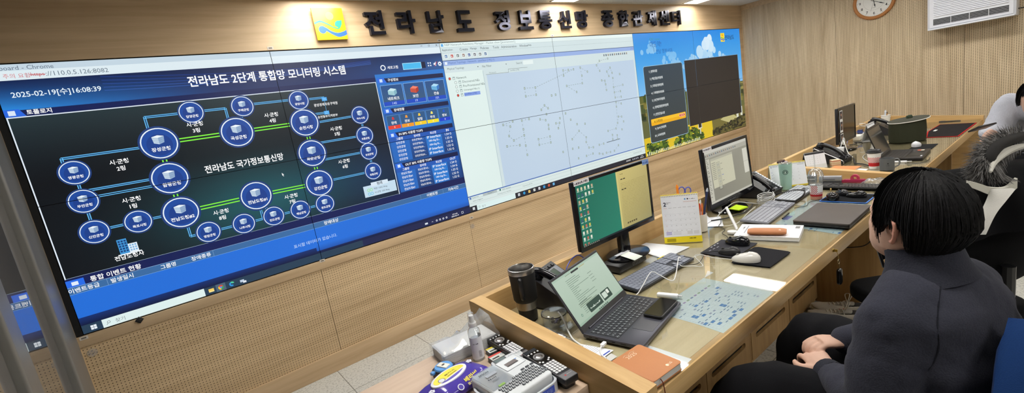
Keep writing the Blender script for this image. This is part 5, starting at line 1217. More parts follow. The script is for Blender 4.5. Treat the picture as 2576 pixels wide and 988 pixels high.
# ------------------------------------------------------------------ things on the middle of the desk row
def scr_net(s, D, w, h):
    s.rect(D, 0, 0, w, h, (150, 148, 132), 0, 'screen', [(128, 126, 114), (146, 144, 128), (150, 148, 134), (156, 154, 140)]); s.rect(D, 0, h - .045, w, h, (170, 168, 156), .0003, 'screen'); s.rect(D, 0, h - .018, w, h, (196, 194, 184), .0005, 'screen'); s.rect(D, 0, 0, w, .012, (186, 184, 172), .0003, 'screen')
    s.rect(D, .006, .014, .05, h - .05, (190, 188, 174), .0004, 'screen')
    for k in range(22): s.rect(D, .01 + .004 * (k % 3), h - .06 - .0105 * k, .02 + .02 * ((k * 7) % 5) / 5, h - .056 - .0105 * k, (120, 118, 108), .0006, 'screen')
    x0, x1 = .06, w * .62; s.rect(D, x0, .085, x1, h - .055, (196, 194, 170), .0005, 'screen'); s.rect(D, x0, h - .068, x1, h - .055, (176, 174, 156), .0007, 'screen')
    for k in range(10): s.rect(D, x0 + .008, h - .085 - .011 * k, x0 + .05, h - .081 - .011 * k, (140, 138, 124), .0007, 'screen')
    for k in range(5):
        y = h - .115 - .035 * k; s.line(D, [(x0 + .06, y), (x0 + .10, y), (x0 + .10, y + .028), (x0 + .06, y + .028), (x0 + .06, y)], .0015, (90, 90, 82), .0008, 'screen'); s.rect(D, x0 + .066, y + .005, x0 + .094, y + .022, (172, 172, 156), .0008, 'screen')
        s.rect(D, x0 + .108, y + .012, x0 + .13, y + .016, (120, 130, 170) if k == 2 else (150, 148, 134), .0008, 'screen')
    s.rect(D, w * .87, .10, w - .008, h - .06, (206, 204, 190), .0005, 'screen'); s.line(D, [(w * .87, h * .55), (w - .008, h * .55)], .0015, (150, 148, 134), .0008, 'screen')
    for k in range(16): s.rect(D, .008 + .024 * k, h - .034, .020 + .024 * k, h - .026, ((110, 110, 106), (140, 120, 110), (100, 116, 130))[k % 3], .0006, 'screen')
m2 = monitor('desktop_monitor', 'black monitor showing a grey network window, on the far side of the pen cup', 2.995, 3.553, -1.785, .778, 1.150, scr_net, tilt=math.radians(4), bez=.017, chin=.035, stand=(.0, .05), tag_txt='감시용 단말', br=.128)
q = MB(); D = Matrix.Translation((-.279, -.0052, .778 - ZG)) @ DW; scribble(q, D, .2, .012, .10, .008, (110, 112, 120), .0006, 'plastic'); q.build('brand_lettering', m2)
desk_phone('desk_telephone', 'black desk telephone with a pale key strip, beside the mint tumbler', (3.555, -1.872, ZG + .0006), math.radians(-3), s=1.0, zb=.142, lcd=True, strip=True, silver=(70, 72, 78))
# mint tumbler
def starry(label, loc):
    t = thing('mint_tumbler', label, 'tumbler', loc, math.radians(200))
    b = MB(); b.lathe([(0, 0), (.031, 0), (.033, .002), (.0405, .165), (.042, .172), (.0405, .176), (.038, .172)], 'plastic', (172, 212, 196), 48); b.build('body', t)
    b = MB(); b.lathe([(.0385, .170), (.042, .176), (.0425, .181), (.040, .184), (.038, .180), (0, .180)], 'clear', (255, 255, 255), 40); b.box(-.012, .012, -.02, .02, .181, .186, 'clear', bev=.002); b.build('lid', t)
    d = Matrix.Rotation(math.radians(0), 4, 'Z') @ Matrix.Translation((.0395, 0, .125)) @ Matrix(((0, 0, 1, 0), (1, 0, 0, 0), (0, 1, 0, 0), (0, 0, 0, 1)))
    b = MB(); F = d @ Matrix.Rotation(0, 4, 'X'); b.disc(F, 0, 0, .0165, (40, 84, 74), .0006); b.ring(F, 0, 0, .0105, .013, (200, 226, 214), .0012); b.disc(F, 0, .001, .0045, (200, 226, 214), .0012); b.poly(F, [(-.006, -.004), (0, .0095), (.006, -.004), (.003, -.008), (-.003, -.008)], (200, 226, 214), .0011); b.build('emblem', t); return t
starry('mint green tumbler in front of the wide desk calendar', (3.830, -1.875, ZG + .0006))
def cal2(p, w, h):
    I = Matrix.Identity(4); p.text(I, '2', .010, h - .026, hgt=.011, c=(50, 60, 100), h=.0015, bold=.02); p.text(I, 'FEBRUARY', .022, h - .022, hgt=.005, c=(80, 100, 150), h=.0015, bold=0); p.rect(I, w - .05, h - .022, w - .01, h - .019, (170, 170, 176), .0014)
    for r in range(4):
        for k in range(5): p.text(I, str(1 + r * 7 + k), .022 + .040 * k, h - .050 - .024 * r, hgt=.0045, c=(110, 114, 130), h=.0015, bold=0); p.rect(I, .016 + .04 * k, h - .056 - .024 * r, .038 + .04 * k, h - .0555 - .024 * r, (200, 202, 208), .0014)
    for k in range(3): p.rect(I, .012, h - .06 - .02 * k, .018, h - .058 - .02 * k, (80, 100, 170), .0015)
wire_calendar('desk_calendar', 'wide low desk calendar behind the mint green tumbler', (3.835, -1.778), (3.985, -1.955), .168, math.radians(14), (230, 230, 232), draw=cal2, fh=.008)
# domed plastic cup with straw in a chequered paper cup
t = thing('iced_drink_cup', 'clear domed drink cup with straw in a red chequered sleeve', 'cup', (3.607, -2.132, ZG + .0006))
b = MB(); b.lathe([(0, .001), (.027, .001), (.029, .004), (.037, .105), (.040, .142), (.0415, .145)], 'clear', (255, 255, 255), 40); b.build('cup', t)
b = MB(); b.lathe([(.0425, .142), (.0435, .147), (.042, .150), (.0405, .152), (.036, .172), (.024, .187), (.010, .192), (.006, .192)], 'clear', (255, 255, 255), 40); b.build('dome_lid', t)
b = MB(); rings = []
n, z0, z1, r0, r1 = 48, .0005, .088, .0300, .0368
rows = 14; vs, fs = [], []
for j in range(rows + 1):
    z = z0 + (z1 - z0) * j / rows; r = r0 + (r1 - r0) * j / rows
    for k in range(n): vs.append((r * math.cos(2 * PI * k / n), r * math.sin(2 * PI * k / n), z))
for col in ((184, 40, 44), (232, 230, 228), (206, 182, 150)):
    F = []
    for j in range(rows):
        for k in range(n):
            if j < 3: c = (206, 182, 150) if (j + k // 1) % 2 else (214, 150, 120)
            elif j < 5: c = (184, 40, 44)
            elif j < 7: c = (184, 40, 44) if (j + k) % 2 else (232, 230, 228)
            else: c = (232, 230, 228) if not (k % 24 in (0, 1, 2, 3, 20, 21, 22, 23)) else ((184, 40, 44) if (j + k) % 2 else (232, 230, 228))
            if j < 3: c = (206, 182, 150) if (j + k) % 2 else (196, 96, 84)
            if c == col: F.append((j * n + k, j * n + (k + 1) % n, (j + 1) * n + (k + 1) % n, (j + 1) * n + k))
            elif col == (206, 182, 150) and c == (196, 96, 84): b.add([vs[q] for q in (j * n + k, j * n + (k + 1) % n, (j + 1) * n + (k + 1) % n, (j + 1) * n + k)], [(0, 1, 2, 3)], 'paper', c)
    b.add(vs, F, 'paper', col)
bmesh.ops.delete(b.bm, geom=[v for v in b.bm.verts if not v.link_faces], context='VERTS'); bmesh.ops.remove_doubles(b.bm, verts=b.bm.verts[:], dist=1e-5)
b.build('paper_sleeve', t)
b = MB(); b.lathe([(0, .084), (.033, .084), (.034, .092), (.02, .096), (0, .094)], 'film', (255, 255, 255), 24); b.build('ice', t)
b = MB(); b.tube([(.006, 0, .012), (.002, .002, .20), (-.001, .004, .275)], .0032, 'clear', (255, 255, 255), 10); b.build('straw', t)

# papers, charger, sticky notes, cables
flat('printed_sheet', 'white printed sheet lying beside the white pen cup', 'paper', [(2.868, -1.80), (3.05, -1.735), (3.09, -1.79), (2.915, -1.90)], ZG + .0004, .0005, (226, 228, 234))
def fold(b):
    b.add([(0, 0, .0), (.11, .02, .004), (.13, .07, .030), (.02, .06, .034), (.03, .10, .004), (.14, .105, .002)], [(0, 1, 2, 3), (3, 2, 5, 4)], 'paper', (222, 224, 230)); b.add([(0, 0, -.0006), (.11, .02, .0034), (.13, .07, .0294), (.02, .06, .0334), (.03, .10, .0034), (.14, .105, .0014)], [(3, 2, 1, 0), (4, 5, 2, 3)], 'paper', (222, 224, 230))
b = MB(); fold(b); o = b.build('folded_letter'); o.location = (2.875, -1.80, ZG + .0022); o.rotation_euler.z = -.1; tag(o, 'folded white letter standing open behind the white pen cup', 'paper')
q = onz(1842, 582, ZG + .008); t = thing('wireless_charger', 'white folding charging stand in front of the grey network monitor', 'charger', (q.x, q.y, ZG + .0006), math.radians(-10))
b = MB(); b.lathe([(0, 0), (.032, 0), (.034, .004), (.032, .010), (0, .011)], 'plastic', (236, 236, 238), 32, sx=.76, sy=.76); b.build('base', t)
lo, hi = onz(1853, 574, ZG + .014), onz(1827, 521, ZG + .105); hd = ray(1842, 560); hd = Vector((hd.x, hd.y, 0)).normalized() * .031; up_ = (hi - lo); nn = up_.cross(hd).normalized() * .0075
b = MB(Matrix.Rotation(math.radians(10), 4, 'Z') @ Matrix.Translation((-q.x, -q.y, -ZG - .0006))); ring = lambda c, k: [c + hd * (k * math.cos(2 * PI * j / 20)) + nn * (math.sin(2 * PI * j / 20)) for j in range(20)]
b.loft([ring(lo.lerp(hi, u), k) for u, k in ((0, .75), (.15, .98), (.4, 1), (.7, 1), (.9, .85), (1, .45))], 'plastic', (238, 238, 240)); b.build('charging_pad', t, ang=60)
t = thing('sticky_notes', 'lime green sticky notes on the foot of the grey network monitor', 'sticky notes', (3.225, -1.835, ZG + .0185), math.radians(-12))
b = MB(); b.box(-.042, .042, -.036, .036, 0, .006, 'paper', (200, 236, 40)); b.build('pad', t); b = MB(); b.add([(-.046, -.040, .0065), (.04, -.03, .008), (.034, .04, .013), (-.05, .03, .0075), (-.046, -.040, .006), (.04, -.03, .0075), (.034, .04, .0125), (-.05, .03, .007)], [(0, 1, 2, 3), (7, 6, 5, 4), (0, 4, 5, 1), (1, 5, 6, 2), (2, 6, 7, 3), (3, 7, 4, 0)], 'paper', (206, 240, 52)); b.build('top_note', t)
r = random.Random(3); P = []
for k in range(96): a = 2 * PI * k / 16; P.append((.075 * (1 + .12 * math.sin(k * .7)) * math.cos(a), .040 * (1 + .15 * math.cos(k * .9)) * math.sin(a), .004 + .0005 * k + .004 * math.sin(a + 1)))
b = MB(); b.tube(P, .0026, 'plastic', (206, 206, 206), 6); o = b.build('cable_coil'); o.location = (3.46, -1.90, ZG + .002); tag(o, 'coil of pale grey network cable behind the grey keyboard', 'cable')
t = thing('cable_plug', 'blue plug at the end of the coiled network cable', 'plug', (3.52, -1.955, ZG + .0006), .5); b = MB(); b.box(-.022, .022, -.010, .010, .001, .018, 'plastic', (50, 70, 170), bev=.003); b.build('boot', t); b = MB(); b.box(.022, .036, -.006, .006, .004, .013, 'clear', (255, 255, 255)); b.build('connector', t)
cord('charging_cable', 'white cable sweeping from the charging stand past the grey keyboard', [(2.90, -1.90, ZG + .004), (2.93, -1.925, ZG + .003), (2.985, -1.945, ZG + .003), (3.10, -1.925, ZG + .003), (3.20, -1.905, ZG + .003), (3.34, -1.885, ZG + .003)], .0024, (220, 218, 208))
cord('black_cable', 'thin black cable lying from the monitor foot to the charcoal mat', [(3.02, -1.83, ZG + .003), (2.96, -1.86, ZG + .003), (2.90, -1.88, ZG + .003), (2.85, -1.94, ZG + .003), (2.79, -1.955, ZG + .003), (2.75, -2.0, ZG + .003), (2.715, -2.03, ZG + .003)], .0018, (30, 30, 30))
cord('black_cable', 'black tangled power cable under the grey network monitor', [(2.98, -1.79, ZG + .005), (3.05, -1.845, ZG + .005), (3.12, -1.865, ZG + .005), (3.20, -1.885, ZG + .005), (3.38, -1.85, ZG + .005), (3.44, -1.78, ZG + .005)], .004, (22, 22, 24))
cord('grey_cable', 'pale grey cable running along the bottom of the grey network monitor', [(3.02, -1.81, ZG + .02), (3.08, -1.80, ZG + .03), (3.16, -1.81, ZG + .05), (3.27, -1.80, ZG + .045), (3.36, -1.83, ZG + .02), (3.40, -1.88, ZG + .005)], .0028, (196, 196, 196))
# coiled handset cord
P = []
for k in range(300): u = k / 299; x = 3.545 + .40 * u * (1 - .15 * u); y = -2.00 - .12 * math.sin(PI * u) * (1 if u > .5 else .6) - .02 * u; a = k * .9; P.append((x, y + .006 * math.cos(a), ZG + .022 + .006 * math.sin(a)))
P = []
path = curve_pts([(3.57, -1.885, .012), (3.60, -1.925, .026), (3.66, -1.99, .036), (3.66, -2.045, .036), (3.60, -2.07, .036), (3.52, -2.082, .030), (3.475, -2.06, .012)], 44)
for k, p in enumerate(path): a = k * 1.25; P.append((p.x + .0045 * math.cos(a), p.y + .0045 * math.cos(a) * .6, p.z + .0055 * math.sin(a) + ZG))
b = MB(); o0 = Vector(P[0]); b.tube([Vector(p) - o0 for p in P], .0021, 'plastic', (26, 26, 28), 5); o = b.build('handset_cord'); o.location = o0; tag(o, 'black curly telephone cord lying over the pale keyboard', 'cord')

keyboard('computer_keyboard', 'grey low keyboard with white legends in front of the grey network monitor', (3.005, -2.100, ZG + .0006), math.radians(4), .455, .150, (120, 122, 132), (150, 152, 162))
keyboard('computer_keyboard', 'pale keyed keyboard between the curly cord and the mint tumbler', (3.49, -2.062, ZG + .0006), math.radians(2), .40, .130, (44, 46, 50), (176, 180, 188))
keyboard('computer_keyboard', 'black full size keyboard turned sideways by the desk divider', (3.842, -2.40, ZG + .0006), math.radians(90), .40, .135, (24, 24, 26), (38, 38, 42)).location = (3.985, -2.435, ZG + .0006)
cord('mouse_cable', 'thin black mouse cable along the closed laptop', [(3.58, -2.16, ZG + .003), (3.50, -2.13, ZG + .003), (3.42, -2.14, ZG + .003), (3.36, -2.10, ZG + .003)], .0018, (24, 24, 24))
# white book with glasses case
t = thing('white_booklet', 'thick white booklet under a tan glasses case', 'book', (2.724, -2.052, ZG + .0006), math.radians(-76))
b = MB(); b.box(0, .286, 0, .205, .002, .018, 'paper', (226, 226, 224)); b.build('pages', t)
b = MB(); b.box(-.001, .287, -.001, .206, .018, .0192, 'paper', (236, 236, 238)); b.box(-.001, .287, -.001, .206, .0005, .002, 'paper', (236, 236, 238)); D = Matrix.Translation((0, 0, .0193))
DD = D @ Matrix.Translation((.03, .19, 0)); scribble(b, D @ Matrix.Translation((.022, .115, 0)) @ Matrix.Rotation(PI / 2, 4, 'Z'), 0, -.004, .045, .009, (90, 90, 96)); b.rect(D, .036, .05, .041, .18, (160, 160, 170), .0001)
for k in range(8): b.rect(D, .255, .15 + .005 * k, .275, .153 + .005 * k, (90, 90, 94), .0002)
b.build('cover', t)
t = thing('glasses_case', 'tan leather glasses case lying on the white booklet', 'glasses case', (2.795, -2.185, ZG + .0205), math.radians(-71))
b = MB(); rings = []
for i in range(13):
    u = i / 12; x = -.085 + .17 * u; k = .55 + .45 * min(1, 6 * min(u, 1 - u) + .25); n = 14
    rings.append([(x, .034 * math.cos(2 * PI * q / n) * (.6 + .4 * k), .016 + .015 * k * math.sin(2 * PI * q / n)) for q in range(n)])
b.loft(rings, 'leather', (186, 120, 76)); b.build('shell', t, ang=70)
b = MB(); D = Matrix.Translation((.058, -.018, .0268)) @ Matrix.Rotation(math.radians(34), 4, 'X'); b.disc(D, 0, 0, .005, (230, 206, 180), .002); b.build('emblem', t)
# closed laptop on the year plan
t = thing('closed_laptop', 'dark brown closed laptop lying on the desk', 'laptop', (3.045, -2.461, ZG + .0006), math.radians(1.2))
b = MB(); b.prism(rrect(0, 0, .378, .25, .008), .014, 'plastic', (34, 32, 32), T=Matrix.Translation((0, 0, .003)), bev=.002)
for y in (.03, .06, .11, .15, .18): b.box(-.0006, .002, y, y + .015, .007, .012, 'matte', (10, 10, 10))
for x in (.04, .32): b.box(x, x + .02, .03, .22, 0, .003, 'matte', (14, 14, 14))
b.build('base', t)
b = MB(); b.prism(rrect(-.001, -.001, .379, .251, .009), .009, 'leather', (72, 64, 60), T=Matrix.Translation((0, 0, .0176)), bev=.003); b.build('lid', t)
b = MB(); scribble(b, Matrix.Translation((.352, .012, .0268)) @ Matrix.Rotation(PI / 2, 4, 'Z'), 0, 0, .04, .007, (130, 122, 116)); b.build('lettering', t)
def plan2(b, D):
    r = random.Random(31)
    for i in range(19):
        for j in range(12):
            x, y, q = 2.985 + .0285 * i, -2.44 + .0265 * j, r.random()
            b.rect(D, x, y, x + .0004, y + .022, (150, 180, 196), .0001)
            if q < .09: b.rect(D, x, y, x + .022, y + .012, (64, 110, 170), .00015)
            elif q < .3: b.rect(D, x + .002, y + .004, x + .02, y + .008, (90, 130, 170), .00015)
    b.rect(D, 3.14, -2.145, 3.22, -2.115, (90, 110, 190), .0002)
flat('year_plan', 'printed blue year plan under the glass beneath the closed laptop', 'year plan', [(2.972, -2.437), (3.54, -2.437), (3.59, -2.10), (3.055, -2.115)], ZT + .0006, .0004, (190, 216, 224), draw=plan2)
pen('black_pen', 'black pen lying in front of the grey low keyboard', 3.13, -2.125, ZG + .0052, 0, 0, .10, (24, 24, 26), .004)['group'] = ''
o = bpy.data.objects['black_pen']; o.rotation_euler = (0, PI / 2 - .0, math.radians(5)); del o['group']
# mice on the blue edged mat
def rim(b, D): pass
t = thing('mouse_mat', 'dark mouse mat with blue edge under three black mice', 'mouse mat', (3.545, -2.40, ZG + .0004), 0, 'mouse mats on the desks')
b = MB(); b.prism(rrect(.006, .006, .204, .229, .008), .003, 'fabric', (26, 27, 31)); b.build('surface', t); b = MB(); b.prism(rrect(0, 0, .21, .235, .010), .0022, 'plastic', (60, 120, 210)); b.build('edge', t)
MG = 'black mice on the blue edged mat'
mouse('black mouse nearest the closed laptop on the blue edged mat', (3.605, -2.215, ZG + .004), math.radians(-65), (20, 20, 22), 1.1, MG)
mouse('black mouse on the open side of the blue edged mat, nearest the seated person', (3.665, -2.320, ZG + .004), math.radians(0), (26, 26, 28), .95, MG)
mouse('black mouse at the back of the blue edged mat by the black keyboard', (3.708, -2.235, ZG + .004), math.radians(-40), (26, 26, 30), .9, MG)
b = MB(); b.ball(.006, 'satin', (190, 160, 100), Matrix.Translation((0, 0, .006)), seg=14, rings=8); b.box(-.003, .003, -.003, .003, 0, .003, 'satin', (190, 160, 100)); o = b.build('brass_knob', ang=80); o.location = (3.835, -2.137, ZG + .0005); tag(o, 'tiny round brass knob beside the black keyboard', 'knob')
# along the divider
t = thing('stapler_box', 'grey box shaped stapler standing against the desk divider', 'stapler', (4.045, -2.07, ZG + .0006), math.radians(-82))
b = MB(); b.box(-.065, .065, -.022, .022, .001, .012, 'plastic', (60, 60, 64), bev=.002); b.build('base', t); b = MB(); b.box(-.063, .065, -.020, .020, .014, .046, 'plastic', (150, 150, 154), bev=.004); b.build('body', t); b = MB(); b.box(-.04, .03, -.0215, -.019, .022, .03, 'plastic', (110, 110, 116)); b.build('label_panel', t)
t = thing('tape_dispenser', 'magenta tape dispenser beside the grey stapler', 'tape dispenser', (4.065, -2.20, ZG + .0006), math.radians(-85))
b = MB(); b.prism([(-.07, 0), (.055, 0), (.065, .012), (.055, .022), (-.05, .022), (-.07, .014)], .03, 'plastic', (150, 30, 70), T=Matrix.Translation((0, .015, 0)) @ DW, bev=.002); b.build('body', t)
b = MB(); b.lathe([(.010, -.011), (.024, -.011), (.024, .011), (.010, .011), (.010, -.011)], 'plastic', (190, 60, 90), 26, Matrix.Translation((.005, 0, .030)) @ DW); b.build('tape_roll', t)
b = MB(); crumple(b, .10, .18, .035, 'film', (255, 255, 255), 14); o = b.build('plastic_bag', ang=25); o.location = (4.065, -2.335, ZG + .001); tag(o, 'crumpled clear plastic bag behind the black keyboard', 'bag')
t = thing('black_box', 'small black box beside the wide desk calendar', 'box', (4.06, -1.93, ZG + .0006), math.radians(-84)); b = MB(); b.box(-.05, .05, -.02, .02, 0.001, .05, 'plastic', (26, 26, 28), bev=.003); b.build('body', t); b = MB(); b.box(-.045, .045, -.0208, -.0198, .02, .026, 'plastic', (190, 190, 192)); b.build('white_stripe', t)
t = thing('candy_bag', 'dark red printed snack bag peeking over the wide desk calendar', 'bag', (4.09, -1.745, ZG + .001)); b = MB(); rings = []
for i in range(9):
    u = i / 8; k = math.sin(PI * min(.92, max(.08, u))) ** .5; rings.append([(.055 * math.cos(2 * PI * q / 16), (.004 + .028 * k) * math.sin(2 * PI * q / 16), .15 * u) for q in range(16)])
b.loft(rings, 'gloss', (52, 26, 44)); b.build('pouch', t, ang=60); b = MB(); b.box(-.05, .05, -.026, -.016, .105, .14, 'paper', (206, 190, 200), bev=.003); b.build('pale_band', t)
# ------------------------------------------------------------------ things on the far desk
def scr_off(s, D, w, h): s.rect(D, 0, 0, w, h, (40, 36, 32), 0, 'gloss')
m3 = monitor('desktop_monitor', 'black switched off monitor with instant photos stuck down its edge', 5.150, 5.600, -1.790, .800, 1.112, scr_off, stand=(.02, .045), bez=.012, br=.11)
for k, z in enumerate((.245, .155, .045)):
    l = ('uppermost', 'middle', 'lowest')[k]; b = MB(DW); b.box(-.035, .035, -.045 if k != 1 else -.055, .045, 0, .0012, 'paper', (226, 226, 226)); b.rect(Matrix.Identity(4), -.029, -.028 if k != 1 else -.036, .029, .038, (90, 74, 66), .0016, grad=[(60, 50, 46), (120, 96, 84), (96, 90, 90), (40, 36, 36)]); b.disc(Matrix.Identity(4), 0, .008, .012, (190, 150, 126), .002, n=16)
    o = b.build('instant_photo'); o.location = (5.212 + .004 * k, -1.7955, .80 + z); tag(o, 'instant photo stuck on the switched off monitor, %s of three' % l, 'photo', 'instant photos on the monitor edge')
t = thing('round_pad', 'small white round pad stuck below the instant photos', 'pad', (5.25, -1.7955, .815)); b = MB(DW); b.lathe([(0, .006), (.03, .006), (.034, .003), (.034, 0), (0, 0)], 'plastic', (226, 226, 228), 24); b.build('disc', t)
desk_phone('desk_telephone', 'black desk telephone behind the coffee cup, by the divider', (4.70, -1.945, ZG + .0006), math.radians(-4), s=1.02, lcd=True, zb=.14, silver=(60, 62, 68))
t = thing('phone_stand', 'silver wire stand under the side of the telephone by the divider', 'stand', (4.685, -1.95, ZG + .001)); b = MB(); b.tube([(0, .20, .12), (0, .19, .13), (0, 0, .03), (0, -.01, .02), (.0, -.01, .004)], .0035, 'satin', (206, 206, 206), 8); b.build('wire', t)
wire_calendar('desk_calendar', 'small tented calendar with dark top beside the divider', (4.455, -1.785), (4.575, -1.885), .135, math.radians(16), (220, 220, 220), edge=(40, 40, 40), foot=(216, 216, 216), back=(40, 40, 44), draw=lambda p, w, h: (p.rect(Matrix.Identity(4), .002, h - .018, w - .002, h - .003, (60, 60, 66), .0012), [p.rect(Matrix.Identity(4), .012 + .02 * i, h - .04 - .016 * j, .018 + .02 * i, h - .037 - .016 * j, (190, 190, 196), .0013) for i in range(6) for j in range(4)]))
t = thing('small_carton', 'small cream carton with orange print beside the divider', 'box', (4.615, -1.925, ZG + .0006), math.radians(-50)); b = MB(); b.box(-.03, .03, -.022, .022, 0, .052, 'paper', (216, 200, 170), bev=.001); b.build('carton', t)
b = MB(); 
for k in range(3): b.box(-.0306, .0306, -.0226, .0226, .008 + .016 * k, .016 + .016 * k, 'paper', ((206, 150, 110), (200, 170, 130), (190, 130, 100))[k])
b.build('printed_bands', t)
t = thing('orange_notebook', 'orange notebook lying flat behind the divider', 'notebook', (4.50, -2.02, ZG + .0006), math.radians(-4)); b = MB(); b.box(-.06, .06, -.085, .085, 0, .010, 'paper', (214, 206, 196)); b.build('pages', t); b = MB(); b.box(-.062, .062, -.087, .087, .010, .012, 'leather', (214, 136, 80)); b.box(-.062, -.060, -.087, .087, 0, .010, 'leather', (214, 136, 80)); b.build('cover', t)
# paper coffee cup
t = thing('paper_coffee_cup', 'white paper coffee cup with black lid and red chequered band', 'cup', (4.520, -2.195, ZG + .0006))
b = MB(); n = 48; rows = 18; vs = []; r0, r1, z1 = .029, .0415, .118
for j in range(rows + 1):
    for k in range(n): rr_ = r0 + (r1 - r0) * j / rows; vs.append((rr_ * math.cos(2 * PI * k / n), rr_ * math.sin(2 * PI * k / n), z1 * j / rows))
for j in range(rows):
    for k in range(n):
        c = (234, 232, 230)
        if 3 <= j < 7: c = (190, 44, 48)
        elif 7 <= j < 13 and (j + k) % 2: c = (190, 44, 48)
        b.add([vs[q] for q in (j * n + k, j * n + (k + 1) % n, (j + 1) * n + (k + 1) % n, (j + 1) * n + k)], [(0, 1, 2, 3)], 'paper', c)
bmesh.ops.remove_doubles(b.bm, verts=b.bm.verts[:], dist=1e-5); b.build('cup', t)
b = MB(); b.lathe([(.0405, .114), (.0435, .116), (.0445, .121), (.043, .125), (.040, .127), (.039, .136), (.036, .138), (.030, .132), (0, .131)], 'plastic', (38, 38, 42), 40); b.box(-.02, .004, -.012, .012, .131, .1375, 'plastic', (38, 38, 42), bev=.002); b.build('lid', t)
t = thing('coaster', 'black coaster under the coffee cup and grey mug', 'coaster', (4.455, -2.275, ZG + .0002)) if False else None
t = thing('grey_mug', 'dark grey mug with a small emblem beside the coffee cup', 'mug', (4.470, -2.280, ZG + .0006), math.radians(-62))
b = MB(); b.lathe([(0, 0), (.038, 0), (.041, .003), (.042, .080), (.0415, .083), (.0385, .083), (.037, .010), (0, .008)], 'matte', (84, 86, 88), 44); b.build('body', t)
b = MB(); b.tube(curve_pts([(.040, 0, .070), (.060, 0, .072), (.070, 0, .055), (.066, 0, .030), (.040, 0, .014)], 6), .0048, 'matte', (110, 112, 114), 10); b.build('handle', t)
b = MB(); F = Matrix.Rotation(math.radians(-98), 4, 'Z') @ Matrix.Translation((.0424, 0, .045)) @ Matrix(((0, 0, 1, 0), (1, 0, 0, 0), (0, 1, 0, 0), (0, 0, 0, 1))); b.disc(F, 0, .006, .004, (30, 30, 32), .0004, n=14); scribble(b, F, -.011, -.010, .022, .004, (44, 44, 46)); b.build('emblem', t)
flat('note_card', 'white card lying beside the coffee cup', 'card', [(4.44, -2.10), (4.52, -2.10), (4.50, -2.165), (4.43, -2.165)], ZG + .0004, .0006, (232, 232, 232))
# open laptop, dark screen
lp3 = laptop('open_laptop', 'black open laptop with a switched off screen on the far desk', (4.815, -2.405, ZG + .0006), math.radians(3), .385, .25, .245, math.radians(20), (48, 46, 46), None, (40, 40, 44))
b = MB(); b.rect(Matrix.Translation((.0, -.0014, .0)), 0, 0, 0, 0, (0, 0, 0)) if False else None
F = Matrix.Translation((0, .244, .016)) @ Matrix.Rotation(-math.radians(20), 4, 'X') @ Matrix.Translation((.008, -.0012, .022)) @ DW; b.rect(F, 0, 0, .369, .205, (48, 48, 50), 0, 'gloss'); b.build('screen', lp3)
b = MB(); D = Matrix.Translation((0, 0, .0176)); b.rect(D, .30, .03, .345, .07, (200, 110, 90), .0003); b.rect(D, .30, .03, .345, .05, (196, 190, 170), .0005); b.rect(D, .06, .012, .10, .022, (206, 206, 210), .0003); b.build('stickers', lp3)
t = thing('usb_stick', 'white stick adapter lying beside the black open laptop', 'adapter', (4.73, -2.29, ZG + .0006), math.radians(-84)); b = MB(); b.prism(rrect(-.045, -.012, .045, .012, .005), .012, 'plastic', (232, 232, 236), bev=.003); b.build('body', t); b = MB(); b.tube([(.045, 0, .006), (.07, .006, .006)], .003, 'plastic', (226, 226, 230), 8); b.build('plug', t)
cord('white_cable', 'white cable looping from the monitor foot past the black open laptop', [(5.55, -1.93, ZG + .003), (5.30, -1.99, ZG + .003), (5.02, -2.0, ZG + .003), (4.86, -2.05, ZG + .003), (4.74, -2.12, ZG + .003), (4.70, -2.17, ZG + .003), (4.72, -2.24, ZG + .003)], .003, (226, 226, 222))
cord('black_cable', 'black cable lying in front of the coffee cup telephone', [(4.92, -1.96, ZG + .006), (4.80, -2.00, ZG + .006), (4.70, -2.03, ZG + .006), (4.66, -2.09, ZG + .006), (4.60, -2.14, ZG + .006)], .005, (30, 30, 32))
cord('black_cable', 'thin black cable round the corner of the black open laptop', [(4.70, -2.33, ZG + .003), (4.68, -2.38, ZG + .003), (4.71, -2.425, ZG + .003), (4.80, -2.44, ZG + .003), (4.90, -2.43, ZG + .003)], .0022, (26, 26, 26))
t = thing('power_adapter', 'white cube power adapter with black wire beside the switched off monitor', 'adapter', (5.05, -1.83, ZG + .0006), .2); b = MB(); b.box(-.035, .035, -.03, .03, 0, .075, 'plastic', (226, 226, 226), bev=.005); b.build('body', t)
b = MB(); r = random.Random(6); b.tube([(.03 * math.cos(a * .7) - .01, -.04 + .008 * math.sin(a), .04 + .03 * math.sin(a * .9)) for a in [k * .5 for k in range(40)]], .003, 'plastic', (26, 26, 34), 6); b.build('wound_wire', t)
cord('white_cable', 'white charging cable rising from the cube power adapter', [(5.05, -1.835, .802), (5.07, -1.845, .85), (5.03, -1.87, .83), (4.97, -1.91, .76), (4.92, -1.955, ZG + .012)], .0032, (230, 230, 228))
t = thing('power_strip', 'white power strip at the back of the far desk', 'power strip', (5.98, -1.715, ZG + .0006), math.radians(4)); b = MB(); b.box(-.12, .12, -.03, .03, .001, .045, 'plastic', (226, 224, 216), bev=.004); b.build('body', t); b = MB(); b.box(.02, .06, -.02, .02, .046, .085, 'plastic', (40, 50, 90), bev=.004); b.build('blue_plug', t)
b = MB(); b.tube([(.05 * math.cos(a) * (1 + .1 * math.sin(3 * a)), .03 * math.sin(a), .012 + .045 + .04 * math.sin(.5 * a) ** 2) for a in [k * .35 for k in range(54)]], .003, 'plastic', (226, 226, 226), 6); o = b.build('cable_coil'); o.location = (6.08, -1.72, ZG + .048); tag(o, 'loops of white cable heaped over the power strip', 'cable')
cord('network_cable', 'blue network cable at the back of the far desk', [(5.70, -1.69, ZG + .004), (5.80, -1.69, .79), (5.9, -1.70, .80), (5.99, -1.755, .78), (6.02, -1.79, ZG + .006)], .003, (60, 90, 180))
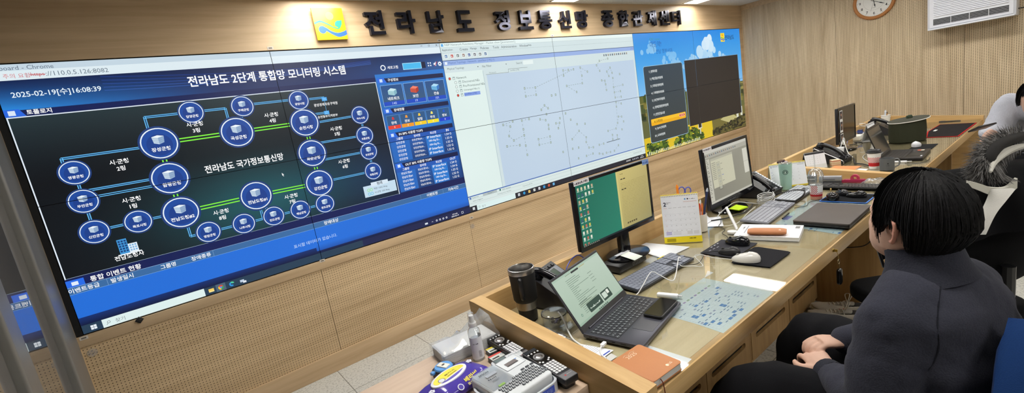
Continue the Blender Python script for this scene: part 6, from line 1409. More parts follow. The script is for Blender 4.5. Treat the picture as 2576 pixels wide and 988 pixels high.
wire_calendar('desk_calendar', 'tented calendar seen end on behind the black open laptop', (5.77, -1.872), (5.99, -1.872), .165, math.radians(15), (226, 226, 226), edge=(200, 200, 200), foot=(220, 220, 220), back=(214, 214, 214), draw=lambda p, w, h: [p.rect(Matrix.Identity(4), .02 + .03 * i, h - .05 - .02 * j, .028 + .03 * i, h - .046 - .02 * j, (150, 150, 156), .0013) for i in range(6) for j in range(4)])
desk_phone('desk_telephone', 'black desk telephone half hidden behind the green basket', (6.18, -1.94, ZG + .0006), math.radians(6), s=1.0, zb=.15, silver=(60, 62, 68))
cord('black_cable', 'black cable bunched in front of the power strip', [(5.60, -1.74, ZG + .004), (5.66, -1.78, ZG + .006), (5.71, -1.75, ZG + .010), (5.74, -1.79, ZG + .006), (5.70, -1.81, ZG + .006), (5.66, -1.77, ZG + .016)], .004, (24, 24, 26))
# stacked paper cups holding pens in the far corner
for k, (z, l) in enumerate(((ZG + .0006, 'lower of two stacked white paper cups in the desk corner'), (ZG + .020, 'upper of two stacked white paper cups, holding pens'))):
    t = thing('paper_cup', l, 'cup', (6.855, -1.722, z), 0, 'stacked white paper cups'); b = MB(); b.lathe([(0, .002), (.030, .002), (.030, 0), (.042, .095), (.044, .097), (.042, .099), (.0405, .097), (.0285, .004), (0, .004)], 'paper', (228, 226, 222), 32); b.build('wall', t)
for x, y, L, c, cp, l, r in ((6.850, -1.715, .125, (210, 216, 222), (214, 220, 228), 'white marker in the stacked paper cups', .009), (6.860, -1.728, .105, (196, 140, 60), (70, 50, 30), 'ochre pen in the stacked paper cups', .004), (6.868, -1.718, .115, (220, 150, 60), (30, 24, 20), 'yellow pencil in the stacked paper cups', .004)):
    pen('pen', l, x, y, ZG + .028, .02, -.05, L, c, r, cp)
# green canvas basket
t = thing('green_basket', 'dark green canvas basket with lid and white piping', 'basket', (5.725, -2.135, ZG + .0006), math.radians(-38))
b = MB(); b.lathe([(0, 0), (.135, 0), (.142, .006), (.146, .10), (.140, .180)], 'fabric', (56, 58, 46), 48, sx=1.0, sy=.74); b.build('body', t)
b = MB(); F = Matrix.Translation((.012, 0, .184)) @ Matrix.Rotation(math.radians(-4), 4, 'Y'); b.lathe([(0, 0), (.154, 0), (.157, .004), (.156, .010), (.10, .014), (0, .015)], 'fabric', (70, 70, 62), 48, F, sx=1.0, sy=.75)
lid = b.build('lid', t); b = MB(F); b.tube([(.157 * math.cos(a), .157 * .75 * math.sin(a), .002) for a in [2 * PI * k / 48 for k in range(48)]], .0042, 'fabric', (206, 204, 198), 8, True); b.build('piping', lid)
b = MB(F); b.tube(curve_pts([(-.012, 0, .012), (-.010, 0, .034), (.012, 0, .040), (.03, 0, .034), (.034, 0, .012)], 5), .004, 'fabric', (66, 76, 62), 6); b.box(-.012, .026, -.014, .014, .013, .04, 'fabric', (64, 74, 60), bev=.006); b.build('lid_tab', lid)
b = MB(); b.box(.140, .152, -.02, .02, .07, .085, 'fabric', (40, 40, 34), bev=.003); b.build('side_loop', t)
t = thing('gaming_mat', 'large black mat with red edge and folded corner', 'mouse mat', (5.86, -2.445, ZG + .0004), math.radians(-1)); b = MB(); b.prism([(.01, .008), (.78, .008), (.80, .26), (.36, .262), (.012, .205)], .003, 'fabric', (34, 32, 34)); b.build('surface', t); b = MB(); b.prism([(0, 0), (.79, 0), (.812, .268), (.354, .270), (0, .212)], .0024, 'fabric', (176, 34, 34)); b.build('red_edge', t)
flat('white_tag', 'small white tag lying on the red edged black mat', 'tag', [(6.22, -2.22), (6.30, -2.222), (6.29, -2.243), (6.21, -2.24)], ZG + .0042, .0012, (226, 226, 226))
flat('mouse_mat', 'small black mouse mat between the green basket and the laptop', 'mouse mat', [(5.27, -2.235), (5.50, -2.235), (5.51, -2.375), (5.27, -2.375)], ZG + .0004, .002, (34, 34, 36), 'fabric', None, 'mouse mats on the desks')
mouse('white mouse on the far desk in front of the green basket', (5.345, -2.205, ZG + .0006), math.radians(-80), (226, 226, 232), 1.1).location = (5.40, -2.255, ZG + .003)
t = thing('long_pen', 'long dark pen lying at the end of the far desk', 'pen', (6.865, -2.235, ZG + .0052), math.radians(-93)); b = MB(); b.tube([(-.08, 0, 0), (.075, 0, 0), (.085, 0, 0)], [.0055, .005, .0025], 'plastic', (58, 56, 54), 10); b.build('barrel', t); b = MB(); b.box(-.07, -.03, -.001, .001, .005, .008, 'satin', (120, 120, 120)); b.build('clip', t)
# ------------------------------------------------------------------ things on the low cabinet
ZC = CZ + .0006
# bag of folded tissues in clear film
t = thing('tissue_bag', 'pack of white folded tissues in a clear plastic bag', 'tissue pack', (1.245, -1.748, ZC), math.radians(-6))
b = MB(); b.box(-.108, .108, -.058, .058, 0, .045, 'paper', (232, 232, 232), bev=.008, seg=3)
for k in range(8): b.box(-.109, .109, -.0592, .0592, .004 + .005 * k, .0055 + .005 * k, 'paper', (214, 214, 214))
b.build('tissues', t)
b = MB(); rings = []
for i in range(15):
    u = i / 14; x = -.118 + .236 * u; ring = []; r = random.Random(i)
    top = .052 + .085 * max(0, (u - .35) / .65) ** 1.1 if u < .96 else .06
    for (y, z) in ((-.066, .002), (-.064, .046), (-.045, top * .93), (-.01, top), (.03, top * .96), (.055, .05 + .3 * (top - .05)), (.064, .03), (.066, .002)): ring.append((x + r.uniform(-.004, .004), y + r.uniform(-.004, .004), max(.001, z + r.uniform(-.006, .004))))
    rings.append(ring)
b.loft(rings, 'film', (255, 255, 255), cap=False); b.build('film_bag', t, ang=28)
# spray bottle
t = thing('spray_bottle', 'clear spray bottle with white label and frosted cap', 'spray bottle', (1.238, -1.848, ZC))
b = MB(); b.lathe([(0, .001), (.020, .001), (.0225, .004), (.0225, .105), (.021, .115), (.012, .126), (.0105, .128), (.0105, .132)], 'clear', (255, 255, 255), 36); b.build('bottle', t)
b = MB(); b.lathe([(0, .004), (.0205, .004), (.0205, .082), (0, .082)], 'film', (255, 255, 255), 28); b.build('liquid', t)
b = MB(); n = 28; vs = []
for k in range(n + 1): a = math.radians(-185 + 215 * k / n); vs += [(.0229 * math.cos(a), .0229 * math.sin(a), .010), (.0229 * math.cos(a), .0229 * math.sin(a), .092)]
b.add(vs, [(2 * k, 2 * k + 2, 2 * k + 3, 2 * k + 1) for k in range(n)], 'paper', (214, 216, 222))
F = Matrix.Rotation(math.radians(-118), 4, 'Z') @ Matrix.Translation((.0234, 0, .05)) @ Matrix(((0, 0, 1, 0), (1, 0, 0, 0), (0, 1, 0, 0), (0, 0, 0, 1))); scribble(b, F, -.012, .018, .018, .005, (70, 70, 76)); 
for k in range(6): b.rect(F, .004, -.03 + .004 * k, .014, -.028 + .004 * k, (150, 150, 156))
b.build('label', t)
b = MB(); b.lathe([(.0135, .128), (.0145, .130), (.0145, .143), (.013, .145), (.009, .146), (.009, .158)], 'plastic', (226, 226, 226), 30); b.build('collar', t)
b = MB(); b.lathe([(.0132, .145), (.0132, .150), (.0105, .178), (.009, .180), (0, .181)], 'film', (255, 255, 255), 26); b.build('overcap', t); b = MB(); b.lathe([(.0085, .158), (.0085, .170), (0, .170)], 'plastic', (230, 230, 230), 20); b.build('nozzle', t)
# tape measure
t = thing('tape_measure', 'black and blue tape measure with white centre', 'tape measure', (1.104, -1.832, ZC), math.radians(22))
b = MB(); b.prism([(p[0], p[1]) for p in rrect(-.036, -.033, .036, .033, .018)], .030, 'plastic', (30, 30, 32), bev=.004); b.build('case', t)
b = MB(); b.ring(Matrix.Translation((0, 0, .0302)), 0, 0, .014, .031, (84, 150, 216), .0, 'plastic', 36); b.lathe([(.031, .026), (.033, .030), (.030, .034), (.014, .034), (.013, .030)], 'plastic', (84, 150, 216), 36); b.build('blue_rim', t)
b = MB(); b.box(-.013, .013, -.022, .022, .030, .038, 'plastic', (232, 228, 214), bev=.003); b.box(-.006, .006, -.004, .004, .038, .0384, 'plastic', (60, 50, 40)); b.build('white_button', t)
b = MB(); b.tube(curve_pts([(-.034, -.01, .022), (-.046, -.016, .020), (-.050, -.022, .012), (-.048, -.026, .004)], 5), .006, 'fabric', (26, 26, 28), 8); b.build('strap', t); b = MB(); b.box(-.048, -.034, .008, .022, .022, .032, 'plastic', (84, 150, 216), bev=.002); b.build('tape_hook', t)
# purple wet wipes
t = thing('wet_wipes', 'purple pack of wet wipes with a yellow and white lid', 'wet wipes', (1.078, -1.945, ZC), math.radians(12))
b = MB(); rings = []
for i in range(17):
    u = i / 16; x = -.115 + .23 * u; k = min(1, 5 * min(u, 1 - u)) ** .6; ring = []
    for q in range(18): a = 2 * PI * q / 18; ring.append((x, .062 * (1 - .04 * (1 - k)) * math.copysign(abs(math.cos(a)) ** .6, math.cos(a)), .026 + (.004 + .022 * k) * math.copysign(abs(math.sin(a)) ** .7, math.sin(a)) + .002 * math.sin(9 * u + q)))
    rings.append(ring)
b.loft(rings, 'gloss', (74, 58, 156)); b.build('pouch', t, ang=50)
b = MB(); b.prism([(.072 * math.cos(a) - .005, .036 * math.sin(a) + .012) for a in [2 * PI * k / 36 for k in range(36)]], .007, 'plastic', (228, 228, 234), T=Matrix.Translation((0, 0, .049)), bev=.003); lidw = b.build('flip_lid', t)
D = Matrix.Translation((-.005, .012, .0563)); b = MB(); b.poly(D, [(.062 * math.cos(a), .028 * math.sin(a)) for a in [PI * (-.1 + 1.25 * k / 24) for k in range(25)]], (238, 220, 60), .0001, 'plastic'); b.poly(D, [(.060 * math.cos(a), .027 * math.sin(a)) for a in [PI * (1.2 + .62 * k / 16) for k in range(17)]], (90, 76, 176), .0002, 'plastic'); b.disc(D, -.034, -.004, .012, (60, 60, 90), .0003, 'plastic'); b.disc(D, -.034, -.004, .010, (214, 216, 220), .0004, 'plastic'); b.text(D, '물티슈', -.012, .004, hgt=.008, wid=.045, c=(120, 110, 60), h=.0004); b.rect(D, -.01, -.006, .03, -.003, (120, 110, 60), .0004); b.build('lid_print', lidw)
b = MB(); D = Matrix.Translation((0, -.046, .046)) @ Matrix.Rotation(math.radians(38), 4, 'X'); b.text(D, '베라비', .005, -.012, hgt=.017, wid=.055, c=(240, 220, 90), h=.004, bold=.03); b.text(D, '물티슈', .006, -.024, hgt=.009, wid=.035, c=(236, 220, 150), h=.004); b.disc(D, -.02, -.012, .011, (220, 220, 236), .004); b.disc(D, -.02, -.012, .008, (90, 76, 170), .0044)
D2 = Matrix.Translation((0, 0, .0516))
for x, y in ((-.088, .0), (.092, .018)): 
    for k in range(5): a = 2 * PI * k / 5; b.disc(D2, x + .006 * math.cos(a), y + .006 * math.sin(a), .0045, (226, 226, 240), -.002 if abs(x) > .09 else -.001, n=12)
b.build('pouch_print', t)
# label tape cassettes
def cassette(label, loc, rz, c, tilt=0):
    t = thing('tape_cassette', label, 'tape cassette', loc, rz, 'label tape cassettes'); F = Matrix.Rotation(tilt, 4, 'X')
    b = MB(F); b.prism(rrect(-.032, -.020, .032, .020, .006), .015, 'plastic', (70, 70, 74), bev=.001); b.build('shell', t)
    b = MB(F @ Matrix.Translation((0, 0, .0152))); I = Matrix.Identity(4); b.rect(I, -.030, -.018, .030, .018, (206, 210, 204), .0002, 'plastic'); b.rect(I, -.030, .008, .030, .018, c, .0004, 'plastic'); b.disc(I, .016, -.003, .007, (236, 236, 236), .0005, 'plastic'); b.ring(I, .016, -.003, .003, .005, (90, 90, 96), .0008, 'plastic', 16); b.rect(I, -.026, -.012, .002, -.004, (30, 30, 32), .0005, 'plastic'); b.build('label', t); return t
cassette('label tape cassette with yellow band behind the label printer', (1.303, -1.862, ZC), math.radians(-8), (226, 208, 60))
cassette('label tape cassette with red band, lying between spray bottle and printer', (1.278, -1.912, ZC), math.radians(-4), (206, 70, 60), .0)
cassette('black label tape cassette in front of the yellow banded one', (1.322, -1.905, ZC + .016), math.radians(-12), (60, 60, 64), .0).location = (1.338, -1.925, ZC)
# label printer in its tray
t = thing('label_printer', 'light grey label printer with small keyboard in a tray', 'label printer', (1.196, -2.100, ZC), math.radians(1))
b = MB(); out = rrect(-.105, -.118, .105, .080, .035); inn = rrect(-.098, -.111, .098, .073, .030)
for (pa, pb, za, zb_) in ((out, out, 0, .034), (out, inn, .034, .034), (inn, inn, .034, .004)):
    n = len(pa); b.add([(p[0], p[1], za) for p in pa] + [(p[0], p[1], zb_) for p in pb], [(k, (k + 1) % n, (k + 1) % n + n, k + n) for k in range(n)], 'plastic', (196, 200, 208))
b.poly(Matrix.Identity(4), inn, (190, 194, 202), .004, 'plastic'); b.build('tray', t)
b = MB(); DD = Matrix.Translation((0, -.1182, 0)) @ DW; b.rect(DD, -.01, .006, .072, .030, (66, 90, 196), .0006); b.text(DD, '정보통신실', 0, .011, wid=.062, hgt=.014, c=(150, 166, 226), h=.0010, bold=.0); b.build('blue_label', t)
b = MB(); b.prism(rrect(-.092, -.100, .092, .092, .014), .050, 'plastic', (206, 210, 214), T=Matrix.Translation((0, 0, .006)), bev=.006, seg=3); b.build('body', t)
b = MB(); b.prism(rrect(-.088, -.030, -.002, .088, .006), .003, 'clear', (255, 255, 255), T=Matrix.Translation((0, 0, .0575))); b.rect(Matrix.Translation((0, 0, .0568)), -.085, -.028, -.004, .085, (176, 182, 192), 0, 'plastic'); D = Matrix.Translation((0, 0, .0608)); b.text(D, 'EPSON', -.072, .062, hgt=.009, wid=.036, c=(80, 84, 92), bold=.02); scribble(b, D, -.066, .018, .028, .011, (70, 72, 80)); b.rect(D, -.06, .038, -.02, .052, (160, 166, 176)); b.rect(D, -.06, .008, -.035, .012, (120, 124, 132)); b.build('tape_cover', t)
b = MB(); D = Matrix.Translation((0, 0, .0566)); b.rect(D, .006, .018, .082, .084, (214, 218, 222), .0004, 'plastic'); b.line(D, [(.006, .018), (.082, .018), (.082, .084), (.006, .084), (.006, .018)], .0012, (160, 166, 172), .0008, 'plastic'); b.rect(D, .022, .036, .066, .058, (120, 112, 112), .0012, 'gloss'); b.rect(D, .022, .036, .066, .040, (70, 66, 66), .0016, 'gloss'); b.rect(D, .064, .054, .072, .057, (70, 130, 210), .0016, 'plastic'); b.build('display', t)
b = MB()
for j in range(5):
    for i in range(12):
        if j == 4 and i < 4: continue
        x = -.076 + .0132 * i + .003 * j; y = -.030 - .0125 * j
        if j == 0 and i < 5: continue
        b.box(x, x + .0098, y, y + .0088, .0562, .0592, 'plastic', (76, 80, 86), bev=.0012, seg=1); b.rect(Matrix.Translation((0, 0, .0593)), x + .003, y + .002, x + .006, y + .006, (206, 210, 214), 0, 'plastic')
for i in range(3): b.box(.036 + .019 * i, .050 + .019 * i, -.016, -.008, .0562, .0592, 'plastic', (70, 74, 80), bev=.0015, seg=1)
b.build('keys', t)
b = MB(); b.box(-.062, -.038, -.028, -.018, .0562, .0596, 'plastic', (150, 200, 60), bev=.002); b.build('green_key', t); b = MB(); b.box(-.078, -.064, -.092, -.084, .0562, .0596, 'plastic', (60, 120, 210), bev=.002); b.build('blue_key', t)
t = thing('handheld_labeller', 'slim grey handheld labeller with LCD behind the label printer', 'labeller', (1.272, -1.982, ZC), math.radians(-6))
b = MB(); b.prism(rrect(-.06, -.022, .058, .020, .014), .034, 'plastic', (206, 210, 214), T=Matrix.Translation((0, 0, .001)), bev=.004); b.build('body', t)
b = MB(); D = Matrix.Translation((0, 0, .0354)); b.rect(D, -.046, -.002, -.006, .015, (110, 122, 120), .0004, 'gloss'); b.rect(D, -.05, -.004, -.002, .017, (70, 76, 78), .0002, 'plastic'); b.build('display', t); b = MB()
for i in range(5): b.box(.006 + .010 * i, .013 + .010 * i, -.002, .006, .0352, .0366, 'plastic', (186, 190, 196), bev=.0006, seg=1)
b.build('buttons', t)
# remotes
def big_remote(label, loc, rz, tilt):
    t = thing('remote_control', label, 'remote control', loc, rz, 'large silver and black remotes'); F = Matrix.Rotation(tilt, 4, 'X')
    w, L, h = .052, .226, .022
    b = MB(F); b.prism(rrect(-w / 2, -L, w / 2, 0, .004), h, 'plastic', (30, 30, 34), bev=.002); b.build('case', t)
    b = MB(F @ Matrix.Translation((0, 0, h))); I = Matrix.Identity(4)
    b.rect(I, -w / 2 + .002, -.105, w / 2 - .002, -.002, (18, 18, 20), .0004, 'gloss'); b.rect(I, -w / 2 + .003, -.022, w / 2 - .003, -.004, (50, 54, 60), .0007, 'gloss'); b.rect(I, -w / 2 + .002, -L + .004, w / 2 - .002, -.105, (96, 98, 104), .0004, 'satin'); b.rect(I, -w / 2 + .002, -L + .002, w / 2 - .002, -.192, (110, 110, 114), .0006, 'plastic'); b.disc(I, -.008, -.206, .0035, (190, 60, 60), .001, 'plastic', 16); b.rect(I, -.002, -.205, .018, -.2035, (190, 190, 190), .001, 'plastic'); b.build('face_plate', t)
    b = MB(F @ Matrix.Translation((0, 0, h)))
    b.lathe([(.013, .0005), (.0135, .003), (.019, .003), (.0195, .0005)], 'satin', (226, 226, 230), 36, Matrix.Translation((0, -.062, 0))); b.lathe([(0, .003), (.008, .003), (.0105, .002), (.011, .0005)], 'satin', (226, 226, 230), 30, Matrix.Translation((0, -.062, 0))); b.build('ring_pad', t)
    b = MB(F @ Matrix.Translation((0, 0, h)))
    for i in range(4): b.lathe([(0, .002), (.0032, .0018), (.0036, .0005)], 'plastic', (226, 226, 228), 12, Matrix.Translation((-.0195 + .013 * i, -.030, 0)))
    for x, y in ((-.019, -.092), (.019, -.092), (-.011, -.099), (.011, -.099)): b.lathe([(0, .002), (.0036, .0018), (.004, .0005)], 'plastic', (226, 226, 228), 12, Matrix.Translation((x, y, 0)))
    b.build('round_keys', t); b = MB(F @ Matrix.Translation((0, 0, h)))
    for j in range(6):
        for i in range(4): b.box(-.0225 + .0116 * i, -.0130 + .0116 * i, -.122 - .0118 * j, -.1125 - .0118 * j, .0004, .003, 'plastic', (226, 226, 230), bev=.001, seg=1)
    b.build('number_keys', t)
big_remote('large silver and black remote lying farther along the desk end panel', (1.331, -1.800, ZC + .014), math.radians(-2), math.radians(1))
big_remote('large silver and black remote at the front corner of the low cabinet', (1.334, -2.022, ZC + .024), math.radians(-4), math.radians(1))
t = thing('remote_control', 'small black remote with coloured buttons beside the label printer', 'remote control', (1.330, -2.030, ZC), math.radians(-12))
b = MB(); b.prism(rrect(-.022, -.20, .022, 0, .010), .018, 'plastic', (26, 26, 28), bev=.004); b.build('case', t); t.location = (1.336, -2.036, ZC); t.rotation_euler.z = math.radians(-4)
b = MB(); 
for j in range(13):
    for i in range(4):
        c = (206, 206, 206) if j < 9 else ((200, 60, 60), (220, 190, 50), (60, 90, 200), (60, 160, 90))[(i + j) % 4]; b.lathe([(0, .0195), (.0026, .0192), (.003, .018)], 'plastic', c, 8, Matrix.Translation((-.0145 + .0097 * i, -.014 - .0118 * j, 0)))
b.build('buttons', t); b = MB(); b.text(Matrix.Translation((-.015, -.185, .0183)), 'SAMSUNG', 0, 0, hgt=.005, wid=.03, c=(206, 206, 206)); b.build('lettering', t)
# ------------------------------------------------------------------ on the side wall: clock and fan coil unit
DX = Matrix(((0, 0, -1, 0), (-1, 0, 0, 0), (0, 1, 0, 0), (0, 0, 0, 1)))     # right = -y, up = z, out of the wall = -x
t = thing('wall_clock', 'round wall clock with brown wooden rim', 'clock', (7.398, -1.508, 2.105)); 
b = MB(DX); b.lathe([(0, 0), (.20, 0), (.204, .010), (.200, .026), (.190, .034), (.176, .032), (.168, .022), (.166, .016)], 'leather', (170, 112, 58), 64); b.build('rim', t, ang=60)
b = MB(DX); I = Matrix.Identity(4); b.disc(I, 0, 0, .167, (226, 226, 222), .017, n=64); b.ring(I, 0, 0, .098, .0995, (170, 166, 160), .0175, n=48)
for k in range(60): a = 2 * PI * k / 60; b.disc(I, .156 * math.sin(a), .156 * math.cos(a), .0016 if k % 5 else .0032, (60, 60, 70), .0176, n=8)
for k in range(1, 13): a = 2 * PI * k / 12; b.text(I, str(k), .132 * math.sin(a), .132 * math.cos(a) - .015, hgt=.030, c=(36, 36, 44), h=.0178, al='c', bold=.01)
scribble(b, I, -.02, -.075, .04, .006, (120, 120, 120), .0178); face = b.build('face', t)
def hand(name, ang, L, w, z, c=(30, 30, 34)):
    b = MB(DX); a = math.radians(ang); F = Matrix.Rotation(-a, 4, 'Z'); b.prism([(-w * .4, -.03), (w * .4, -.03), (w * .4, L * .45), (w, L * .62), (w * .5, L * .8), (0, L), (-w * .5, L * .8), (-w, L * .62), (-w * .4, L * .45)], .0015, 'plastic', c, T=F @ Matrix.Translation((0, 0, z))); b.build(name, t)
hand('minute_hand', 117, .118, .006, .021); hand('hour_hand', 170, .072, .007, .019); hand('second_hand', 195, .12, .001, .0235, (120, 120, 120))
t = thing('fan_coil_unit', 'white wall mounted fan heater with louvred front grille', 'heater', (7.398, -2.33, 1.655))
b = MB(DX); b.box(-.318, .318, 0, .75, 0.001, .235, 'plastic', (206, 208, 216), bev=.008); b.build('cabinet', t)
b = MB(DX); b.box(-.300, .300, .02, .73, .235, .243, 'plastic', (226, 228, 236), bev=.003); b.build('front_panel', t)
b = MB(DX); b.box(-.270, .270, .045, .105, .2432, .2442, 'matte', (24, 24, 30)); vent = b.build('outlet', t)
b = MB(DX)
for k in range(4): b.box(-.270, .270, .0515 + .0135 * k, .0538 + .0135 * k, .244, .2455, 'plastic', (206, 208, 214))
for x in (-.135, 0, .135): b.box(x - .002, x + .002, .045, .105, .244, .251, 'plastic', (214, 216, 222))
b.build('outlet_louvres', t)
b = MB(DX)
for k in range(34): b.box(-.268, .268, .130 + .017 * k, .140 + .017 * k, .2435, .252, 'plastic', (230, 232, 240), bev=.002, seg=1)
for x in (-.135, 0, .135): b.box(x - .003, x + .003, .125, .71, .2435, .2505, 'plastic', (214, 216, 224))
b.build('front_grille', t)
b = MB(DX); b.box(-.310, .310, 0.0, .014, .235, .262, 'plastic', (220, 222, 230), bev=.004); b.build('bottom_lip', t)
b = MB(DX); b.tube([(.317, .06, .10), (.36, .062, .05), (.50, .062, .012), (.9, .062, .012)], .006, 'plastic', (30, 30, 34), 8); b.build('power_lead', t)
# small tags and fixings along the display's frame
for (px_, py_, l) in ((810, 655, 'under the second seam of the video wall'), (1185, 547, 'under the edge of the pale network chart'), (211, 849, 'at the lower end of the video wall by the steel post'), (680, 121, 'above the first seam of the video wall'), (1105, 102, 'above the edge of the pale network chart'), (1389, 90, 'above the middle of the pale network chart')):
    x, z = Wp(px_, py_); b = MB(); b.box(-.017, .017, -.0012, 0, -.009, .009, 'paper', (206, 200, 190)); b.box(-.010, .010, -.0016, -.0012, -.004, .004, 'paper', (120, 112, 104)); o = b.build('seam_sticker'); o.location = (x, -.0065 if z < .8 else -.0005, z); tag(o, 'tiny pale sticker ' + l, 'sticker', 'tiny stickers along the video wall'); o.name = 'wall_sign_sticker'
x, z = Wp(351, 803); b = MB(Matrix.Rotation(PI / 4, 4, 'Y')); b.box(-.014, .014, -.012, 0, -.014, .014, 'plastic', (20, 20, 22), bev=.002); b.box(-.008, .008, -.016, -.012, -.008, .008, 'plastic', (30, 30, 32), bev=.002); o = b.build('wall_mount_fixing'); o.location = (x, -.0065, z); tag(o, 'small black diamond shaped fixing under the video wall search bar', 'fixing')
for (px_, py_, l) in ((232, 887, 'below the lower end of the video wall'), (1189, 569, 'below the pale network chart')):
    x, z = Wp(px_, py_); b = MB(DW); b.lathe([(0, .003), (.020, .003), (.022, 0)], 'film', (255, 255, 255), 24); 
    for q in range(4): b.lathe([(0, .0036), (.003, .0036), (.003, .003)], 'plastic', (150, 140, 140), 8, Matrix.Translation((.009 * math.cos(q * PI / 2), .009 * math.sin(q * PI / 2), 0)))
    o = b.build('wall_mount_disc'); o.location = (x, .0025, z); tag(o, 'round clear plastic disc ' + l, 'disc', 'round clear discs on the lower wall')
# ------------------------------------------------------------------ people, chairs and clothes
from mathutils import noise as mnoise
from mathutils.bvhtree import BVHTree


def fuse(mb, voxel, smooth=4, fold=None):
    """Joins overlapping shapes into one continuous surface and returns (verts, faces)."""
    me = bpy.data.meshes.new('t'); mb.bm.to_mesh(me); mb.bm.free()
    o = bpy.data.objects.new('t', me); COL.objects.link(o)
    m = o.modifiers.new('r', 'REMESH'); m.mode = 'VOXEL'; m.voxel_size = voxel
    if smooth: s = o.modifiers.new('s', 'SMOOTH'); s.factor = .5; s.iterations = smooth
    bpy.context.view_layer.update(); r = bpy.data.meshes.new_from_object(o.evaluated_get(bpy.context.evaluated_depsgraph_get()))
    if fold:
        for v in r.vertices: v.co += v.normal * fold(v.co)
    vs = [v.co.copy() for v in r.vertices]; fs = [tuple(p.vertices) for p in r.polygons]
    bpy.data.objects.remove(o); bpy.data.meshes.remove(me); bpy.data.meshes.remove(r)
    return vs, fs


def limb(mb, pts, rs, m='matte', n=14, sub=4):
    P = curve_pts(pts, sub); R = []
    for i in range(len(P)):
        u = i / sub; k = min(int(u), len(rs) - 2); f = u - k; R.append(rs[k] * (1 - f) + rs[k + 1] * f)
    mb.tube(P, R, m, (200, 200, 200), n); mb.ball(rs[0], m, (200, 200, 200), Matrix.Translation(P[0]), seg=12, rings=8); mb.ball(rs[-1], m, (200, 200, 200), Matrix.Translation(P[-1]), seg=12, rings=8)


def torso(mb, spine, yaw, k=1.0, m='matte'):
    R = Vector((math.cos(yaw), math.sin(yaw), 0)); F = Vector((-math.sin(yaw), math.cos(yaw), 0)); rings = []
    P = curve_pts([s[0] for s in spine], 5); n = 24
    for i, p in enumerate(P):
        u = i / 5; q = min(int(u), len(spine) - 2); f = u - q
        w = spine[q][1] * (1 - f) + spine[q + 1][1] * f; d = spine[q][2] * (1 - f) + spine[q + 1][2] * f
        rings.append([p + R * (w * k * math.copysign(abs(math.cos(a)) ** .8, math.cos(a))) + F * (d * k * math.copysign(abs(math.sin(a)) ** .85, math.sin(a))) for a in [2 * PI * j / n for j in range(n)]])
    mb.loft(rings, m, (200, 200, 200))


def head(mb, H):
    """Head with jaw, nose, lips, eye sockets and ears; H maps local (x right, y forward, z up) to the world."""
    rows = [(-.118, .022, .066, .010), (-.112, .036, .080, .022), (-.098, .048, .090, .045), (-.078, .059, .094, .064), (-.055, .066, .093, .078), (-.03, .070, .092, .090), (0, .073, .091, .098), (.03, .075, .089, .103), (.06, .074, .082, .102), (.085, .064, .066, .090), (.103, .046, .046, .066), (.114, .020, .020, .030)]
    n = 28; rings = []
    for z, w, f, b in rows:
        r = []
        for j in range(n):
            a = 2 * PI * j / n; s, c = math.sin(a), math.cos(a); y = (f if c > 0 else b) * math.copysign(abs(c) ** .85, c); x = w * math.copysign(abs(s) ** .9, s)
            if c > .9 and -.045 < z < .02: y += .004
            if .35 < abs(s) < .6 and c > 0 and -.005 < z < .035: y -= .007
            r.append(Vector((x, y, z)))
        rings.append(r)
    T = mb.T; mb.T = H
    mb.loft(rings, 'matte', (200, 200, 200))
    mb.loft([[Vector((s * w, .082 + d, z)) for s, d in ((-1, 0), (-.5, h * .8), (0, h), (.5, h * .8), (1, 0), (0, -.01))] for z, w, h in ((.022, .007, .012), (0, .010, .020), (-.018, .014, .028), (-.027, .017, .030), (-.034, .012, .016))], 'matte', (200, 200, 200))
    mb.ball(.02, 'matte', (200, 200, 200), Matrix.Translation((0, .082, -.058)), (1.1, .55, .35), 14, 8); mb.ball(.02, 'matte', (200, 200, 200), Matrix.Translation((0, .080, -.069)), (.95, .55, .35), 14, 8)
    for s in (-1, 1):
        E_ = Matrix.Translation((s * .074, -.008, -.012)) @ Matrix.Rotation(s * .35, 4, 'Z') @ Matrix.Rotation(-.12, 4, 'X')
        mb.tube([E_ @ Vector((s * dx, y, z)) for dx, y, z in ((.002, .018, -.012), (.006, .016, .010), (.010, .006, .030), (.013, -.010, .034), (.014, -.022, .022), (.012, -.022, .002), (.008, -.014, -.018), (.004, -.002, -.032), (.002, .010, -.030))], [.004, .0045, .005, .005, .005, .005, .0055, .0065, .005], 'matte', (200, 200, 200), 10)
        mb.ball(.018, 'matte', (200, 200, 200), E_ @ Matrix.Translation((s * .002, -.006, .006)), (.3, 1.0, 1.4), 12, 8); mb.tube([E_ @ Vector((s * .006, -.004, .022)), E_ @ Vector((s * .009, -.012, .008)), E_ @ Vector((s * .006, -.010, -.010))], .004, 'matte', (200, 200, 200), 8)
        mb.ball(.0125, 'matte', (200, 200, 200), Matrix.Translation((s * .031, .076, .010)), seg=12, rings=8)
    mb.T = T


